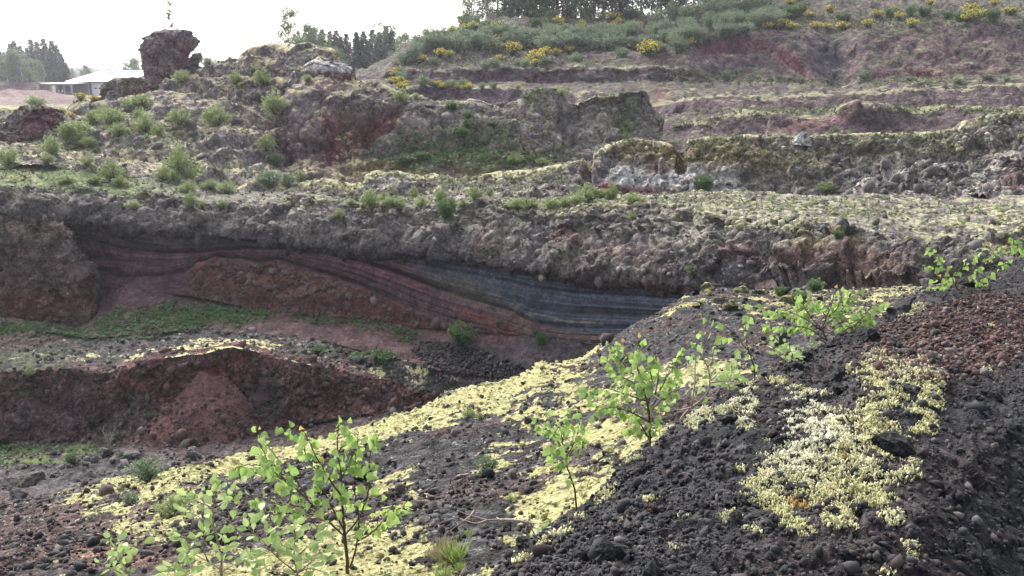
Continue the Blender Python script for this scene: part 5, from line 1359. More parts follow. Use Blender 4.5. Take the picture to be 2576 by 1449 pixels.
def cushions(name, pts, nrm, rad, mat, seed, tints):
    """low rounded moss cushions hugging the ground"""
    rs = np.random.default_rng(seed); n = len(pts)
    A = np.cross(nrm, rs.normal(size=(n, 3))); A /= np.linalg.norm(A, axis=1, keepdims=True); B = np.cross(nrm, A)
    V = []; k6 = 6
    for lev, (rr, hh) in enumerate(((1.0, -0.25), (0.85, 0.25), (0.45, 0.52))):
        for k in range(k6):
            a = 2 * math.pi * (k + 0.5 * lev) / k6
            q = rr * rs.uniform(0.7, 1.25, n)
            V.append(pts + (A * math.cos(a) + B * math.sin(a) * 0.85) * (rad * q)[:, None] + nrm * (rad * hh * rs.uniform(0.7, 1.2, n))[:, None])
    V.append(pts + nrm * (rad * 0.6)[:, None])
    V = np.stack(V, 1); F = []
    for lev in (0, 1):
        for k in range(k6):
            a, b = lev * k6 + k, lev * k6 + (k + 1) % k6
            F += [(a, b, b + k6), (a, b + k6, a + k6)]
    for k in range(k6): F.append((12 + k, 12 + (k + 1) % k6, 18))
    F = np.array(F); Fq = (F[None] + (np.arange(n) * 19)[:, None, None]).reshape(-1, 3)
    return link(name, mesh_np(name, V.reshape(-1, 3), Fq, mat, True, {'tint': np.repeat(np.clip(tints, 0, 1), 19)}))
lich = tint_mat('lichen_tuft', [(0.0, (0.30, 0.16, 0.04)), (0.12, (0.25, 0.225, 0.09)), (0.5, (0.41, 0.395, 0.20)), (0.8, (0.49, 0.48, 0.32)), (1.0, (0.56, 0.56, 0.46))], 0.95, scale=150)
PATCH = [(2250, 960, 100, 60, 20, .9), (2330, 950, 60, 50, 0, .8), (2190, 930, 60, 26, 0, .6), (2330, 1040, 40, 60, 20, .7), (2180, 1050, 70, 50, 0, .8), (2060, 1060, 90, 60, 30, .95), (2060, 1150, 120, 70, 10, 1), (2140, 1170, 110, 70, 0, 1), (2200, 1130, 60, 60, 0, .8),
         (1990, 1220, 100, 60, 0, 1), (2090, 1240, 130, 60, 10, 1), (2160, 1250, 70, 40, 0, .7), (1960, 1270, 80, 50, 20, .8), (2000, 1320, 80, 30, 25, .7), (2110, 1300, 60, 30, 0, .8), (2245, 1300, 34, 18, 0, .9), (2230, 1200, 50, 24, 0, .5), (1880, 1060, 24, 30, 0, .5),
         (1850, 1025, 60, 18, -10, .95), (1770, 1045, 24, 22, 0, .9), (1740, 1075, 14, 14, 0, .8), (1890, 990, 16, 20, 0, .8), (1885, 945, 18, 24, 0, .9), (1960, 960, 26, 12, 0, .6), (2010, 1005, 18, 10, 0, .5), (1930, 1110, 16, 12, 0, .5), (1860, 1180, 16, 10, 0, .5),
         (1720, 1300, 12, 10, 0, .5), (1650, 1090, 40, 16, -30, .8), (1600, 1150, 40, 12, -35, .8), (2440, 1130, 30, 50, 30, .4), (2380, 1080, 40, 40, 40, .4), (2480, 930, 12, 8, 0, .6), (2300, 780, 40, 10, -20, .8), (2290, 1390, 14, 30, -30, .6), (1850, 1300, 30, 14, 0, .5), (1800, 1240, 20, 10, 0, .3), (1780, 1110, 20, 8, 0, .3),
         (2230, 1440, 12, 8, 0, .7), (2090, 1400, 12, 10, 0, .4), (1920, 1330, 40, 12, 0, .5), (1640, 1260, 8, 6, 0, .8), (1560, 1310, 8, 6, 0, .8), (2500, 820, 10, 6, 0, .7), (1700, 1380, 6, 6, 0, .6), (1520, 1250, 40, 10, -40, .8), (1440, 1320, 50, 9, -42, .7), (1340, 1385, 50, 9, -38, .7)]
msk = np.zeros(MU.shape)
wbm = fbm(MP / 0.12, 4, 641) * 0.8
for (cu, cv, ru, rv, ro, a) in PATCH:
    msk = np.maximum(msk, a * blob(MU, MV, cu, cv, ru, rv, ro, 0.35, wbm))
msk = msk * ss(fbm(MP / 0.05, 3, 643), -0.45, 0.05)
LI = np.argwhere(vis & (msk > 0.4))
k = LI[RNG.integers(0, len(LI), min(7800, len(LI) * 3))]
LU, LV = MU[k[:, 0], k[:, 1]], MV[k[:, 0], k[:, 1]]
tn = 0.52 + 0.30 * blob(LU, LV, 2030, 1110, 110, 110, 30, 0.7) + 0.25 * blob(LU, LV, 1860, 1020, 180, 60, 0, 0.6) - 0.75 * blob(LU, LV, 2010, 1268, 20, 16, 0, 0.5) - 0.7 * blob(LU, LV, 2120, 1140, 16, 14, 0, 0.5) + 0.2 * fbm(MP[k[:, 0], k[:, 1]] / 0.15, 3, 645)
stuff(tufts('lichen_tufts', MP[k[:, 0], k[:, 1]] + RNG.normal(0, 0.004, (len(k), 3)), MN[k[:, 0], k[:, 1]], np.exp(RNG.normal(math.log(0.0068), 0.3, len(k))), lich, 646, tn, 5), 'cream and yellow lichen tufts growing in patches on the black mound', 'lichen')

mossm = tint_mat('moss_cushion', [(0.0, (0.14, 0.125, 0.055)), (0.35, (0.30, 0.285, 0.12)), (0.75, (0.43, 0.415, 0.22)), (1.0, (0.52, 0.51, 0.37))], 0.95, 0.9, 45)
MCI = SI[RNG.integers(0, len(SI), 60000)]
mv = SM[MCI[:, 0], MCI[:, 1]]
dist = SPt[MCI[:, 0], MCI[:, 1]][:, 1]
MCI = MCI[(mv > 0.5 + RNG.normal(0, 0.06, len(mv)))][:7000]
ds = SPt[MCI[:, 0], MCI[:, 1]][:, 1]
stuff(cushions('moss_cushions', SPt[MCI[:, 0], MCI[:, 1]] + RNG.normal(0, 0.008, (len(MCI), 3)), SN[MCI[:, 0], MCI[:, 1]], np.exp(RNG.normal(math.log(0.0072), 0.5, len(MCI))) * (0.5 + 0.16 * ds), mossm, 651, 0.5 + 0.35 * fbm(SPt[MCI[:, 0], MCI[:, 1]] / 0.5, 3, 653) + RNG.normal(0, 0.22, len(MCI))), 'yellow moss cushions spread over the slope and along the pit brink', 'moss')
k = SI[RNG.integers(0, len(SI), 1600)]
ds = SPt[k[:, 0], k[:, 1]][:, 1]
stuff(cushions('lichen_specks', SPt[k[:, 0], k[:, 1]], SN[k[:, 0], k[:, 1]], np.exp(RNG.normal(math.log(0.006), 0.4, len(k))) * (0.6 + 0.14 * ds), mossm, 654, RNG.uniform(0.6, 1.0, len(k))), 'pale lichen specks dotted over the dark gravel of the slope', 'lichen')

# lumpy moss crust on the terrace, the ridges and the knoll
crust = tint_mat('moss_crust', [(0.0, (0.09, 0.085, 0.055)), (0.35, (0.17, 0.165, 0.085)), (0.7, (0.30, 0.29, 0.17)), (1.0, (0.46, 0.45, 0.32))], 0.95, 0.8, 9)
def crust_on(name, sheetname, cond, n, rmed, seed, label, tint=0.45):
    S = SHEETS[sheetname]; wb = fbm(S['P'] / 1.6, 4, seed)
    I = np.argwhere(cond(S['u'], S['v'], wb) & (S['N'][..., 2] > 0.35))
    k = I[RNG.integers(0, len(I), n)]
    stuff(cushions(name, S['P'][k[:, 0], k[:, 1]], S['N'][k[:, 0], k[:, 1]], np.minimum(np.exp(RNG.normal(math.log(rmed), 0.4, n)), rmed * 1.9), crust, seed, tint + 0.35 * wb[k[:, 0], k[:, 1]] + RNG.normal(0, 0.2, n)), label, 'moss')
LT = curve([(p[0], p[1]) for p in LAVA_TOP])
crust_on('terrace_moss', 'lava_bed', lambda u, v, w: (u > 700) & (u < 2600) & (v < LT(u) + 22 + 40 * w) & (w > -0.05), 2300, 0.085, 661, 'lumpy olive and cream moss crust along the lava terrace', 0.55)
crust_on('ridge_crust', 'ridge_wall', lambda u, v, w: (u < 2600) & (v < CRT(u) + 26 + 60 * w), 800, 0.10, 662, 'moss lumps along the top of the rock ridge', 0.5)
crust_on('knoll_crust', 'lava_massif', lambda u, v, w: (u > -40) & (u < 1640) & (w > 0.02), 1300, 0.12, 663, 'moss lumps over the lava massif', 0.4)
for (u, v, wd) in [(475, 318, 52), (335, 356, 56), (395, 372, 44), (235, 338, 40), (440, 322, 30), (285, 352, 26), (590, 300, 36), (640, 240, 40), (540, 345, 40), (655, 200, 26), (600, 235, 30), (365, 395, 24), (130, 415, 18), (80, 428, 16), (185, 420, 20), (505, 395, 26), (300, 300, 26), (520, 240, 26), (700, 215, 30), (740, 260, 30), (1000, 262, 34), (1080, 268, 30), (960, 225, 24), (420, 300, 24)]:
    place_rock('lava_block', GREYR, u, v, wd, size_word(wd, 27, 40) + ' dark angular lava block ' + near(u, v, [(430, 320, 'on the ledges under the tall pillar'), (260, 345, 'on the ledge beside the dark outcrop'), (130, 420, 'behind the pale moss brink'), (590, 250, 'below the rocky crest'), (740, 240, 'above the red gully'), (1030, 255, 'on the crest of the weathered ridge'), (500, 390, 'by the largest birch bush')]), 'rock', 'angular lava blocks on the massif', 0.45)

# ================================================================== plants
def leaf_cards(C, D, Nrm, L, Wd):
    """diamond leaves: centre base C, direction D, normal Nrm, length L, width Wd -> verts (n,4,3)"""
    S = np.cross(D, Nrm); S /= np.linalg.norm(S, axis=1, keepdims=True) + 1e-9
    mid = C + D * (L * 0.45)[:, None]
    return np.stack([C, mid + S * (Wd * 0.5)[:, None] + Nrm * (L * 0.06)[:, None], C + D * L[:, None], mid - S * (Wd * 0.5)[:, None] + Nrm * (L * 0.06)[:, None]], 1)

def unit(rs, n):
    v = rs.normal(size=(n, 3)); return v / np.linalg.norm(v, axis=1, keepdims=True)

def cards_mesh(name, V, mat, tint):
    n = len(V)
    return mesh_np(name, V.reshape(-1, 3), np.arange(n * 4).reshape(n, 4), mat, False, {'tint': np.repeat(tint, 4)})

def bez(a, b, c, k):
    t = np.linspace(0, 1, k)[:, None]
    return a * (1 - t) ** 2 + 2 * b * t * (1 - t) + c * t ** 2

def shrub(seed, mat, bark, nst=18, spread=0.5, low=0.15, nleaf=800, ls=0.05, wr=0.5, hmin=0.45, upright=0.7, droop=0.0, jit=0.07, flower=None, ffrac=0.0):
    """bush of unit height: stems fanning from the base, leaves along the upper stems"""
    rs = np.random.default_rng(seed)
    st = MB(); Cs = []; Ds = []; Hh = []
    per = max(4, nleaf // nst)
    for i in range(nst):
        a = rs.uniform(0, 2 * math.pi); r = spread * math.sqrt(rs.uniform(0.02, 1))
        h = (1 - (1 - hmin) * (r / spread) ** 1.3) * rs.uniform(0.82, 1.0)
        tip = np.array([r * math.cos(a), r * math.sin(a), h])
        b0 = np.array([0.05 * math.cos(a), 0.05 * math.sin(a), -0.04])
        midp = np.array([r * (1 - upright) * math.cos(a), r * (1 - upright) * math.sin(a), h * 0.55])
        pts = bez(b0, midp, tip, 6)
        st.tube(pts, np.linspace(0.012, 0.003, 6), 3)
        t = rs.uniform(low, 1.0, per) ** 0.8
        q = np.stack([np.interp(t, np.linspace(0, 1, 6), pts[:, k]) for k in range(3)], 1)
        d = pts[-1] - pts[-3]; d /= np.linalg.norm(d)
        o = unit(rs, per)
        w_ = jit * (1.35 - t)[:, None]
        Cs.append(q + o * w_ * rs.uniform(0.2, 1.6, (per, 1)))
        dd = o * 0.8 + d * 0.7 + np.array([0, 0, -droop]); dd /= np.linalg.norm(dd, axis=1, keepdims=True)
        Ds.append(dd); Hh.append(t)
    C = np.concatenate(Cs); D = np.concatenate(Ds); T = np.concatenate(Hh)
    n = len(C)
    L = ls * rs.uniform(0.6, 1.3, n)
    tint = np.clip(rs.normal(0.5, 0.25, n), 0, 1)
    V = leaf_cards(C, D, unit(rs, n), L, L * wr)
    parts = {'crown': None, 'stem': st.mesh('shrub_stem', bark)}
    if flower is not None:
        pick = rs.random(n) < ffrac * ss(T, 0.25, 0.8)
        parts['blossom'] = cards_mesh('blossom', leaf_cards(C[pick] + 0.02 * unit(rs, pick.sum()), unit(rs, pick.sum()), unit(rs, pick.sum()), L[pick] * 1.1, L[pick] * 1.0), flower, tint[pick])
        V = V[~pick]; tint = tint[~pick]
    parts['crown'] = cards_mesh('shrub_crown', V, mat, tint)
    return parts

def spruce(seed, mat, bark):
    rs = np.random.default_rng(seed)
    tr = MB(); tr.tube([(0, 0, -0.03), (0.004, 0, 0.35), (0, 0.003, 0.7), (0, 0, 1.0)], [0.016, 0.012, 0.007, 0.001], 6)
    Vs = []
    nw = 40
    for i in range(nw):
        z = 0.10 + 0.88 * (i / (nw - 1)) ** 0.95
        R = 0.185 * (1 - z) ** 0.82 + 0.008
        for k in range(8 if z < 0.8 else 6):
            a = rs.uniform(0, 2 * math.pi); r = R * rs.uniform(0.65, 1.2)
            m = 9
            t = rs.uniform(0.12, 1, m)
            base = np.array([0, 0, z]); dirv = np.array([math.cos(a), math.sin(a), 0])
            c = base + dirv * (r * t)[:, None] + np.array([0, 0, 1.0]) * (-0.35 * r * t + 0.18 * r * t ** 3)[:, None]
            c += rs.normal(0, 0.006, c.shape)
            dd = dirv * 0.7 + np.array([0, 0, -0.55]) + 0.6 * unit(rs, m); dd /= np.linalg.norm(dd, axis=1, keepdims=True)
            L = rs.uniform(0.035, 0.065, m) * (0.55 + 0.6 * (1 - z))
            Vs.append(leaf_cards(c, dd, unit(rs, m), L, L * 0.55))
    V = np.concatenate(Vs)
    return {'crown': cards_mesh('spruce_crown', V, mat, np.clip(rs.normal(0.5, 0.25, len(V)), 0, 1)), 'trunk': tr.mesh('spruce_trunk', bark)}

def tree(seed, mat, bark, crown0=0.3, rad=0.25, nleaf=1500, ls=0.022, limbs=14, clump=0.06, top=1.0, taper=0.6, rtrunk=0.016, double=False):
    """broadleaf tree of unit height: tapering trunk, limbs, leaf clumps at the limb ends with gaps between"""
    rs = np.random.default_rng(seed)
    tr = MB(); Cs = []
    for q in range(2 if double else 1):
        lean = rs.normal(0, 0.03, 2) + (np.array([0.05, 0.0]) * (1 if q else -1) if double else 0)
        P = np.array([[0.01 * q, 0, -0.03], [lean[0] * 0.4, lean[1] * 0.4, 0.35], [lean[0], lean[1], 0.7], [lean[0] * 1.4, lean[1] * 1.4, 0.98 * top]])
        tr.tube(P, [rtrunk, rtrunk * 0.75, rtrunk * 0.45, rtrunk * 0.1], 7)
        for i in range(limbs):
            z = crown0 + (0.97 - crown0) * (i + rs.uniform(0, 1)) / limbs
            a = rs.uniform(0, 2 * math.pi)
            R = rad * (1 - ((z - crown0) / (1.02 - crown0)) ** 2 * taper) * rs.uniform(0.5, 1.1)
            b = np.array([np.interp(z, P[:, 2], P[:, 0]), np.interp(z, P[:, 2], P[:, 1]), z])
            e = b + np.array([R * math.cos(a), R * math.sin(a), R * rs.uniform(0.15, 0.8)])
            m = (b + e) / 2 + np.array([0, 0, -0.1 * R])
            pts = bez(b, m, e, 5)
            tr.tube(pts, np.linspace(rtrunk * 0.35, rtrunk * 0.06, 5), 4)
            for s in (0.45, 0.7, 0.9, 1.0):
                Cs.append((b * (1 - s) + e * s, clump * rs.uniform(0.6, 1.3)))
    w_ = np.array([c[1] for c in Cs]) ** 2; w_ /= w_.sum()
    k = rs.choice(len(Cs), nleaf, p=w_)
    C = np.array([Cs[i][0] for i in k]); r = np.array([Cs[i][1] for i in k])
    C = C + rs.normal(size=(nleaf, 3)) * r[:, None] * np.array([0.6, 0.6, 0.5])
    L = ls * rs.uniform(0.6, 1.3, nleaf)
    D = unit(rs, nleaf) + np.array([0, 0, -0.3]); D /= np.linalg.norm(D, axis=1, keepdims=True)
    V = leaf_cards(C, D, unit(rs, nleaf), L, L * 0.7)
    return {'crown': cards_mesh('tree_crown', V, mat, np.clip(rs.normal(0.5, 0.25, nleaf), 0, 1)), 'trunk': tr.mesh('tree_trunk', bark)}

def plant(parts, name, label, cat, group, p, h, wscale=1.0, rot=None):
    r = link(name, None)
    r.location = p; r.empty_display_size = 0.2
    r.rotation_euler = (0, 0, random.uniform(0, 6.28) if rot is None else rot)
    r.scale = (h * wscale, h * wscale, h)
    tag(r, label, cat, group)
    for k, me in parts.items():
        link(k, me, r)
    return r

bark_d = plain_mat('bark_dark', (0.075, 0.055, 0.045), 0.9, 0.3, 20)
bark_w = plain_mat('bark_white', (0.42, 0.40, 0.36), 0.85, 0.35, 9)
L_birch = leaf_mat('leaf_young_birch', (0.13, 0.18, 0.07), (0.30, 0.36, 0.16), 0.3)
L_willow = leaf_mat('leaf_pale_willow', (0.10, 0.145, 0.085), (0.19, 0.25, 0.155), 0.3)
L_dark = leaf_mat('leaf_dark_green', (0.055, 0.105, 0.045), (0.125, 0.20, 0.08), 0.25)
L_broom = leaf_mat('leaf_broom', (0.07, 0.095, 0.04), (0.13, 0.16, 0.06), 0.2)
L_flow = leaf_mat('blossom_yellow', (0.55, 0.42, 0.04), (0.80, 0.66, 0.10), 0.2)
L_spruce = leaf_mat('needle_spruce', (0.014, 0.028, 0.024), (0.034, 0.056, 0.042), 0.05)
L_tree = leaf_mat('leaf_far_tree', (0.045, 0.07, 0.045), (0.10, 0.14, 0.08), 0.25)
L_tbirch = leaf_mat('leaf_tall_birch', (0.075, 0.115, 0.06), (0.16, 0.22, 0.11), 0.3)

BIRCHB = [shrub(700 + i, L_birch, bark_d, 30, 0.50, 0.05, 1500, 0.085, 0.5, 0.35, 0.55, 0.1, 0.13) for i in range(5)]
WILLOWB = [shrub(720 + i, L_willow, bark_d, 30, 0.55, 0.04, 1400, 0.09, 0.5, 0.55, 0.5, 0.1, 0.12) for i in range(4)]
DARKB = [shrub(740 + i, L_dark, bark_d, 26, 0.52, 0.02, 1200, 0.11, 0.65, 0.6, 0.45, 0.1, 0.12) for i in range(3)]
SPROUT = [shrub(760 + i, L_birch, bark_d, 8, 0.45, 0.05, 130, 0.16, 0.45, 0.4, 0.5, 0.2, 0.10) for i in range(4)]
BROOM = [shrub(780 + i, L_broom, bark_d, 30, 0.55, 0.04, 1300, 0.085, 0.5, 0.55, 0.5, 0.0, 0.10, L_flow, f) for i, f in enumerate((0.38, 0.5, 0.28, 0.42))]
SPRUCE = [spruce(800 + i, L_spruce, bark_d) for i in range(4)]
TALLB = [tree(820, L_tbirch, bark_w, 0.12, 0.24, 2400, 0.032, 24, 0.07, 1.0, 0.6, 0.010), tree(821, L_tbirch, bark_w, 0.24, 0.30, 3200, 0.036, 22, 0.085, 1.0, 0.4, 0.014), tree(822, L_tbirch, bark_w, 0.26, 0.28, 3000, 0.036, 20, 0.085, 1.0, 0.4, 0.013)]
HILLT = [tree(830 + i, L_tree, bark_d, 0.06, 0.30, 2000, 0.036, 24, 0.08, 1.0, 0.4, 0.015, i % 2 == 1) for i in range(5)]
SPARSE = [tree(840, L_tree, bark_d, 0.12, 0.17, 700, 0.045, 18, 0.05, 1.0, 0.6, 0.010), tree(841, L_tree, bark_d, 0.15, 0.4, 260, 0.09, 12, 0.10, 1.0, 0.3, 0.02)]

def bush(parts, name, label, cat, group, u, v, hpx, wpx, sink=0.03):
    i = ground_i(u, v); p = CPT[i].copy(); h = hpx / PF * CD[i]
    p[2] -= sink * h
    base_w = 0.95; h *= 1.12
    return plant(parts, name, label, cat, group, p, h, wpx / hpx / base_w)

# ---- young birch bushes over the left massif (z: coordinates read off an enlargement)
MARKS_K = [(430, 230, 'below the tall lava pillar'), (315, 270, 'below the mossy outcrop'), (90, 340, 'beside the big dark outcrop'), (215, 300, 'by the small grey boulder'), (70, 405, 'behind the pale moss brink'), (450, 400, 'around the largest bush of the knoll'), (280, 440, 'low on the knoll over the lava bed'), (560, 300, 'on the slope left of the red gully'), (560, 465, 'where the knoll meets the terrace'), (200, 360, 'between the dark outcrop and the ledges'), (360, 330, 'on the ledges under the pillar'), (120, 450, 'over the rubble buttress')]
for (x, y, wz, hz) in [(390, 1150, 110, 150), (560, 1010, 220, 120), (700, 930, 120, 110), (600, 1080, 130, 100), (830, 920, 180, 130), (880, 1010, 120, 100), (1090, 970, 150, 130), (1330, 910, 150, 110), (1610, 930, 170, 140), (830, 1340, 150, 160), (1215, 1340, 110, 110),
                       (1680, 1430, 120, 90), (640, 1230, 90, 70), (450, 850, 80, 60), (660, 1090, 100, 80), (1470, 1330, 140, 110), (1400, 1430, 120, 80), (500, 1350, 120, 60), (520, 1040, 140, 110), (1180, 990, 90, 80), (760, 860, 90, 70), (930, 1000, 90, 70), (1560, 1400, 130, 70), (900, 1380, 100, 70), (700, 1350, 110, 60), (340, 1200, 90, 60), (1290, 1340, 90, 80), (1040, 880, 90, 80)]:
    bush(random.choice(BIRCHB), 'birch_bush', size_word(hz, 85, 125) + ' bright green birch bush ' + near(x * 0.3386, y * 0.3386, MARKS_K), 'bush', 'young birch bushes on the left knoll', x * 0.3386, y * 0.3386, hz * 0.37, wz * 0.38)
for (x, y, wz, hz, L) in [(60, 1230, 150, 160, 'bright round birch bush at the end of the pale moss brink'), (1330, 1290, 200, 235, 'largest birch bush, tall and dense in the middle of the knoll'), (2040, 840, 190, 170, 'pale feathery birch bush at the top of the red gully'),
                          (1990, 1110, 130, 130, 'rounded green bush halfway down the red gully'), (2040, 1220, 110, 90, 'dark green bush low in the red gully'), (2010, 1380, 190, 130, 'broad grey-green bush at the foot of the gully'), (2130, 1400, 110, 120, 'fresh green bush beside the grey-green one at the gully foot'),
                          (2230, 1340, 80, 90, 'small birch bush under the red-faced cliff'), (1355, 600, 150, 100, 'spreading bush at the foot of the tall lava pillar'), (1555, 510, 110, 90, 'pale bush on the skyline right of the pillar'), (1745, 630, 80, 95, 'upright birch bush below the skyline rocks'),
                          (1950, 610, 130, 110, 'round bush beside a yellow broom below the rocky crest'), (1050, 790, 200, 100, 'wide bush below the mossy outcrop'), (970, 790, 150, 80, 'low bush just under the mossy outcrop'), (260, 790, 170, 80, 'bush growing on top of the big dark outcrop'), (360, 830, 120, 70, 'low bush hanging over the red face of the dark outcrop'),
                          (2280, 620, 80, 60, 'small bush below the overhanging pale rock'), (960, 640, 60, 50, 'tiny bush on top of the mossy outcrop')]:
    bush(random.choice(WILLOWB if 'grey-green' in L or 'pale bush' in L else DARKB if 'dark green' in L else BIRCHB), 'birch_bush', L, 'bush', None, x * 0.3386, y * 0.3386, hz * 0.3386, wz * 0.3386)
for (x, y, wz, hz, L) in [(460, 750, 120, 100, 'spiky pale bush on the saddle of the lava ridge'), (560, 725, 60, 55, 'small spiky bush next to the one on the saddle'), (840, 800, 110, 55, 'low bush on the crest of the weathered ridge'), (1640, 700, 90, 60, 'bush on top of the rounded rock tower'),
                          (1625, 1110, 70, 60, 'yellowish bush on the flank of the rock tower'), (940, 960, 70, 80, 'green bush on the overgrown rock slope'), (950, 900, 90, 70, 'yellow-green bush high on the overgrown rock slope'), (1150, 920, 90, 60, 'faint bush beside the yellow-green one'), (470, 1200, 150, 70, 'green bush low on the overgrown slope'), (900, 1010, 110, 70, 'leafy bush in the middle of the overgrown slope'), (1300, 1200, 130, 80, 'green bush near the foot of the overgrown slope'), (1480, 1220, 90, 60, 'small bush at the end of the overgrown slope'),
                          (600, 1180, 110, 60, 'dim bush among the overgrown slope herbs'), (2120, 960, 110, 80, 'bush on the face of the flat rock tower'), (2100, 1020, 80, 60, 'bush low on the face of the flat rock tower')]:
    bush(random.choice(BIRCHB if y < 800 else DARKB + BIRCHB), 'birch_bush', L, 'bush', None, 859 + x * 0.3386, y * 0.3386, hz * 0.3386, wz * 0.3386)
TB = 'light green birch bush on the terrace above the lava bed'
for (u, v, wd, h) in [(930, 516, 44, 46), (994, 516, 60, 30), (1060, 518, 40, 28), (1108, 500, 34, 34), (1190, 495, 34, 36), (1230, 492, 24, 24), (1296, 520, 42, 28), (1334, 524, 50, 30), (1380, 522, 46, 28), (1040, 492, 30, 22), (1420, 515, 40, 26), (960, 500, 30, 24), (1160, 515, 30, 20), (1450, 510, 40, 26), (880, 510, 26, 18)]:
    bush(random.choice(BIRCHB), 'birch_bush', size_word(h, 24, 32) + ' light green birch bush on the terrace ' + near(u, v, [(950, 510, 'in front of the hummocky ridge'), (1110, 500, 'above the dark green bush'), (1230, 495, 'on the mossy rise'), (1330, 520, 'in the dip right of the mossy rise'), (1450, 510, 'by the red-based ridge wall')]), 'bush', 'birch bushes on the terrace', u, v, h, wd)
for (u, v, wd, h, kind, L) in [(1120, 545, 42, 54, 0, 'dark green bush on the mossy shoulder of the lava bed'), (1470, 500, 74, 46, 1, 'broad bush in front of the red-based ridge wall'), (1535, 498, 36, 44, 1, 'upright bush right of the broad one by the ridge wall'), (1590, 506, 60, 24, 1, 'low bush at the red foot of the ridge wall'), (1765, 478, 42, 42, 0, 'dark bluish bush against the whitish ridge wall'),
                               (2075, 476, 46, 24, 1, 'low green bush right of the brown ridge wall'), (1510, 495, 30, 26, 1, 'small bush between the two in front of the ridge wall'),
                               (850, 548, 28, 26, 1, 'sprouting bush on the grey lava face'), (1585, 545, 26, 18, 1, 'small bush at the lip of the lava bed'), (330, 520, 40, 24, 1, 'small bush on the left of the lava bed'), (480, 515, 28, 40, 1, 'narrow birch on the lip of the lava bed'), (505, 522, 18, 20, 1, 'tiny birch beside the narrow one'), (562, 524, 26, 22, 1, 'round little birch on the lava lip'),
                               (2050, 730, 40, 34, 0, 'dark bush under the shaded overhang'), (1960, 742, 26, 28, 0, 'small dark bush beside the shaded boulders'), (2105, 696, 20, 14, 0, 'tiny dark bush on the shaded face'), (2105, 596, 22, 22, 0, 'grey-green tuft on the mossy lip above the overhang'), (1745, 690, 40, 30, 0, 'dim bush at the corner of the lava face')]:
    bush(random.choice([DARKB, BIRCHB][kind]), 'birch_bush', L, 'bush', None, u, v, h, wd)
for k in range(60):
    u = random.uniform(1640, 2560); v = random.uniform(498, 555) + max(0, (u - 2000) * 0.04)
    bush(random.choice(SPROUT), 'birch_sprout', 'pale birch sprout on the lava terrace ' + near(u, v, [(1720, 505, 'before the whitish ridge wall'), (1900, 510, 'before the brown ridge wall'), (2080, 510, 'before the low green bush'), (2280, 520, 'before the rubble heap'), (2480, 530, 'at the right end of the rubble heap'), (1650, 540, 'at the lava lip')]), 'sprout', 'birch sprouts on the mossy terrace', u, v, random.uniform(10, 20), random.uniform(9, 18))
for (u, v, wd, h) in [(1035, 232, 14, 14), (1850, 185, 16, 16), (2010, 205, 22, 18), (2170, 200, 30, 26), (1820, 190, 18, 18), (2290, 200, 30, 14), (2410, 212, 26, 14), (2480, 195, 26, 14), (2100, 330, 14, 14), (1960, 200, 18, 14), (1740, 205, 14, 12), (2530, 200, 18, 12), (1900, 245, 14, 12), (2020, 90, 0, 0)]:
    if h: bush(random.choice(WILLOWB), 'willow_bush', 'small bush dotted on the right-hand quarry terraces', 'bush', 'bushes on the quarry terraces', u, v, h, wd)

# ---- pit plants
for (u, v, wd, h, kind, L) in [(1161, 868, 60, 62, 'D', 'round leafy green bush on the red talus'), (1362, 866, 26, 34, 'D', 'thin green bush at the end of the talus'), (963, 906, 56, 32, 'D', 'low green bush at the back edge of the ledge'), (800, 886, 30, 20, 'D', 'small green bush on the ledge'), (370, 1205, 76, 66, 'W', 'grey-green bush at the brink of the mossy slope'),
                               (432, 1292, 86, 56, 'B', 'low sprawling green bush on the mossy slope'), (328, 1262, 44, 28, 'W', 'faint grey bush on the slope above the sprawling one'), (75, 935, 32, 18, 'B', 'yellow-green tuft on the brink of the pit wall'), (175, 1160, 32, 22, 'D', 'small green bush on the pit floor by the wall'), (385, 1045, 36, 14, 'D', 'green tuft on the red wall beside the scree cone'), (305, 1148, 20, 14, 'D', 'green tuft between the pit boulders'),
                               (1250, 820, 12, 16, 'D', 'tiny green weed under the banded cliff'), (900, 900, 40, 18, 'D', 'dull green bush on the ledge'), (1180, 1048, 40, 26, 'B', 'small sprout on the moss near the brink'), (1205, 1050, 16, 22, 'B', 'thin sprout beside a grey stone on the slope'), (1228, 1188, 50, 48, 'P', 'little pine seedling standing on the mossy slope'), (2010, 760, 30, 30, 'D', 'weed beside the low mossy boulder'), (1345, 840, 18, 14, 'D', 'small herb under the blue-grey cliff'), (640, 905, 16, 10, 'B', 'tiny yellow-green tuft above the scree cone')]:
    bush(random.choice({'D': DARKB, 'W': WILLOWB, 'B': BIRCHB, 'P': WILLOWB}[kind]), 'pine_seedling' if kind == 'P' else 'green_bush', L, 'bush' if kind != 'P' else 'seedling', None, u, v, h, wd)

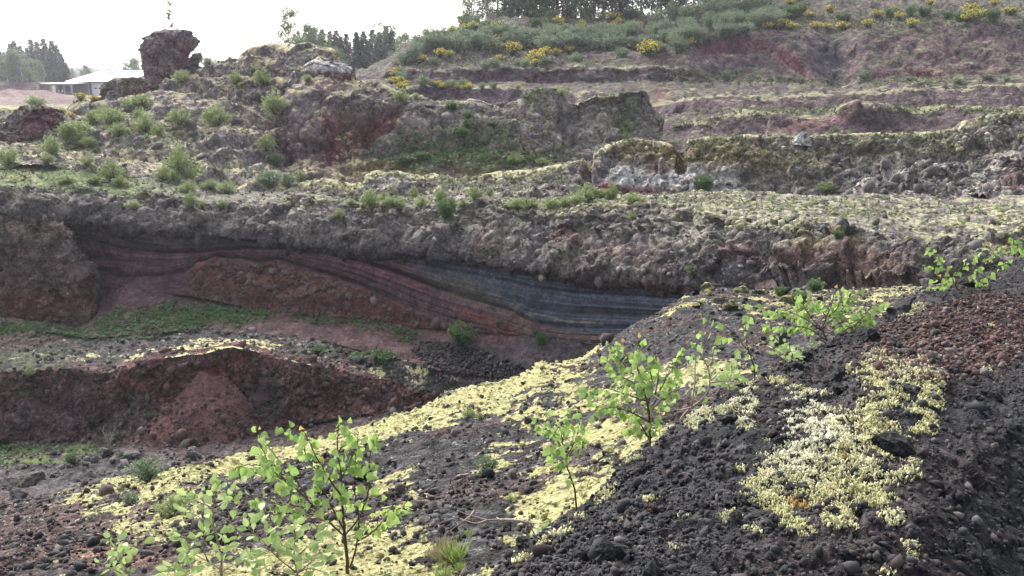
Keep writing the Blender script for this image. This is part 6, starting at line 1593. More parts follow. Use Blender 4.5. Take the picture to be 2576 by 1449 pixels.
# herbs on the talus: far too many to count
def herbs(name, region, n, size, mat, seed, label, sheetname):
    S = SHEETS[sheetname]; rs = np.random.default_rng(seed)
    m = np.zeros(S['u'].shape)
    wb = fbm(S['P'] / 0.8, 4, seed) * 0.7
    for (cu, cv, ru, rv, ro, a) in region:
        m = np.maximum(m, a * blob(S['u'], S['v'], cu, cv, ru, rv, ro, 0.6, wb))
    I = np.argwhere(m > 0.3); w_ = m[I[:, 0], I[:, 1]] ** 1.5
    k = I[rs.choice(len(I), n, p=w_ / w_.sum())]
    P = S['P'][k[:, 0], k[:, 1]] + rs.normal(0, 0.04, (n, 3)) * np.array([1, 1, 0])
    m4 = 4
    C = np.repeat(P, m4, 0); t = len(C)
    D = unit(rs, t) * np.array([1, 1, 0.5]) + np.array([0, 0, 0.55]); D /= np.linalg.norm(D, axis=1, keepdims=True)
    L = size * np.repeat(rs.uniform(0.5, 1.4, n), m4) * rs.uniform(0.7, 1.2, t)
    V = leaf_cards(C, D, unit(rs, t) * 0.4 + np.array([0, 0, 1.0]), L, L * 0.5)
    stuff(link(name, cards_mesh(name, V, mat, np.clip(rs.normal(0.5, 0.3, t), 0, 1))), label, 'herbs')
herbs('talus_herbs', [(430, 800, 230, 34, -6, 1), (620, 785, 100, 28, -8, 1), (300, 832, 120, 14, 0, 0.7), (960, 825, 120, 18, 14, 0.6), (800, 805, 100, 14, 5, 0.5)], 2600, 0.13, L_dark, 861, 'green herbs covering the talus below the banded cliff', 'talus_slope')
herbs('ledge_herbs', [(90, 828, 120, 16, 0, 1), (170, 826, 30, 22, 0, 1), (300, 850, 120, 8, 0, 0.6), (1000, 890, 60, 10, 0, 0.6)], 900, 0.12, L_dark, 862, 'green herbs along the foot of the rubble buttress', 'quarry_ledge')
herbs('floor_herbs', [(40, 1130, 90, 16, 0, 1), (200, 1130, 80, 12, 0, 0.7), (0, 1165, 50, 12, 0, 1)], 500, 0.11, L_dark, 863, 'green herbs at the foot of the dark pit wall', 'pit_floor')
herbs('terrace_grass', [(1000, 505, 150, 8, 0, 1), (1350, 512, 160, 10, 0, 1), (1700, 505, 120, 10, 0, 0.6), (2100, 515, 420, 26, 2, 0.6), (200, 440, 300, 40, 5, 0.9), (500, 480, 160, 14, 5, 0.8)], 2200, 0.13, L_broom, 864, 'short fresh green grass on the lava terrace', 'lava_bed')
herbs('massif_herbs', [(1130, 380, 210, 55, 0, 1), (1320, 400, 120, 26, 0, 1), (1000, 370, 80, 40, -20, 0.8), (300, 350, 260, 50, 0, 0.55), (560, 420, 150, 40, 15, 0.5), (1570, 300, 40, 40, 0, 0.8), (1340, 240, 40, 20, 0, 0.6), (1540, 250, 80, 16, 0, 0.5)], 3800, 0.20, L_dark, 865, 'herbs and grass growing on the lava massif', 'lava_massif')
herbs('ridge_moss', [(1840, 385, 180, 34, 4, 1), (1600, 370, 80, 20, 0, 0.8), (2250, 370, 230, 30, 0, 0.7), (1250, 455, 220, 20, 0, 0.7)], 1800, 0.13, L_broom, 866, 'brownish herbs hanging on the rock ridge', 'ridge_wall')
herbs('hill_grass', [(1300, 155, 330, 14, 0, 1), (1250, 130, 240, 26, 0, 0.8), (1800, 190, 160, 24, 0, 0.8), (2100, 205, 420, 10, 0, 0.9), (2200, 280, 400, 12, 0, 0.9), (1800, 305, 140, 16, -8, 0.8), (2250, 55, 380, 34, 0, 0.9), (1500, 75, 320, 30, 0, 0.8)], 7000, 0.24, L_broom, 867, 'rough grass and low scrub on the hill terraces', 'terraced_hill')

# ---- scrub on the hill
band_t = curve([(1030, 122), (1100, 98), (1200, 82), (1400, 76), (1600, 76), (1750, 62), (1850, 40), (1960, 22)])
band_b = curve([(1030, 132), (1100, 122), (1200, 118), (1400, 118), (1600, 124), (1700, 122), (1800, 100), (1900, 72), (1960, 56)])
for k in range(120):
    u = random.uniform(1035, 1960); v = random.uniform(band_t(u), band_b(u)) + 8; wb_ = random.uniform(32, 56)
    bush(random.choice(WILLOWB), 'willow_bush', size_word(wb_, 40, 48, ('narrow', 'rounded', 'broad')) + ' grey-green willow in the hillside thicket ' + near(u, v, [(1060, 130, 'at its end by the spruce row'), (1180, 100, 'under the first crest trees'), (1300, 100, 'above the brightest broom'), (1450, 100, 'under the thick of the crest trees'), (1600, 100, 'over the wide broom clump'), (1740, 90, 'beside the red scar'), (1880, 55, 'above the red scar')]), 'bush', 'willow thicket on the hillside', u, v, random.uniform(26, 46), wb_)
for (u, v, h, wd) in [(1740, 60, 60, 60), (1690, 62, 56, 50), (1790, 50, 60, 60), (1650, 70, 50, 40), (1860, 40, 60, 60), (1905, 30, 60, 60), (1080, 112, 40, 50), (1050, 128, 40, 40)]:
    bush(random.choice(WILLOWB), 'willow_bush', 'taller willow bush rising out of the hillside thicket ' + near(u, v, [(1065, 120, 'at the hill shoulder'), (1680, 65, 'under the last crest trees'), (1780, 55, 'beside the red scar'), (1890, 35, 'above the red scar')]), 'bush', 'taller willows of the thicket', u, v, h, wd)
for (u, v, h, wd) in [(1020, 160, 40, 44), (1040, 150, 46, 40), (1090, 160, 20, 24), (1240, 165, 24, 30), (1310, 160, 22, 26), (1215, 170, 18, 30), (1360, 158, 24, 30), (1450, 150, 24, 34), (1560, 140, 26, 36), (1660, 130, 26, 30), (1760, 90, 24, 30), (1060, 218, 26, 34), (1135, 220, 24, 30), (1160, 218, 26, 26), (1235, 222, 20, 24), (1212, 222, 18, 20), (1085, 215, 14, 20), (1010, 200, 30, 30)]:
    bush(random.choice(WILLOWB), 'willow_bush', size_word(wd, 25, 32, ('small', 'rounded', 'big')) + ' grey-green willow standing alone ' + near(u, v, [(1030, 155, 'at the hill shoulder'), (1230, 165, 'on the grass above the purple wall'), (1340, 160, 'beside the grass-slope broom'), (1520, 145, 'on the grass toward the scar'), (1100, 218, 'on the broom terrace'), (1220, 222, 'past the broom on the terrace'), (1740, 100, 'left of the red scar')]), 'bush', 'single willows on the hill terraces', u, v, h, wd)
for (u, v, wd) in [(1110, 118, 30), (1140, 84, 26), (1165, 78, 24), (1228, 118, 46), (1285, 135, 46), (1105, 140, 30), (1150, 125, 34), (1403, 60, 30), (1462, 66, 22), (1510, 72, 26), (1190, 70, 24), (1350, 152, 40), (1372, 142, 30), (1322, 160, 26), (1345, 168, 26), (1395, 138, 24), (1625, 136, 50), (1650, 128, 30), (1685, 112, 26), (1600, 74, 24), (1555, 60, 22),
                   (1065, 122, 24), (1060, 150, 24), (1020, 160, 20), (1255, 150, 22), (1240, 125, 30), (1540, 74, 24), (1430, 130, 22), (1590, 120, 22), (1738, 112, 26), (1500, 112, 20), (1470, 116, 18), (1130, 140, 24), (1160, 100, 20), (1205, 88, 22), (1300, 92, 18)]:
    bush(random.choice(BROOM), 'broom_bush', size_word(wd, 23, 32) + ' yellow broom on the green hillside ' + near(u, v, [(1080, 130, 'at the hill shoulder'), (1170, 75, 'under the first crest trees'), (1230, 118, 'in the lower edge of the thicket'), (1350, 155, 'on the grass above the purple wall'), (1420, 60, 'below the crest trees'), (1640, 130, 'by the wide clump near the scar'), (1570, 65, 'above the thicket')]), 'broom', 'yellow broom on the hillside', u, v, wd * 0.85, wd)
for (u, v, wd) in [(1896, 62, 34), (1930, 70, 24), (1965, 72, 34), (1985, 12, 26), (2015, 30, 30), (1990, 70, 24), (2052, 74, 26), (2085, 34, 26), (2115, 72, 28), (2075, 72, 22), (2180, 66, 30), (2262, 48, 26), (2290, 66, 30), (2430, 50, 30), (2030, 40, 22), (1940, 16, 24), (2010, 2, 24), (2240, 20, 20), (2340, 12, 22), (2500, 10, 20), (2130, 45, 18)]:
    bush(random.choice(BROOM), 'broom_bush', size_word(wd, 24, 29) + ' yellow broom ' + near(u, v, [(1900, 60, 'right above the red scar'), (2000, 15, 'high over the red scar'), (2090, 60, 'at the head of the dark gully'), (2270, 55, 'on the rim of the broad brown slope'), (2430, 30, 'at the far end of the brown slope rim')]), 'broom', 'yellow broom above the scar', u, v, wd * 0.8, wd)
for (u, v, wd) in [(992, 190, 26), (1000, 212, 34), (985, 205, 26), (1012, 222, 28), (1022, 214, 20), (1092, 218, 24), (1110, 220, 26), (1122, 222, 22), (1150, 222, 20), (1172, 215, 22), (1182, 222, 24), (1100, 210, 18), (1165, 222, 16), (1300, 222, 14), (995, 178, 18), (1135, 212, 16)]:
    bush(random.choice(BROOM), 'broom_bush', size_word(wd, 19, 25) + ' bright broom on the purple-walled terrace ' + near(u, v, [(1000, 200, 'where it meets the gravel ramp'), (1110, 218, 'beside a grey-green willow'), (1170, 218, 'between two willows'), (1300, 222, 'alone past the willows')]), 'broom', 'yellow broom on the hill terrace', u, v, wd * 0.7, wd)
for (u, v, wd, L) in [(605, 215, 18, 'small yellow broom below the rocky crest'), (175, 292, 18, 'yellow broom beside the grey boulder on the left knoll'), (203, 252, 28, 'yellow broom on the ground before the pavilion'), (82, 223, 18, 'yellow broom at the dark bank under the spruces'), (235, 250, 22, 'fading broom before the pavilion')]:
    bush(random.choice(BROOM), 'broom_bush', L, 'broom', None, u, v, wd * 0.7, wd)
for k in range(46):
    u = random.uniform(1060, 2570); v = float(np.interp(u, [1060, 1200, 1500, 1750, 1900, 2576], [110, 66, 58, 54, 40, 40])) + random.uniform(-14, 14)
    bush(random.choice(DARKB + BROOM[2:3]), 'scrub_bush', 'dull dark scrub bush on the upper hillside ' + near(u, v, [(1130, 80, 'at the hill shoulder'), (1350, 55, 'below the crest trees'), (1650, 55, 'at the end of the crest trees'), (1880, 40, 'over the red scar'), (2100, 40, 'over the dark gully'), (2400, 40, 'over the broad brown slope')]), 'bush', 'scrub on the upper hillside', u, v, random.uniform(16, 30), random.uniform(24, 44))

# ---- trees
def tree_at(parts, name, label, cat, group, u, vbase, vtop, Y, ws=1.0):
    p = at(u, vbase, Y); h = (vbase - vtop) / PF * Y
    return plant(parts, name, label, cat, group, p, h, ws)
for (u, vt, Y) in [(8, 130, 262), (38, 115, 268), (48, 108, 275), (62, 120, 262), (90, 105, 262), (105, 110, 270), (122, 103, 258), (142, 108, 258), (152, 118, 262), (162, 138, 250), (172, 160, 248), (-40, 110, 270), (-90, 120, 275), (130, 130, 250), (78, 125, 255), (20, 135, 268)]:
    tree_at(random.choice(SPRUCE), 'spruce_tree', size_word(214 - vt, 85, 100, ('short', 'tall', 'tallest-topped')) + ' dark spruce ' + ('behind the pale birches' if u < 110 else 'between the birches and the pavilion'), 'tree', 'spruces beside the pavilion', u, 214, vt, Y, 1.3)
for (u, vt, Y, ws, L) in [(22, 142, 232, 1.1, 'broad pale birch with white trunk before the dark spruces'), (60, 138, 234, 1.2, 'tallest pale birch in front of the dark spruces'), (98, 160, 236, 1.0, 'smaller greyish birch at the edge of the spruces'), (-20, 150, 234, 1.1, 'pale birch half outside the picture before the spruces'), (45, 150, 236, 1.1, 'birch between the broad and the tallest one')]:
    tree_at(random.choice(TALLB[1:]), 'birch_tree', L, 'tree', None, u, 222, vt, Y, ws)
for (u, vt) in [(772, 88), (790, 78), (815, 80), (835, 84), (850, 82), (875, 90), (900, 86), (918, 84), (940, 80), (958, 86), (780, 92), (860, 96), (905, 96), (975, 72), (990, 84)]:
    Y = random.uniform(150, 175)
    tree_at(random.choice(SPRUCE), 'spruce_tree', size_word(185 - vt, 97, 103, ('short', 'tall', 'tallest')) + ' dark spruce in the row behind the rocky crest ' + ('by the slender birch' if u < 830 else 'in mid row' if u < 930 else 'by the broad dark tree'), 'tree', 'spruces behind the rocky crest', u, 185, vt, Y, 1.45)
for (u, vb, vt, Y, k, ws, L) in [(735, 170, 30, 110, 0, 0.95, 'tall slender birch rising behind the rocky crest'), (755, 150, 88, 112, 1, 0.9, 'small birch next to the tall slender one'), (970, 190, 74, 160, 1, 1.2, 'broad dark green tree at the end of the spruce row'), (1010, 180, 96, 150, 1, 1.2, 'pale tree where the spruce row meets the hill'), (800, 180, 76, 150, 1, 1.2, 'bluish broad tree at the left end of the spruce row'), (855, 190, 128, 110, 1, 1.1, 'pale bush-like tree in front of the spruce row'), (830, 140, 100, 100, 0, 0.9, 'light green sapling on the crest before the spruces'),
                                 (330, 200, 152, 250, 1, 1.3, 'round tree behind the pavilion roof'), (350, 200, 158, 255, 2, 1.2, 'tree half hidden behind the lava pillar'), (223, 200, 168, 300, 1, 1.3, 'small far tree behind the roof ridge'), (312, 200, 172, 262, 2, 1.1, 'low tree behind the roof, left of the round one')]:
    tree_at((HILLT[0] if 'dark green' in L else TALLB[k]), 'broadleaf_tree', L, 'tree', None, u, vb, vt, Y, ws)
for k in range(14):
    u = 180 + k * 7 + random.uniform(-5, 5)
    tree_at(random.choice(HILLT + SPRUCE), 'far_tree', 'far misty tree on the horizon behind the pavilion', 'tree', 'misty trees on the horizon', u if k < 8 else 560 + (k - 8) * 22, 200, random.uniform(172, 184) if k < 8 else random.uniform(150, 160), 480, 1.3)
hx = [1172, 1190, 1212, 1228, 1250, 1268, 1290, 1302, 1322, 1338, 1352, 1372, 1390, 1402, 1425, 1440, 1462, 1478, 1495, 1518, 1540, 1562, 1590, 1612, 1640, 1662, 1690, 1705, 1745, 1775, 1800, 1830, 1860, 1890, 1930, 1970, 2010, 2055, 2100, 2150]
for i, u in enumerate(hx):
    vb = float(np.interp(u, [p[0] for p in R8], [p[1] for p in R8])) + 5
    Y = 127 + random.uniform(0, 14)
    vt = -random.uniform(60, 170) if 1240 < u else random.uniform(-40, 10)
    tree_at(HILLT[i % 5], 'hilltop_tree', ('forked' if i % 2 else 'single-stemmed') + ' gnarled tree on the hill crest ' + near(u, 0, [(1200, 0, 'at the open end of the row'), (1330, 0, 'in the dense clump above the broom'), (1460, 0, 'in the middle of the row'), (1590, 0, 'where the row thins'), (1720, 0, 'standing clear over the tall willows'), (1900, 0, 'over the red scar')]), 'tree', 'trees along the hill crest', u, vb, vt, Y, random.uniform(0.8, 1.15))
for k in range(44):
    u = random.uniform(1165, 1960); vb = float(np.interp(u, [p[0] for p in R8], [p[1] for p in R8])) + 6
    p = at(u, vb, random.uniform(128, 140)); p[2] -= 0.3
    plant(random.choice(WILLOWB + DARKB), 'crest_bush', 'leafy undergrowth bush ' + near(u, 0, [(1200, 0, 'at the open end of the crest trees'), (1400, 0, 'in the dense clump of crest trees'), (1600, 0, 'where the crest trees thin'), (1800, 0, 'over the tall willows')]), 'bush', 'undergrowth on the hill crest', p, random.uniform(1.2, 2.6), 1.2)
# saplings on the pillar
PT = at(430, 78, 74)
for (u, vb, vt, k, ws, L) in [(434, 82, 6, 0, 0.9, 'thin sparse sapling on top of the lava pillar'), (412, 82, 58, 1, 0.9, 'tiny bush left of the sapling on the pillar'), (452, 82, 60, 1, 0.9, 'tiny bush right of the sapling on the pillar'), (375, 104, 88, 1, 1.2, 'little shrub clinging to the shoulder of the pillar')]:
    tree_at(SPARSE[k], 'pillar_sapling', L, 'sapling', None, u, vb, vt, 74.2, ws)

# ---- dead bushes
def dead_bush(u, v, hpx, label, seed):
    rs = np.random.default_rng(seed)
    i = ground_i(u, v); p = CPT[i]; h = hpx / PF * CD[i]
    b = MB()
    for k in range(9):
        a = rs.uniform(0, 6.28); e = np.array([0.5 * math.cos(a) * rs.uniform(0.3, 1), 0.5 * math.sin(a) * rs.uniform(0.3, 1), rs.uniform(0.5, 1)])
        pts = bez(np.zeros(3), e * np.array([0.2, 0.2, 0.6]), e, 5); b.tube(pts, np.linspace(0.018, 0.005, 5), 4)
        for s in (0.5, 0.7, 0.85):
            q = pts[int(s * 4)]; e2 = q + unit(rs, 1)[0] * 0.22 + np.array([0, 0, 0.12]); b.tube([q, (q + e2) / 2 + 0.02, e2], [0.008, 0.006, 0.003], 3)
    o = b.build('dead_bush', plain_mat('dead_wood', (0.26, 0.24, 0.21), 0.9, 0.25, 12) if 'dead_wood' not in MATS else MATS['dead_wood'])
    o.location = p; o.scale = (h, h, h)
    tag(o, label, 'bush')
dead_bush(278, 1128, 62, 'leafless grey dead bush behind the pointed boulder', 871)
dead_bush(552, 838, 32, 'bleached dead bush at the foot of the talus', 872)
dead_bush(1400, 855, 14, 'bleached twig tangle under the blue-grey cliff', 873)

# ================================================================== pavilion on the plateau
def pavilion():
    phi = math.radians(34)
    o0 = at(168, 206, 222)
    gz = float(ground(200, 238)[2])
    root = link('pavilion', None, None, (o0[0], o0[1], gz - 0.05)); root.rotation_euler = (0, 0, -phi)
    tag(root, 'long low pavilion with white metal roof and open timber porch', 'building')
    ez = o0[2] - gz + 0.05                                    # eave height over the ground
    white = plain_mat('white_render', (0.72, 0.72, 0.74), 0.7, 0.06, 1.0)
    metal = plain_mat('white_roof_metal', (0.70, 0.73, 0.76), 0.35, 0.05, 0.6, spec=0.5)
    wood = plain_mat('pavilion_boards', (0.17, 0.105, 0.085), 0.8, 0.2, 3.0)
    grey = plain_mat('pavilion_timber', (0.28, 0.27, 0.28), 0.8, 0.15, 3.0)
    dark = plain_mat('pavilion_dark', (0.03, 0.03, 0.035), 0.7, 0.2, 2.0)
    glass = plain_mat('window_glass', (0.05, 0.06, 0.07), 0.1, 0.1, 1.0, spec=0.6)
    Lx, D, H = 25.0, 10.0, 2.7
    b = MB(); b.box(0.3, 10.0, 0.5, 0.75, 0, ez - 0.1); w1 = b.build('board_wall', wood, root)
    for k in range(24):
        x = 0.35 + k * 0.4
        b = MB(); b.box(x, x + 0.36, 0.44, 0.5, 0.05, ez - 0.15); b.build('board', wood, w1)
    b = MB(); b.box(10.0, Lx, 0.5, 0.75, 0, ez - 0.1); b.box(0.3, 0.55, 0.75, 19, 0, ez - 0.1); b.box(0.55, Lx, 19, 19.2, 0, ez - 0.1)
    b.prism([(Lx - 0.25, 0.5, 0), (Lx - 0.25, 19.2, 0), (Lx - 0.25, 19.2, ez - 0.1), (Lx - 0.25, 10, ez + H - 0.15), (Lx - 0.25, 0.5, ez - 0.1)],
            [(Lx + 0.01, 0.5, 0), (Lx + 0.01, 19.2, 0), (Lx + 0.01, 19.2, ez - 0.1), (Lx + 0.01, 10, ez + H - 0.15), (Lx + 0.01, 0.5, ez - 0.1)])
    b.build('wall', white, root)
    rf = MB()
    for (y0, z0, y1, z1) in ((-0.3, ez - 0.02, 10, ez + H), (19.9, ez - 0.02, 10, ez + H)):
        rf.prism([(-0.4, y0, z0), (Lx + 0.4, y0, z0), (Lx + 0.4, y1, z1), (-0.4, y1, z1)], [(-0.4, y0, z0 + 0.16), (Lx + 0.4, y0, z0 + 0.16), (Lx + 0.4, y1, z1 + 0.16), (-0.4, y1, z1 + 0.16)])
    roof = rf.build('roof', metal, root)
    for k in range(26):                                       # standing seams
        x = -0.3 + k * 1.0
        b = MB(); b.prism([(x, -0.3, ez + 0.14), (x + 0.06, -0.3, ez + 0.14), (x + 0.06, 10, ez + H + 0.16), (x, 10, ez + H + 0.16)], [(x, -0.3, ez + 0.20), (x + 0.06, -0.3, ez + 0.20), (x + 0.06, 10, ez + H + 0.22), (x, 10, ez + H + 0.22)])
        b.build('roof_seam', metal, roof)
    for x in (6.5, 16.0):
        b = MB(); z = ez + H * 0.78; b.box(x, x + 2.4, 7.2, 9.0, z, z + 0.75); b.build('roof_vent', metal, roof)
    b = MB(); b.box(8.4, 8.55, 5.2, 5.35, ez + 1.3, ez + 2.3); b.build('flue', grey, roof)
    b = MB(); b.box(-0.42, Lx + 0.42, -0.36, -0.3, ez - 0.14, ez + 0.05); b.build('eave_trim', dark, roof)
    # sectional door with its two little windows
    b = MB(); b.box(11.0, 15.0, 0.42, 0.5, 0.02, ez - 0.55); dr = b.build('garage_door', white, root)
    for k in range(4):
        b = MB(); z = 0.06 + k * (ez - 0.65) / 4; b.box(11.05, 14.95, 0.38, 0.42, z, z + (ez - 0.65) / 4 - 0.06); b.build('door_panel', white, dr)
    for x in (11.5, 13.4):
        b = MB(); b.box(x, x + 1.0, 0.35, 0.38, ez * 0.5, ez * 0.5 + 0.35); b.build('pane', glass, dr)
    # porch
    px0, px1, py = -4.6, 9.9, -4.0
    b = MB(); b.prism([(px0, py - 0.3, ez - 0.52), (px1, py - 0.3, ez - 0.52), (px1, 0.4, ez - 0.30), (px0, 0.4, ez - 0.30)], [(px0, py - 0.3, ez - 0.36), (px1, py - 0.3, ez - 0.36), (px1, 0.4, ez - 0.16), (px0, 0.4, ez - 0.16)])
    b.build('porch_roof', plain_mat('porch_sheet', (0.45, 0.47, 0.52), 0.5, 0.08, 1.0), root)
    b = MB(); b.box(px0, px1, py, py + 0.22, ez - 0.80, ez - 0.53); b.build('porch_beam', grey, root)
    for x in (-1.2, 2.1, 5.4, 8.8):
        b = MB(); b.box(x, x + 0.24, py, py + 0.24, 0, ez - 0.81); b.build('post', grey, root)
    for x in (px1 - 0.3, -4.5):
        b = MB(); b.box(x, x + 0.22, -0.2, 0.05, 0, ez - 0.4); b.build('post', grey, root)
    for x, s in ((-1.0, 1), (8.9, -1)):
        b = MB(); b.tube([(x + 0.1 * s, py + 0.1, ez - 1.6), (x + 0.9 * s, py + 0.1, ez - 0.75)], [0.08, 0.08], 4); b.build('brace', grey, root)
    for z in (0.45, 0.9):
        b = MB(); b.box(3.0, px1, py + 0.02, py + 0.10, z, z + 0.12); b.build('rail', grey, root)
    b = MB(); b.box(px0, px1, py - 0.1, 0.44, -0.02, 0.05); b.build('porch_floor', plain_mat('porch_concrete', (0.3, 0.28, 0.28), 0.9, 0.1, 2), root)
    # lean-to with a board side at the left
    b = MB(); b.prism([(-8.4, -3.6, ez - 0.75), (-4.62, -3.6, ez - 0.6), (-4.62, 0.4, ez - 0.4), (-8.4, 0.4, ez - 0.55)], [(-8.4, -3.6, ez - 0.62), (-4.62, -3.6, ez - 0.47), (-4.62, 0.4, ez - 0.27), (-8.4, 0.4, ez - 0.42)])
    b.build('lean_to_roof', grey, root)
    b = MB(); b.box(-8.35, -8.2, -3.5, 0.3, 0, ez - 0.75); b.box(-8.35, -6.6, -3.6, -3.48, 0, ez - 0.75); b.build('lean_to_wall', plain_mat('lean_to_board', (0.30, 0.25, 0.24), 0.8, 0.15, 2), root)
    b = MB(); b.box(-6.4, 0.3, 0.45, 0.6, 0, ez - 0.45); b.build('back_wall', dark, root)
    b = MB(); b.box(1.2, 1.9, 0.38, 0.43, 0.8, 1.9); b.build('window', glass, w1)
    b = MB(); b.box(6.2, 7.2, 0.38, 0.43, 0.05, 2.1); b.build('door', plain_mat('pavilion_door', (0.10, 0.07, 0.06), 0.6, 0.1, 2), w1)
    return root, gz
pav, pav_gz = pavilion()

def person(local, h, rotz, label, sk, arms):
    """standing figure grown from a joint skeleton"""
    m, t = new_mat('clothes_' + str(int(h * 100)))
    out = N(t, 'ShaderNodeOutputMaterial'); bs = N(t, 'ShaderNodeBsdfPrincipled', Roughness=0.8)
    t.links.new(bs.outputs[0], out.inputs[0])
    tc = N(t, 'ShaderNodeTexCoord'); sx = N(t, 'ShaderNodeSeparateXYZ'); t.links.new(tc.outputs['Object'], sx.inputs[0])
    c = mixrgb(t, mapr(t, sx.outputs[2], 0.50 * h, 0.52 * h), (0.05, 0.055, 0.08), sk)
    c = mixrgb(t, mapr(t, sx.outputs[2], 0.845 * h, 0.855 * h), c, (0.42, 0.27, 0.2))
    c = mixrgb(t, mapr(t, sx.outputs[2], 0.955 * h, 0.965 * h), c, (0.05, 0.035, 0.025))
    t.links.new(c, bs.inputs['Base Color'])
    J = [(0, 0, .53), (0, .005, .63), (0, 0, .76), (0, 0, .82), (0, -.005, .865), (0, -.012, .91), (0, 0, .97),
         (.055, 0, .49), (.06, -.01, .28), (.06, .01, .05), (.062, -.07, .02), (-.055, 0, .49), (-.06, .0, .28), (-.062, .01, .05), (-.064, -.07, .02),
         (.11, 0, .80), (.135, .0, .64), arms[0], (-.11, 0, .80), (-.135, .0, .64), arms[1]]
    Rr = [.085, .078, .095, .075, .038, .056, .045, .06, .042, .03, .025, .06, .042, .03, .025, .045, .034, .024, .045, .034, .024]
    E = [(0, 1), (1, 2), (2, 3), (3, 4), (4, 5), (5, 6), (0, 7), (7, 8), (8, 9), (9, 10), (0, 11), (11, 12), (12, 13), (13, 14), (2, 15), (15, 16), (16, 17), (2, 18), (18, 19), (19, 20)]
    me = bpy.data.meshes.new('person'); me.from_pydata([tuple(c_ * h for c_ in j) for j in J], E, [])
    me.materials.append(m)
    o = link('person', me)
    sm_ = o.modifiers.new('skin', 'SKIN')
    lay = me.skin_vertices[0] if me.skin_vertices else None
    if lay is None:
        bpy.context.view_layer.objects.active = o
        bpy.ops.mesh.customdata_skin_add(); lay = me.skin_vertices[0]
    for i, r in enumerate(Rr):
        lay.data[i].radius = (r * h, r * h * 0.8); lay.data[i].use_root = (i == 0)
    o.modifiers.new('smooth', 'SUBSURF').levels = 1
    Mw = Matrix.Translation(pav.location) @ Matrix.Rotation(pav.rotation_euler[2], 4, 'Z')
    o.location = Mw @ Vector(local); o.rotation_euler = (0, 0, rotz)
    tag(o, label, 'person')
person((0.4, -2.6, 0.06), 1.68, 0.3, 'person in pale top standing in the porch beside the corner post', (0.62, 0.6, 0.62), ((.13, -.04, .49), (-.13, -.05, .50)))
person((1.5, -2.2, 0.06), 1.72, -0.5, 'person in white shirt and dark trousers under the middle of the porch', (0.72, 0.72, 0.74), ((.10, -.12, .56), (-.13, -.03, .49)))
for (u, v, h, L) in [(181, 247, 11, 'white marker stake standing before the lean-to'), (137, 268, 9, 'short white marker stake on the gravel field')]:
    p = ground(u, v); d = p[1] / PF * h
    b = MB(); b.box(-0.06, 0.06, -0.06, 0.06, -0.1, d); b.prism([(-0.06, -0.06, d), (0.06, -0.06, d), (0.06, 0.06, d), (-0.06, 0.06, d)], [(-0.01, -0.01, d + 0.1), (0.01, -0.01, d + 0.1), (0.01, 0.01, d + 0.1), (-0.01, 0.01, d + 0.1)])
    o = b.build('marker_stake', MATS['white_render'], None, False, p); tag(o, L, 'stake')

# ================================================================== foreground saplings
def near_leaf_mat(name, a, b, trans, spec=0.35, third=None):
    m, t = new_mat(name)
    out = N(t, 'ShaderNodeOutputMaterial'); bs = N(t, 'ShaderNodeBsdfPrincipled', Roughness=0.5)
    bs.inputs['Specular IOR Level'].default_value = spec
    tr = N(t, 'ShaderNodeBsdfTranslucent'); mx = N(t, 'ShaderNodeMixShader'); mx.inputs[0].default_value = trans
    oi = N(t, 'ShaderNodeObjectInfo'); tc = N(t, 'ShaderNodeTexCoord')
    n1 = N(t, 'ShaderNodeTexNoise', Scale=3.0, Detail=4.0); t.links.new(tc.outputs['Object'], n1.inputs['Vector'])
    f = math_n(t, 'ADD', math_n(t, 'MULTIPLY', oi.outputs['Random'], 0.85), math_n(t, 'MULTIPLY', math_n(t, 'SUBTRACT', n1.outputs[0], 0.4), 0.6))
    c = mixrgb(t, f, a, b)
    sx = N(t, 'ShaderNodeSeparateXYZ'); t.links.new(tc.outputs['Object'], sx.inputs[0])
    rib = mapr(t, math_n(t, 'ABSOLUTE', sx.outputs[0]), 0.0, 0.035, 0.35, 0.0)
    c = mixrgb(t, rib, c, tuple(min(1, x * 1.5) for x in b))
    t.links.new(c, bs.inputs['Base Color']); t.links.new(mixrgb(t, 0.6, c, tuple(min(1, x * 1.25) for x in b)), tr.inputs[0])
    t.links.new(bs.outputs[0], mx.inputs[1]); t.links.new(tr.outputs[0], mx.inputs[2]); t.links.new(mx.outputs[0], out.inputs[0])
    return m
NB = near_leaf_mat('birch_leaf', (0.085, 0.19, 0.05), (0.34, 0.47, 0.14), 0.4)
NY = near_leaf_mat('birch_leaf_young', (0.42, 0.22, 0.05), (0.50, 0.36, 0.10), 0.35)
NW = near_leaf_mat('willow_leaf', (0.20, 0.32, 0.10), (0.36, 0.46, 0.18), 0.35)
def leaf_mesh(name, outline, fold, mat, curl=0.12):
    """blade of unit length along +Y, folded along the midrib, toothed margin"""
    left = outline; V = []; F = []
    mid = [(0, y, -curl * y * y) for (x, y) in left]
    n = len(left)
    V += mid
    V += [(-x, y, fold * x - curl * y * y) for (x, y) in left]
    V += [(x, y, fold * x - curl * y * y) for (x, y) in left]
    for i in range(n - 1):
        F.append((i, i + 1, n + i + 1, n + i)); F.append((i, 2 * n + i, 2 * n + i + 1, i + 1))
    V += [(0.012, 0, 0), (-0.012, 0, 0), (0.0, -0.38, 0.05)]; F.append((3 * n, 3 * n + 1, 3 * n + 2))       # stalk
    me = bpy.data.meshes.new(name); me.from_pydata(V, [], F); me.materials.append(mat)
    me.polygons.foreach_set('use_smooth', np.ones(len(me.polygons), bool)); me.update()
    return me
ob = [(0.02, 0.0), (0.26, 0.02), (0.40, 0.14), (0.43, 0.26), (0.38, 0.32), (0.40, 0.40), (0.31, 0.47), (0.31, 0.56), (0.20, 0.64), (0.19, 0.73), (0.09, 0.84), (0.0, 1.0)]
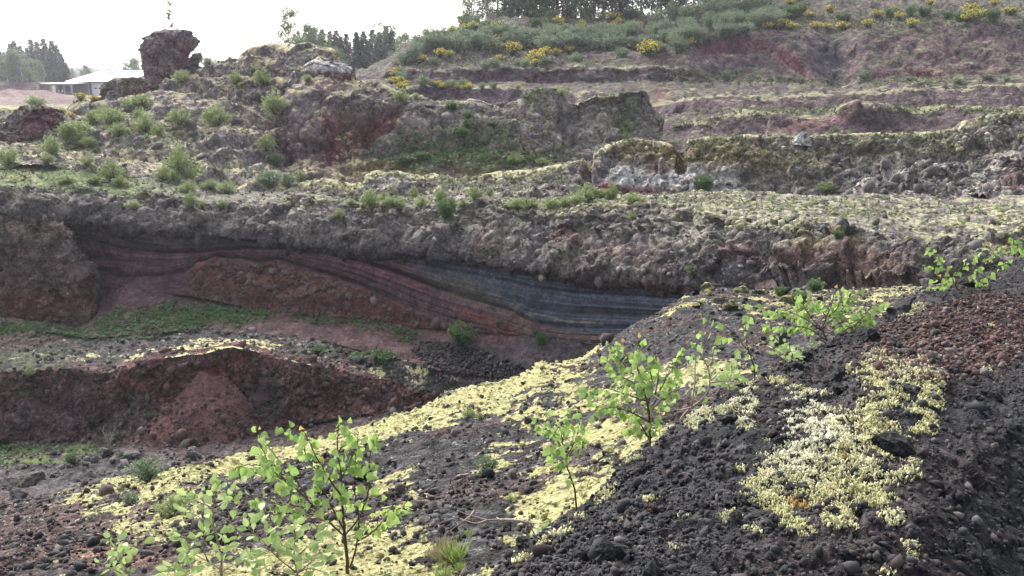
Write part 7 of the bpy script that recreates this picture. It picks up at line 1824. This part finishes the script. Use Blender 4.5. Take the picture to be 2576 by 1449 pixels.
ow = [(0.01, 0.0), (0.10, 0.10), (0.19, 0.28), (0.23, 0.48), (0.21, 0.66), (0.14, 0.83), (0.05, 0.95), (0.0, 1.0)]
BL = [leaf_mesh('birch_leaf', [(x * k, y) for x, y in ob], f, NB, c) for k, f, c in ((1.0, 0.25, 0.10), (0.92, 0.45, 0.3), (1.06, 0.12, -0.1), (0.80, 0.6, 0.4), (1.1, -0.15, 0.25))]
BLY = [leaf_mesh('young_birch_leaf', ob, 0.5, NY, 0.2)]
WL = [leaf_mesh('willow_leaf', [(x * k, y) for x, y in ow], f, NW, c) for k, f, c in ((1.0, 0.2, 0.1), (1.25, 0.3, 0.2), (1.1, 0.4, -0.1), (1.5, 0.2, 0.1))]
twig_d = plain_mat('birch_twig', (0.085, 0.05, 0.036), 0.7, 0.3, 30)
twig_p = plain_mat('willow_twig', (0.26, 0.20, 0.15), 0.8, 0.3, 30)

def sapling(name, label, cat, origin, scale, Y, trunk, branches, leaf, L, gap, r0=0.008, bark=None, seed=1, young=0.02, start=0.3, dspread=0.18, droop=0.8, side=0.5, twigs=1.0, top_lift=0.0):
    """stem and branches traced at the plant's real distance and spread in depth; every leaf its own part"""
    rs = np.random.default_rng(seed)
    ox, oy = origin
    def px(p): return (ox + p[0] * scale, oy + p[1] * scale)
    def world(pts, y0, y1):
        n = len(pts); ys = np.linspace(y0, y1, n)
        return np.array([at(*px(p), y) for p, y in zip(pts, ys)])
    T = world(trunk, Y, Y)
    foot = T[0].copy(); foot[2] -= 0.02
    # run the stem down to the ground under it
    d = (CPT[:, 0] - foot[0]) ** 2 + (CPT[:, 1] - foot[1]) ** 2
    near = np.argsort(d)[:6]; gz = CPT[near, 2].max()
    pts = list(T)
    if gz < foot[2]: pts = [np.array([foot[0], foot[1], gz - 0.03])] + pts
    root = link(name, None, None, pts[0]); root.empty_display_size = 0.05
    tag(root, label, cat)
    org = Vector(pts[0])
    def local(a): return [Vector(p) - org for p in a]
    def smooth(p, k=4):
        p = np.array(p); t = np.arange(len(p)); tt = np.linspace(0, len(p) - 1, (len(p) - 1) * k + 1)
        q = np.stack([np.interp(tt, t, p[:, j]) for j in range(3)], 1)
        for _ in range(3): q[1:-1] = 0.25 * q[:-2] + 0.5 * q[1:-1] + 0.25 * q[2:]
        return q + np.concatenate([np.zeros((1, 3)), rs.normal(0, 0.0012, (len(q) - 1, 3))])
    P = smooth(pts)
    b = MB(); b.tube(local(P), np.linspace(r0, r0 * 0.22, len(P)), 7); b.build('stem', bark, root, True)
    hosts = [(P, 0.45)]
    for br in branches:
        y1 = Y + rs.uniform(-dspread, dspread)
        # start depth follows the stem
        Q = smooth(world(br, Y + 0.15 * (y1 - Y), y1))
        b = MB(); b.tube(local(Q), np.linspace(r0 * 0.55, r0 * 0.14, len(Q)), 5); b.build('branch', bark, root, True)
        hosts.append((Q, start))
    n = 0
    sites = []
    tw = MB()
    for Q, s0 in hosts:
        seg = np.linalg.norm(np.diff(Q, axis=0), axis=1); cum = np.concatenate([[0], np.cumsum(seg)]); tot = cum[-1]
        s = tot * s0
        while s < tot:
            c = np.array([np.interp(s, cum, Q[:, j]) for j in range(3)])
            j = min(np.searchsorted(cum, s), len(Q) - 1); dr = Q[j] - Q[j - 1]; dr /= np.linalg.norm(dr) + 1e-9
            sites.append((c, dr, False))
            if rs.random() < twigs * 0.5:                       # side shoot with a few leaves
                sd_ = unit(rs, 1)[0] * np.array([1, 1, 0.6]) + dr * 0.5 + np.array([0, 0, 0.25]); sd_ /= np.linalg.norm(sd_)
                ln = rs.uniform(1.0, 2.4) * L
                e = c + sd_ * ln
                tw.tube([Vector(c) - org, Vector((c + e) / 2 + np.array([0, 0, 0.1 * ln])) - org, Vector(e) - org], [r0 * 0.16, r0 * 0.12, r0 * 0.07], 4)
                for q in np.arange(0.4, 1.01, 0.33): sites.append((c + sd_ * ln * q, sd_, False))
            s += 0.6 * gap * L * rs.uniform(0.7, 1.3)
        sites.append((Q[-1], Q[-1] - Q[-2], True))
    if tw.v: stuff(tw.build('twigs', bark, root, True))
    rs.shuffle(sites)
    for (c, dr, tip) in sites[:298]:
        dv = unit(rs, 1)[0] * np.array([1, 1, 0.4]) * side + np.asarray(dr) / (np.linalg.norm(dr) + 1e-9) * 0.35 + np.array([0, 0, -droop]) * rs.uniform(0.5, 1.2)
        if tip: dv = np.asarray(dr) / (np.linalg.norm(dr) + 1e-9) + 0.3 * unit(rs, 1)[0]
        dv = Vector(dv).normalized()
        nv = Vector((rs.normal(0, 0.45), rs.normal(-0.8, 0.4), rs.uniform(0.1, 0.8)))
        nv = (nv - dv * nv.dot(dv)).normalized()
        xv = dv.cross(nv)
        yng = rs.random() < (0.6 if tip else young * 0.6)
        me = (BLY if (yng and leaf is BL) else leaf)[rs.integers(0, len(BLY if (yng and leaf is BL) else leaf))]
        l = L * rs.uniform(0.55, 1.3) * (0.55 if (yng and leaf is BL) else 1.0)
        M3 = Matrix((xv, dv, nv)).transposed().to_4x4()
        pos = Vector(c) - org + dv * l * 0.36
        o = link('leaf', me, root)
        o.matrix_local = Matrix.Translation(pos) @ M3 @ Matrix.Scale(l, 4)
    return root

sapling('birch_sapling', 'leafy young birch in the moss, its top leaves tinged orange', 'sapling', (469.6, 972.7), 0.3287, 3.45,
        [(1232, 1440), (1222, 1250), (1205, 1100), (1195, 950), (1180, 830), (1185, 700), (1160, 540), (1150, 400), (1170, 290)],
        [[(1205, 1140), (1110, 1060), (1030, 970), (930, 870), (840, 780), (700, 690), (620, 580), (560, 440), (550, 330)],
         [(1195, 1080), (1130, 960), (1040, 780), (1000, 640), (900, 530), (905, 420), (820, 330)],
         [(900, 840), (780, 730), (640, 620), (500, 590), (380, 620)],
         [(1215, 1130), (1330, 1000), (1390, 820), (1400, 700), (1390, 600), (1410, 480), (1480, 360)],
         [(1250, 1380), (1310, 1200), (1320, 1000), (1285, 850), (1280, 700), (1300, 480), (1320, 340)],
         [(1310, 1180), (1420, 1120), (1500, 1030), (1560, 960), (1640, 960)],
         [(1320, 1000), (1420, 960), (1530, 920), (1640, 950)],
         [(1120, 1060), (960, 930), (800, 900), (700, 910), (560, 830), (430, 880)],
         [(1180, 830), (1090, 700), (1000, 560), (940, 420), (890, 330)],
         [(1150, 520), (1220, 420), (1240, 300)], [(1030, 970), (930, 980), (820, 960), (660, 980)], [(1185, 700), (1260, 560), (1290, 430)], [(930, 870), (880, 760), (700, 560), (580, 400)]],
        BL, 0.042, 0.85, 0.0085, twig_d, 901, dspread=0.22)
sapling('birch_sapling', 'bushy birch sapling standing right behind the black mound', 'sapling', (1475.8, 704.3), 0.287, 4.1,
        [(555, 1450), (550, 1240), (540, 1100), (490, 920), (440, 760), (440, 640), (450, 520)],
        [[(548, 1140), (620, 1050), (640, 960), (720, 830), (800, 700), (870, 560)], [(540, 1100), (580, 870), (545, 740), (600, 690)], [(545, 1240), (350, 1140), (230, 1110), (60, 1150)], [(520, 1060), (330, 1000), (150, 930), (20, 960)],
         [(490, 920), (380, 800), (270, 680), (200, 580)], [(550, 1160), (640, 1060), (740, 980)], [(640, 960), (740, 900), (840, 830)], [(550, 1400), (470, 1250), (400, 1180), (60, 1060)], [(440, 760), (360, 680), (320, 560)], [(490, 920), (300, 860), (180, 700)], [(600, 1000), (640, 820), (620, 720)], [(555, 1400), (620, 1300), (660, 1200)], [(555, 1380), (480, 1330), (410, 1300)]],
        BL, 0.038, 0.9, 0.008, twig_d, 902, dspread=0.25)
sapling('birch_sapling', 'wide spreading birch sapling rooted on the mound crest', 'sapling', (1475.8, 704.3), 0.287, 4.75,
        [(2140, 590), (2100, 520), (2060, 440), (2100, 330), (2150, 200), (2180, 80)],
        [[(2120, 540), (1950, 420), (1800, 400), (1570, 400)], [(2060, 440), (1900, 330), (1780, 270), (1560, 250)], [(2060, 440), (1930, 280), (1880, 180), (1850, 110)], [(2130, 540), (2300, 450), (2450, 420), (2590, 440)],
         [(2080, 420), (2250, 250), (2310, 140), (2330, 80)], [(2300, 450), (2420, 330), (2500, 230), (2590, 200)], [(2200, 480), (2380, 370), (2560, 330)], [(2060, 440), (1980, 400), (1840, 330)], [(2100, 330), (2200, 260), (2240, 120)], [(2120, 550), (2020, 520), (1980, 510)], [(2100, 330), (2030, 220), (1960, 160)], [(2090, 500), (2250, 380), (2400, 260)]],
        BL, 0.038, 0.9, 0.0075, twig_d, 903, dspread=0.25, droop=0.9)
sapling('birch_sapling', 'thin open birch sapling with few leaves above the mound', 'sapling', (1475.8, 704.3), 0.287, 4.3,
        [(1472, 900), (1470, 760), (1440, 680), (1410, 600), (1400, 470), (1390, 380), (1400, 280)],
        [[(1400, 610), (1330, 500), (1180, 470), (1050, 440), (955, 450)], [(1330, 500), (1200, 390), (1120, 330), (1020, 320)], [(1440, 520), (1590, 450), (1650, 500), (1720, 560)], [(1330, 500), (1250, 480), (1190, 520)], [(1410, 600), (1360, 570), (1340, 600)], [(1650, 500), (1720, 590), (1790, 680)]],
        BL, 0.036, 1.7, 0.005, twig_d, 904, start=0.45, twigs=0.4)
sapling('birch_sapling', 'small upright birch sapling in the moss below the mound', 'sapling', (858.6, 959.2), 0.3386, 3.55,
        [(1750, 830), (1690, 680), (1660, 560), (1640, 440), (1620, 320), (1590, 260)],
        [[(1670, 560), (1740, 440), (1770, 330), (1760, 250)], [(1650, 500), (1570, 380), (1460, 310)], [(1640, 440), (1680, 320), (1690, 240)], [(1690, 560), (1780, 420), (1850, 330)], [(1655, 540), (1590, 500), (1550, 490)], [(1640, 440), (1560, 330), (1530, 280)], [(1680, 640), (1630, 590), (1590, 560)]],
        BL, 0.030, 1.1, 0.005, twig_d, 905)
sapling('birch_sapling', 'far birch sapling high on the mound crest against the lava bed', 'sapling', (1703.8, 479.6), 0.3386, 6.0,
        [(2095, 775), (2050, 640), (1990, 560), (1930, 480), (1890, 440)],
        [[(2050, 640), (2120, 560), (2220, 500)], [(2070, 700), (1980, 690), (1890, 720)], [(2080, 690), (2200, 600), (2280, 540), (2350, 440)], [(2010, 580), (1930, 560), (1850, 560)], [(2090, 700), (2230, 660), (2340, 600), (2450, 540)], [(2060, 680), (1960, 640)], [(2280, 540), (2400, 450), (2420, 430)], [(2250, 650), (2240, 680), (2300, 690)]],
        BL, 0.038, 1.15, 0.006, twig_d, 906)
sapling('birch_sapling', 'birch twig leaning in from outside, beside the far crest sapling', 'sapling', (1703.8, 479.6), 0.3386, 5.6,
        [(2640, 620), (2610, 500), (2560, 430), (2500, 400)], [[(2610, 500), (2560, 370), (2570, 350)], [(2600, 480), (2540, 440), (2520, 430)]], BL, 0.04, 1.1, 0.005, twig_d, 907)
sapling('willow_sapling', 'pale-stemmed willow sapling left of the leafy birch', 'sapling', (0, 959.2), 0.3386, 3.05,
        [(1640, 1470), (1650, 1300), (1600, 1130), (1580, 1020), (1590, 900), (1600, 780)],
        [[(1640, 1400), (1550, 1340), (1440, 1290), (1390, 1200), (1370, 1150)], [(1640, 1420), (1720, 1370), (1800, 1330)], [(1590, 960), (1700, 900), (1760, 860)], [(1590, 950), (1450, 880), (1380, 860)], [(1590, 990), (1700, 1030), (1760, 1100), (1800, 1180), (1840, 1280)], [(1600, 1130), (1560, 1050), (1420, 980)], [(1440, 1290), (1420, 1250), (1400, 1270)], [(1550, 1340), (1500, 1220), (1530, 1120)]],
        WL, 0.042, 0.8, 0.006, twig_p, 908, start=0.55, droop=-0.25, side=0.9, twigs=0.8)
sapling('willow_sapling', 'low leafy willow in front of the birch stem, cut by the bottom edge', 'sapling', (0, 959.2), 0.3386, 2.95,
        [(2250, 1560), (2200, 1420), (2180, 1280), (2200, 1100)],
        [[(2200, 1420), (2050, 1300), (1950, 1180), (1850, 1100)], [(2190, 1300), (2290, 1230), (2340, 1140)], [(2200, 1420), (2320, 1380), (2450, 1440)], [(2180, 1300), (2080, 1200), (2020, 1130)], [(2200, 1440), (1980, 1400), (1800, 1340)], [(2210, 1430), (2360, 1300), (2400, 1280)]],
        WL, 0.042, 0.8, 0.006, twig_p, 909, start=0.35, droop=-0.15, side=0.9)
sapling('willow_sapling', 'single upright willow shoot on the dark scree slope', 'sapling', (0, 959.2), 0.3386, 3.1,
        [(990, 1520), (940, 1400), (890, 1310), (865, 1220), (842, 1160)], [[(900, 1430), (830, 1390), (750, 1350)], [(890, 1310), (930, 1270), (980, 1220)]], WL, 0.040, 0.7, 0.005, twig_p, 910, start=0.25, droop=-0.2, side=0.9)
sapling('willow_sapling', 'willow shoot tip just entering at the bottom edge', 'sapling', (0, 959.2), 0.3386, 2.9,
        [(1360, 1560), (1350, 1470), (1330, 1400), (1340, 1350)], [[(1350, 1470), (1400, 1430), (1430, 1420)], [(1350, 1470), (1290, 1400), (1260, 1390)]], WL, 0.04, 0.7, 0.005, twig_p, 911, start=0.3, droop=-0.2, side=0.9)
sapling('willow_sapling', 'curved half-bare willow with a grey trunk behind the mound crest', 'sapling', (1475.8, 704.3), 0.287, 3.75,
        [(780, 1275), (900, 1120), (1050, 1030), (1090, 880), (1060, 760), (1010, 660)],
        [[(920, 1110), (960, 870), (940, 720), (985, 600)], [(1090, 880), (1180, 780), (1300, 700)], [(1060, 760), (1110, 700), (1100, 640)], [(900, 1120), (800, 1150), (700, 1100)], [(960, 900), (900, 800), (880, 720)], [(1090, 900), (1250, 880), (1350, 900)]],
        WL, 0.035, 1.7, 0.008, twig_p, 912, start=0.72, droop=0.0, side=0.8, twigs=0.5)
sapling('willow_sapling', 'small willow sprig with grey-green leaves behind the mound edge', 'sapling', (1475.8, 704.3), 0.287, 4.1,
        [(1760, 760), (1720, 690), (1680, 640), (1640, 600)], [[(1740, 730), (1800, 660), (1820, 620)], [(1750, 750), (1800, 740), (1870, 660)], [(1720, 690), (1700, 660), (1730, 560)]], WL, 0.038, 0.75, 0.004, twig_p, 913, start=0.2, droop=0.0, side=0.9)
sapling('willow_sapling', 'leafy willow clump on the moss right of the curved trunk', 'sapling', (1475.8, 704.3), 0.287, 4.2,
        [(1260, 960), (1240, 900), (1200, 840)], [[(1260, 950), (1330, 890), (1380, 900)], [(1250, 920), (1290, 850), (1300, 800)], [(1250, 930), (1180, 890), (1150, 850)], [(1260, 950), (1340, 940)]], WL, 0.036, 0.7, 0.004, twig_p, 914, start=0.2, droop=0.0, side=0.9)
sapling('willow_sapling', 'little willow shoot beside the bare creeping twigs', 'sapling', (858.6, 959.2), 0.3386, 2.85,
        [(1490, 1200), (1480, 1150), (1500, 1110)], [[(1485, 1170), (1450, 1160)]], WL, 0.030, 0.7, 0.003, twig_p, 915, start=0.2, droop=-0.1, side=0.9)

# bare creeping twigs on the brink of the mound
def creeping(name, label, origin, sc, Y, lines, seed):
    rs = np.random.default_rng(seed)
    root = None
    for i, ln in enumerate(lines):
        W_ = [at(origin[0] + p[0] * sc, origin[1] + p[1] * sc, Y + rs.uniform(-0.06, 0.06)) for p in ln]
        W_ = np.array(W_)
        t = np.arange(len(W_)); tt = np.linspace(0, len(W_) - 1, len(W_) * 5)
        q = np.stack([np.interp(tt, t, W_[:, j]) for j in range(3)], 1)
        for _ in range(3): q[1:-1] = 0.25 * q[:-2] + 0.5 * q[1:-1] + 0.25 * q[2:]
        if root is None:
            root = link(name, None, None, q[0]); tag(root, label, 'branch')
        org = np.array(root.location)
        b = MB(); r = 0.0055 if i == 0 else 0.003
        b.tube([Vector(p - org) for p in q], np.linspace(r, r * 0.35, len(q)), 5); b.build('stem' if i == 0 else 'twig', twig_p, root, True)
creeping('creeping_twig', 'bare creeping willow twigs arching over the moss at the mound edge', (858.6, 959.2), 0.3386, 2.75,
         [[(1410, 1190), (1370, 1120), (1390, 1055), (1300, 1028), (1200, 1025), (1080, 1032), (960, 1000), (860, 960)], [(1400, 1050), (1480, 1060), (1560, 1030)], [(1250, 1090), (1190, 1030), (1150, 1010)], [(1415, 1180), (1350, 1210), (1345, 1280), (1400, 1330), (1450, 1350)],
          [(1420, 1170), (1540, 1110), (1640, 1110), (1650, 1140), (1690, 1150)], [(960, 1000), (900, 1040), (810, 1110)], [(960, 1000), (990, 950), (985, 930)], [(1080, 1032), (1000, 1060), (880, 1020)], [(1440, 1150), (1410, 1080), (1390, 970)]], 921)
# grass tufts
def grass(u, v, hpx, label, mat, n, seed, spread=0.6):
    rs = np.random.default_rng(seed)
    p = ground(u, v); h = hpx / PF * p[1] * 1.05
    a = rs.uniform(0, 6.28, n); r = np.sqrt(rs.random(n)) * h * spread
    C = np.stack([r * np.cos(a) * 0.6, r * np.sin(a) * 0.6, -0.005 + 0 * a], 1)
    D = np.stack([0.5 * np.cos(a) * rs.random(n), 0.5 * np.sin(a) * rs.random(n), 0.6 + 0.4 * rs.random(n)], 1) + rs.normal(0, 0.15, (n, 3)); D /= np.linalg.norm(D, axis=1, keepdims=True)
    L = h * rs.uniform(0.5, 1.1, n)
    V = leaf_cards(C, D, unit(rs, n), L, L * 0.03 + 0.0012)
    o = link('grass_tuft', cards_mesh('grass_tuft', V, mat, np.clip(rs.normal(0.5, 0.3, n), 0, 1)), None, p)
    tag(o, label, 'grass tuft')
dry = leaf_mat('dry_grass', (0.20, 0.17, 0.10), (0.36, 0.32, 0.20), 0.2)
fresh = leaf_mat('fresh_grass', (0.15, 0.22, 0.06), (0.28, 0.36, 0.11), 0.3)
grass(1108, 1400, 62, 'dry brown grass tuft on the moss', dry, 260, 931)
grass(1140, 1410, 70, 'green and straw grass clump right of the dry tuft', fresh, 150, 932, 0.4)
grass(1175, 1345, 32, 'bluish fresh weed on the dark soil gap in the moss', fresh, 40, 933, 0.4)
grass(1110, 1449, 44, 'fresh grass at the bottom of the moss', fresh, 120, 934, 0.7)
grass(1160, 1425, 30, 'short fresh grass beside the straw clump', fresh, 90, 935, 0.7)
grass(1285, 1255, 30, 'thin green weed beside a dark stone on the moss', fresh, 40, 936, 0.4)

# ================================================================== rain haze: one closed box of pale air
def haze():
    b = MB(); b.box(-2400, 2400, -60, 2300, 0.2, 62)
    m, t = new_mat('haze_air')
    out = N(t, 'ShaderNodeOutputMaterial')
    pv = N(t, 'ShaderNodeVolumePrincipled')
    pv.inputs['Color'].default_value = (0.88, 0.91, 1.0, 1)
    pv.inputs['Density'].default_value = 0.0003
    pv.inputs['Anisotropy'].default_value = 0.35
    t.links.new(pv.outputs[0], out.inputs['Volume'])
    o = b.build('haze', m)
    stuff(o, 'pale rain haze filling the air over the quarry', 'haze')
haze()
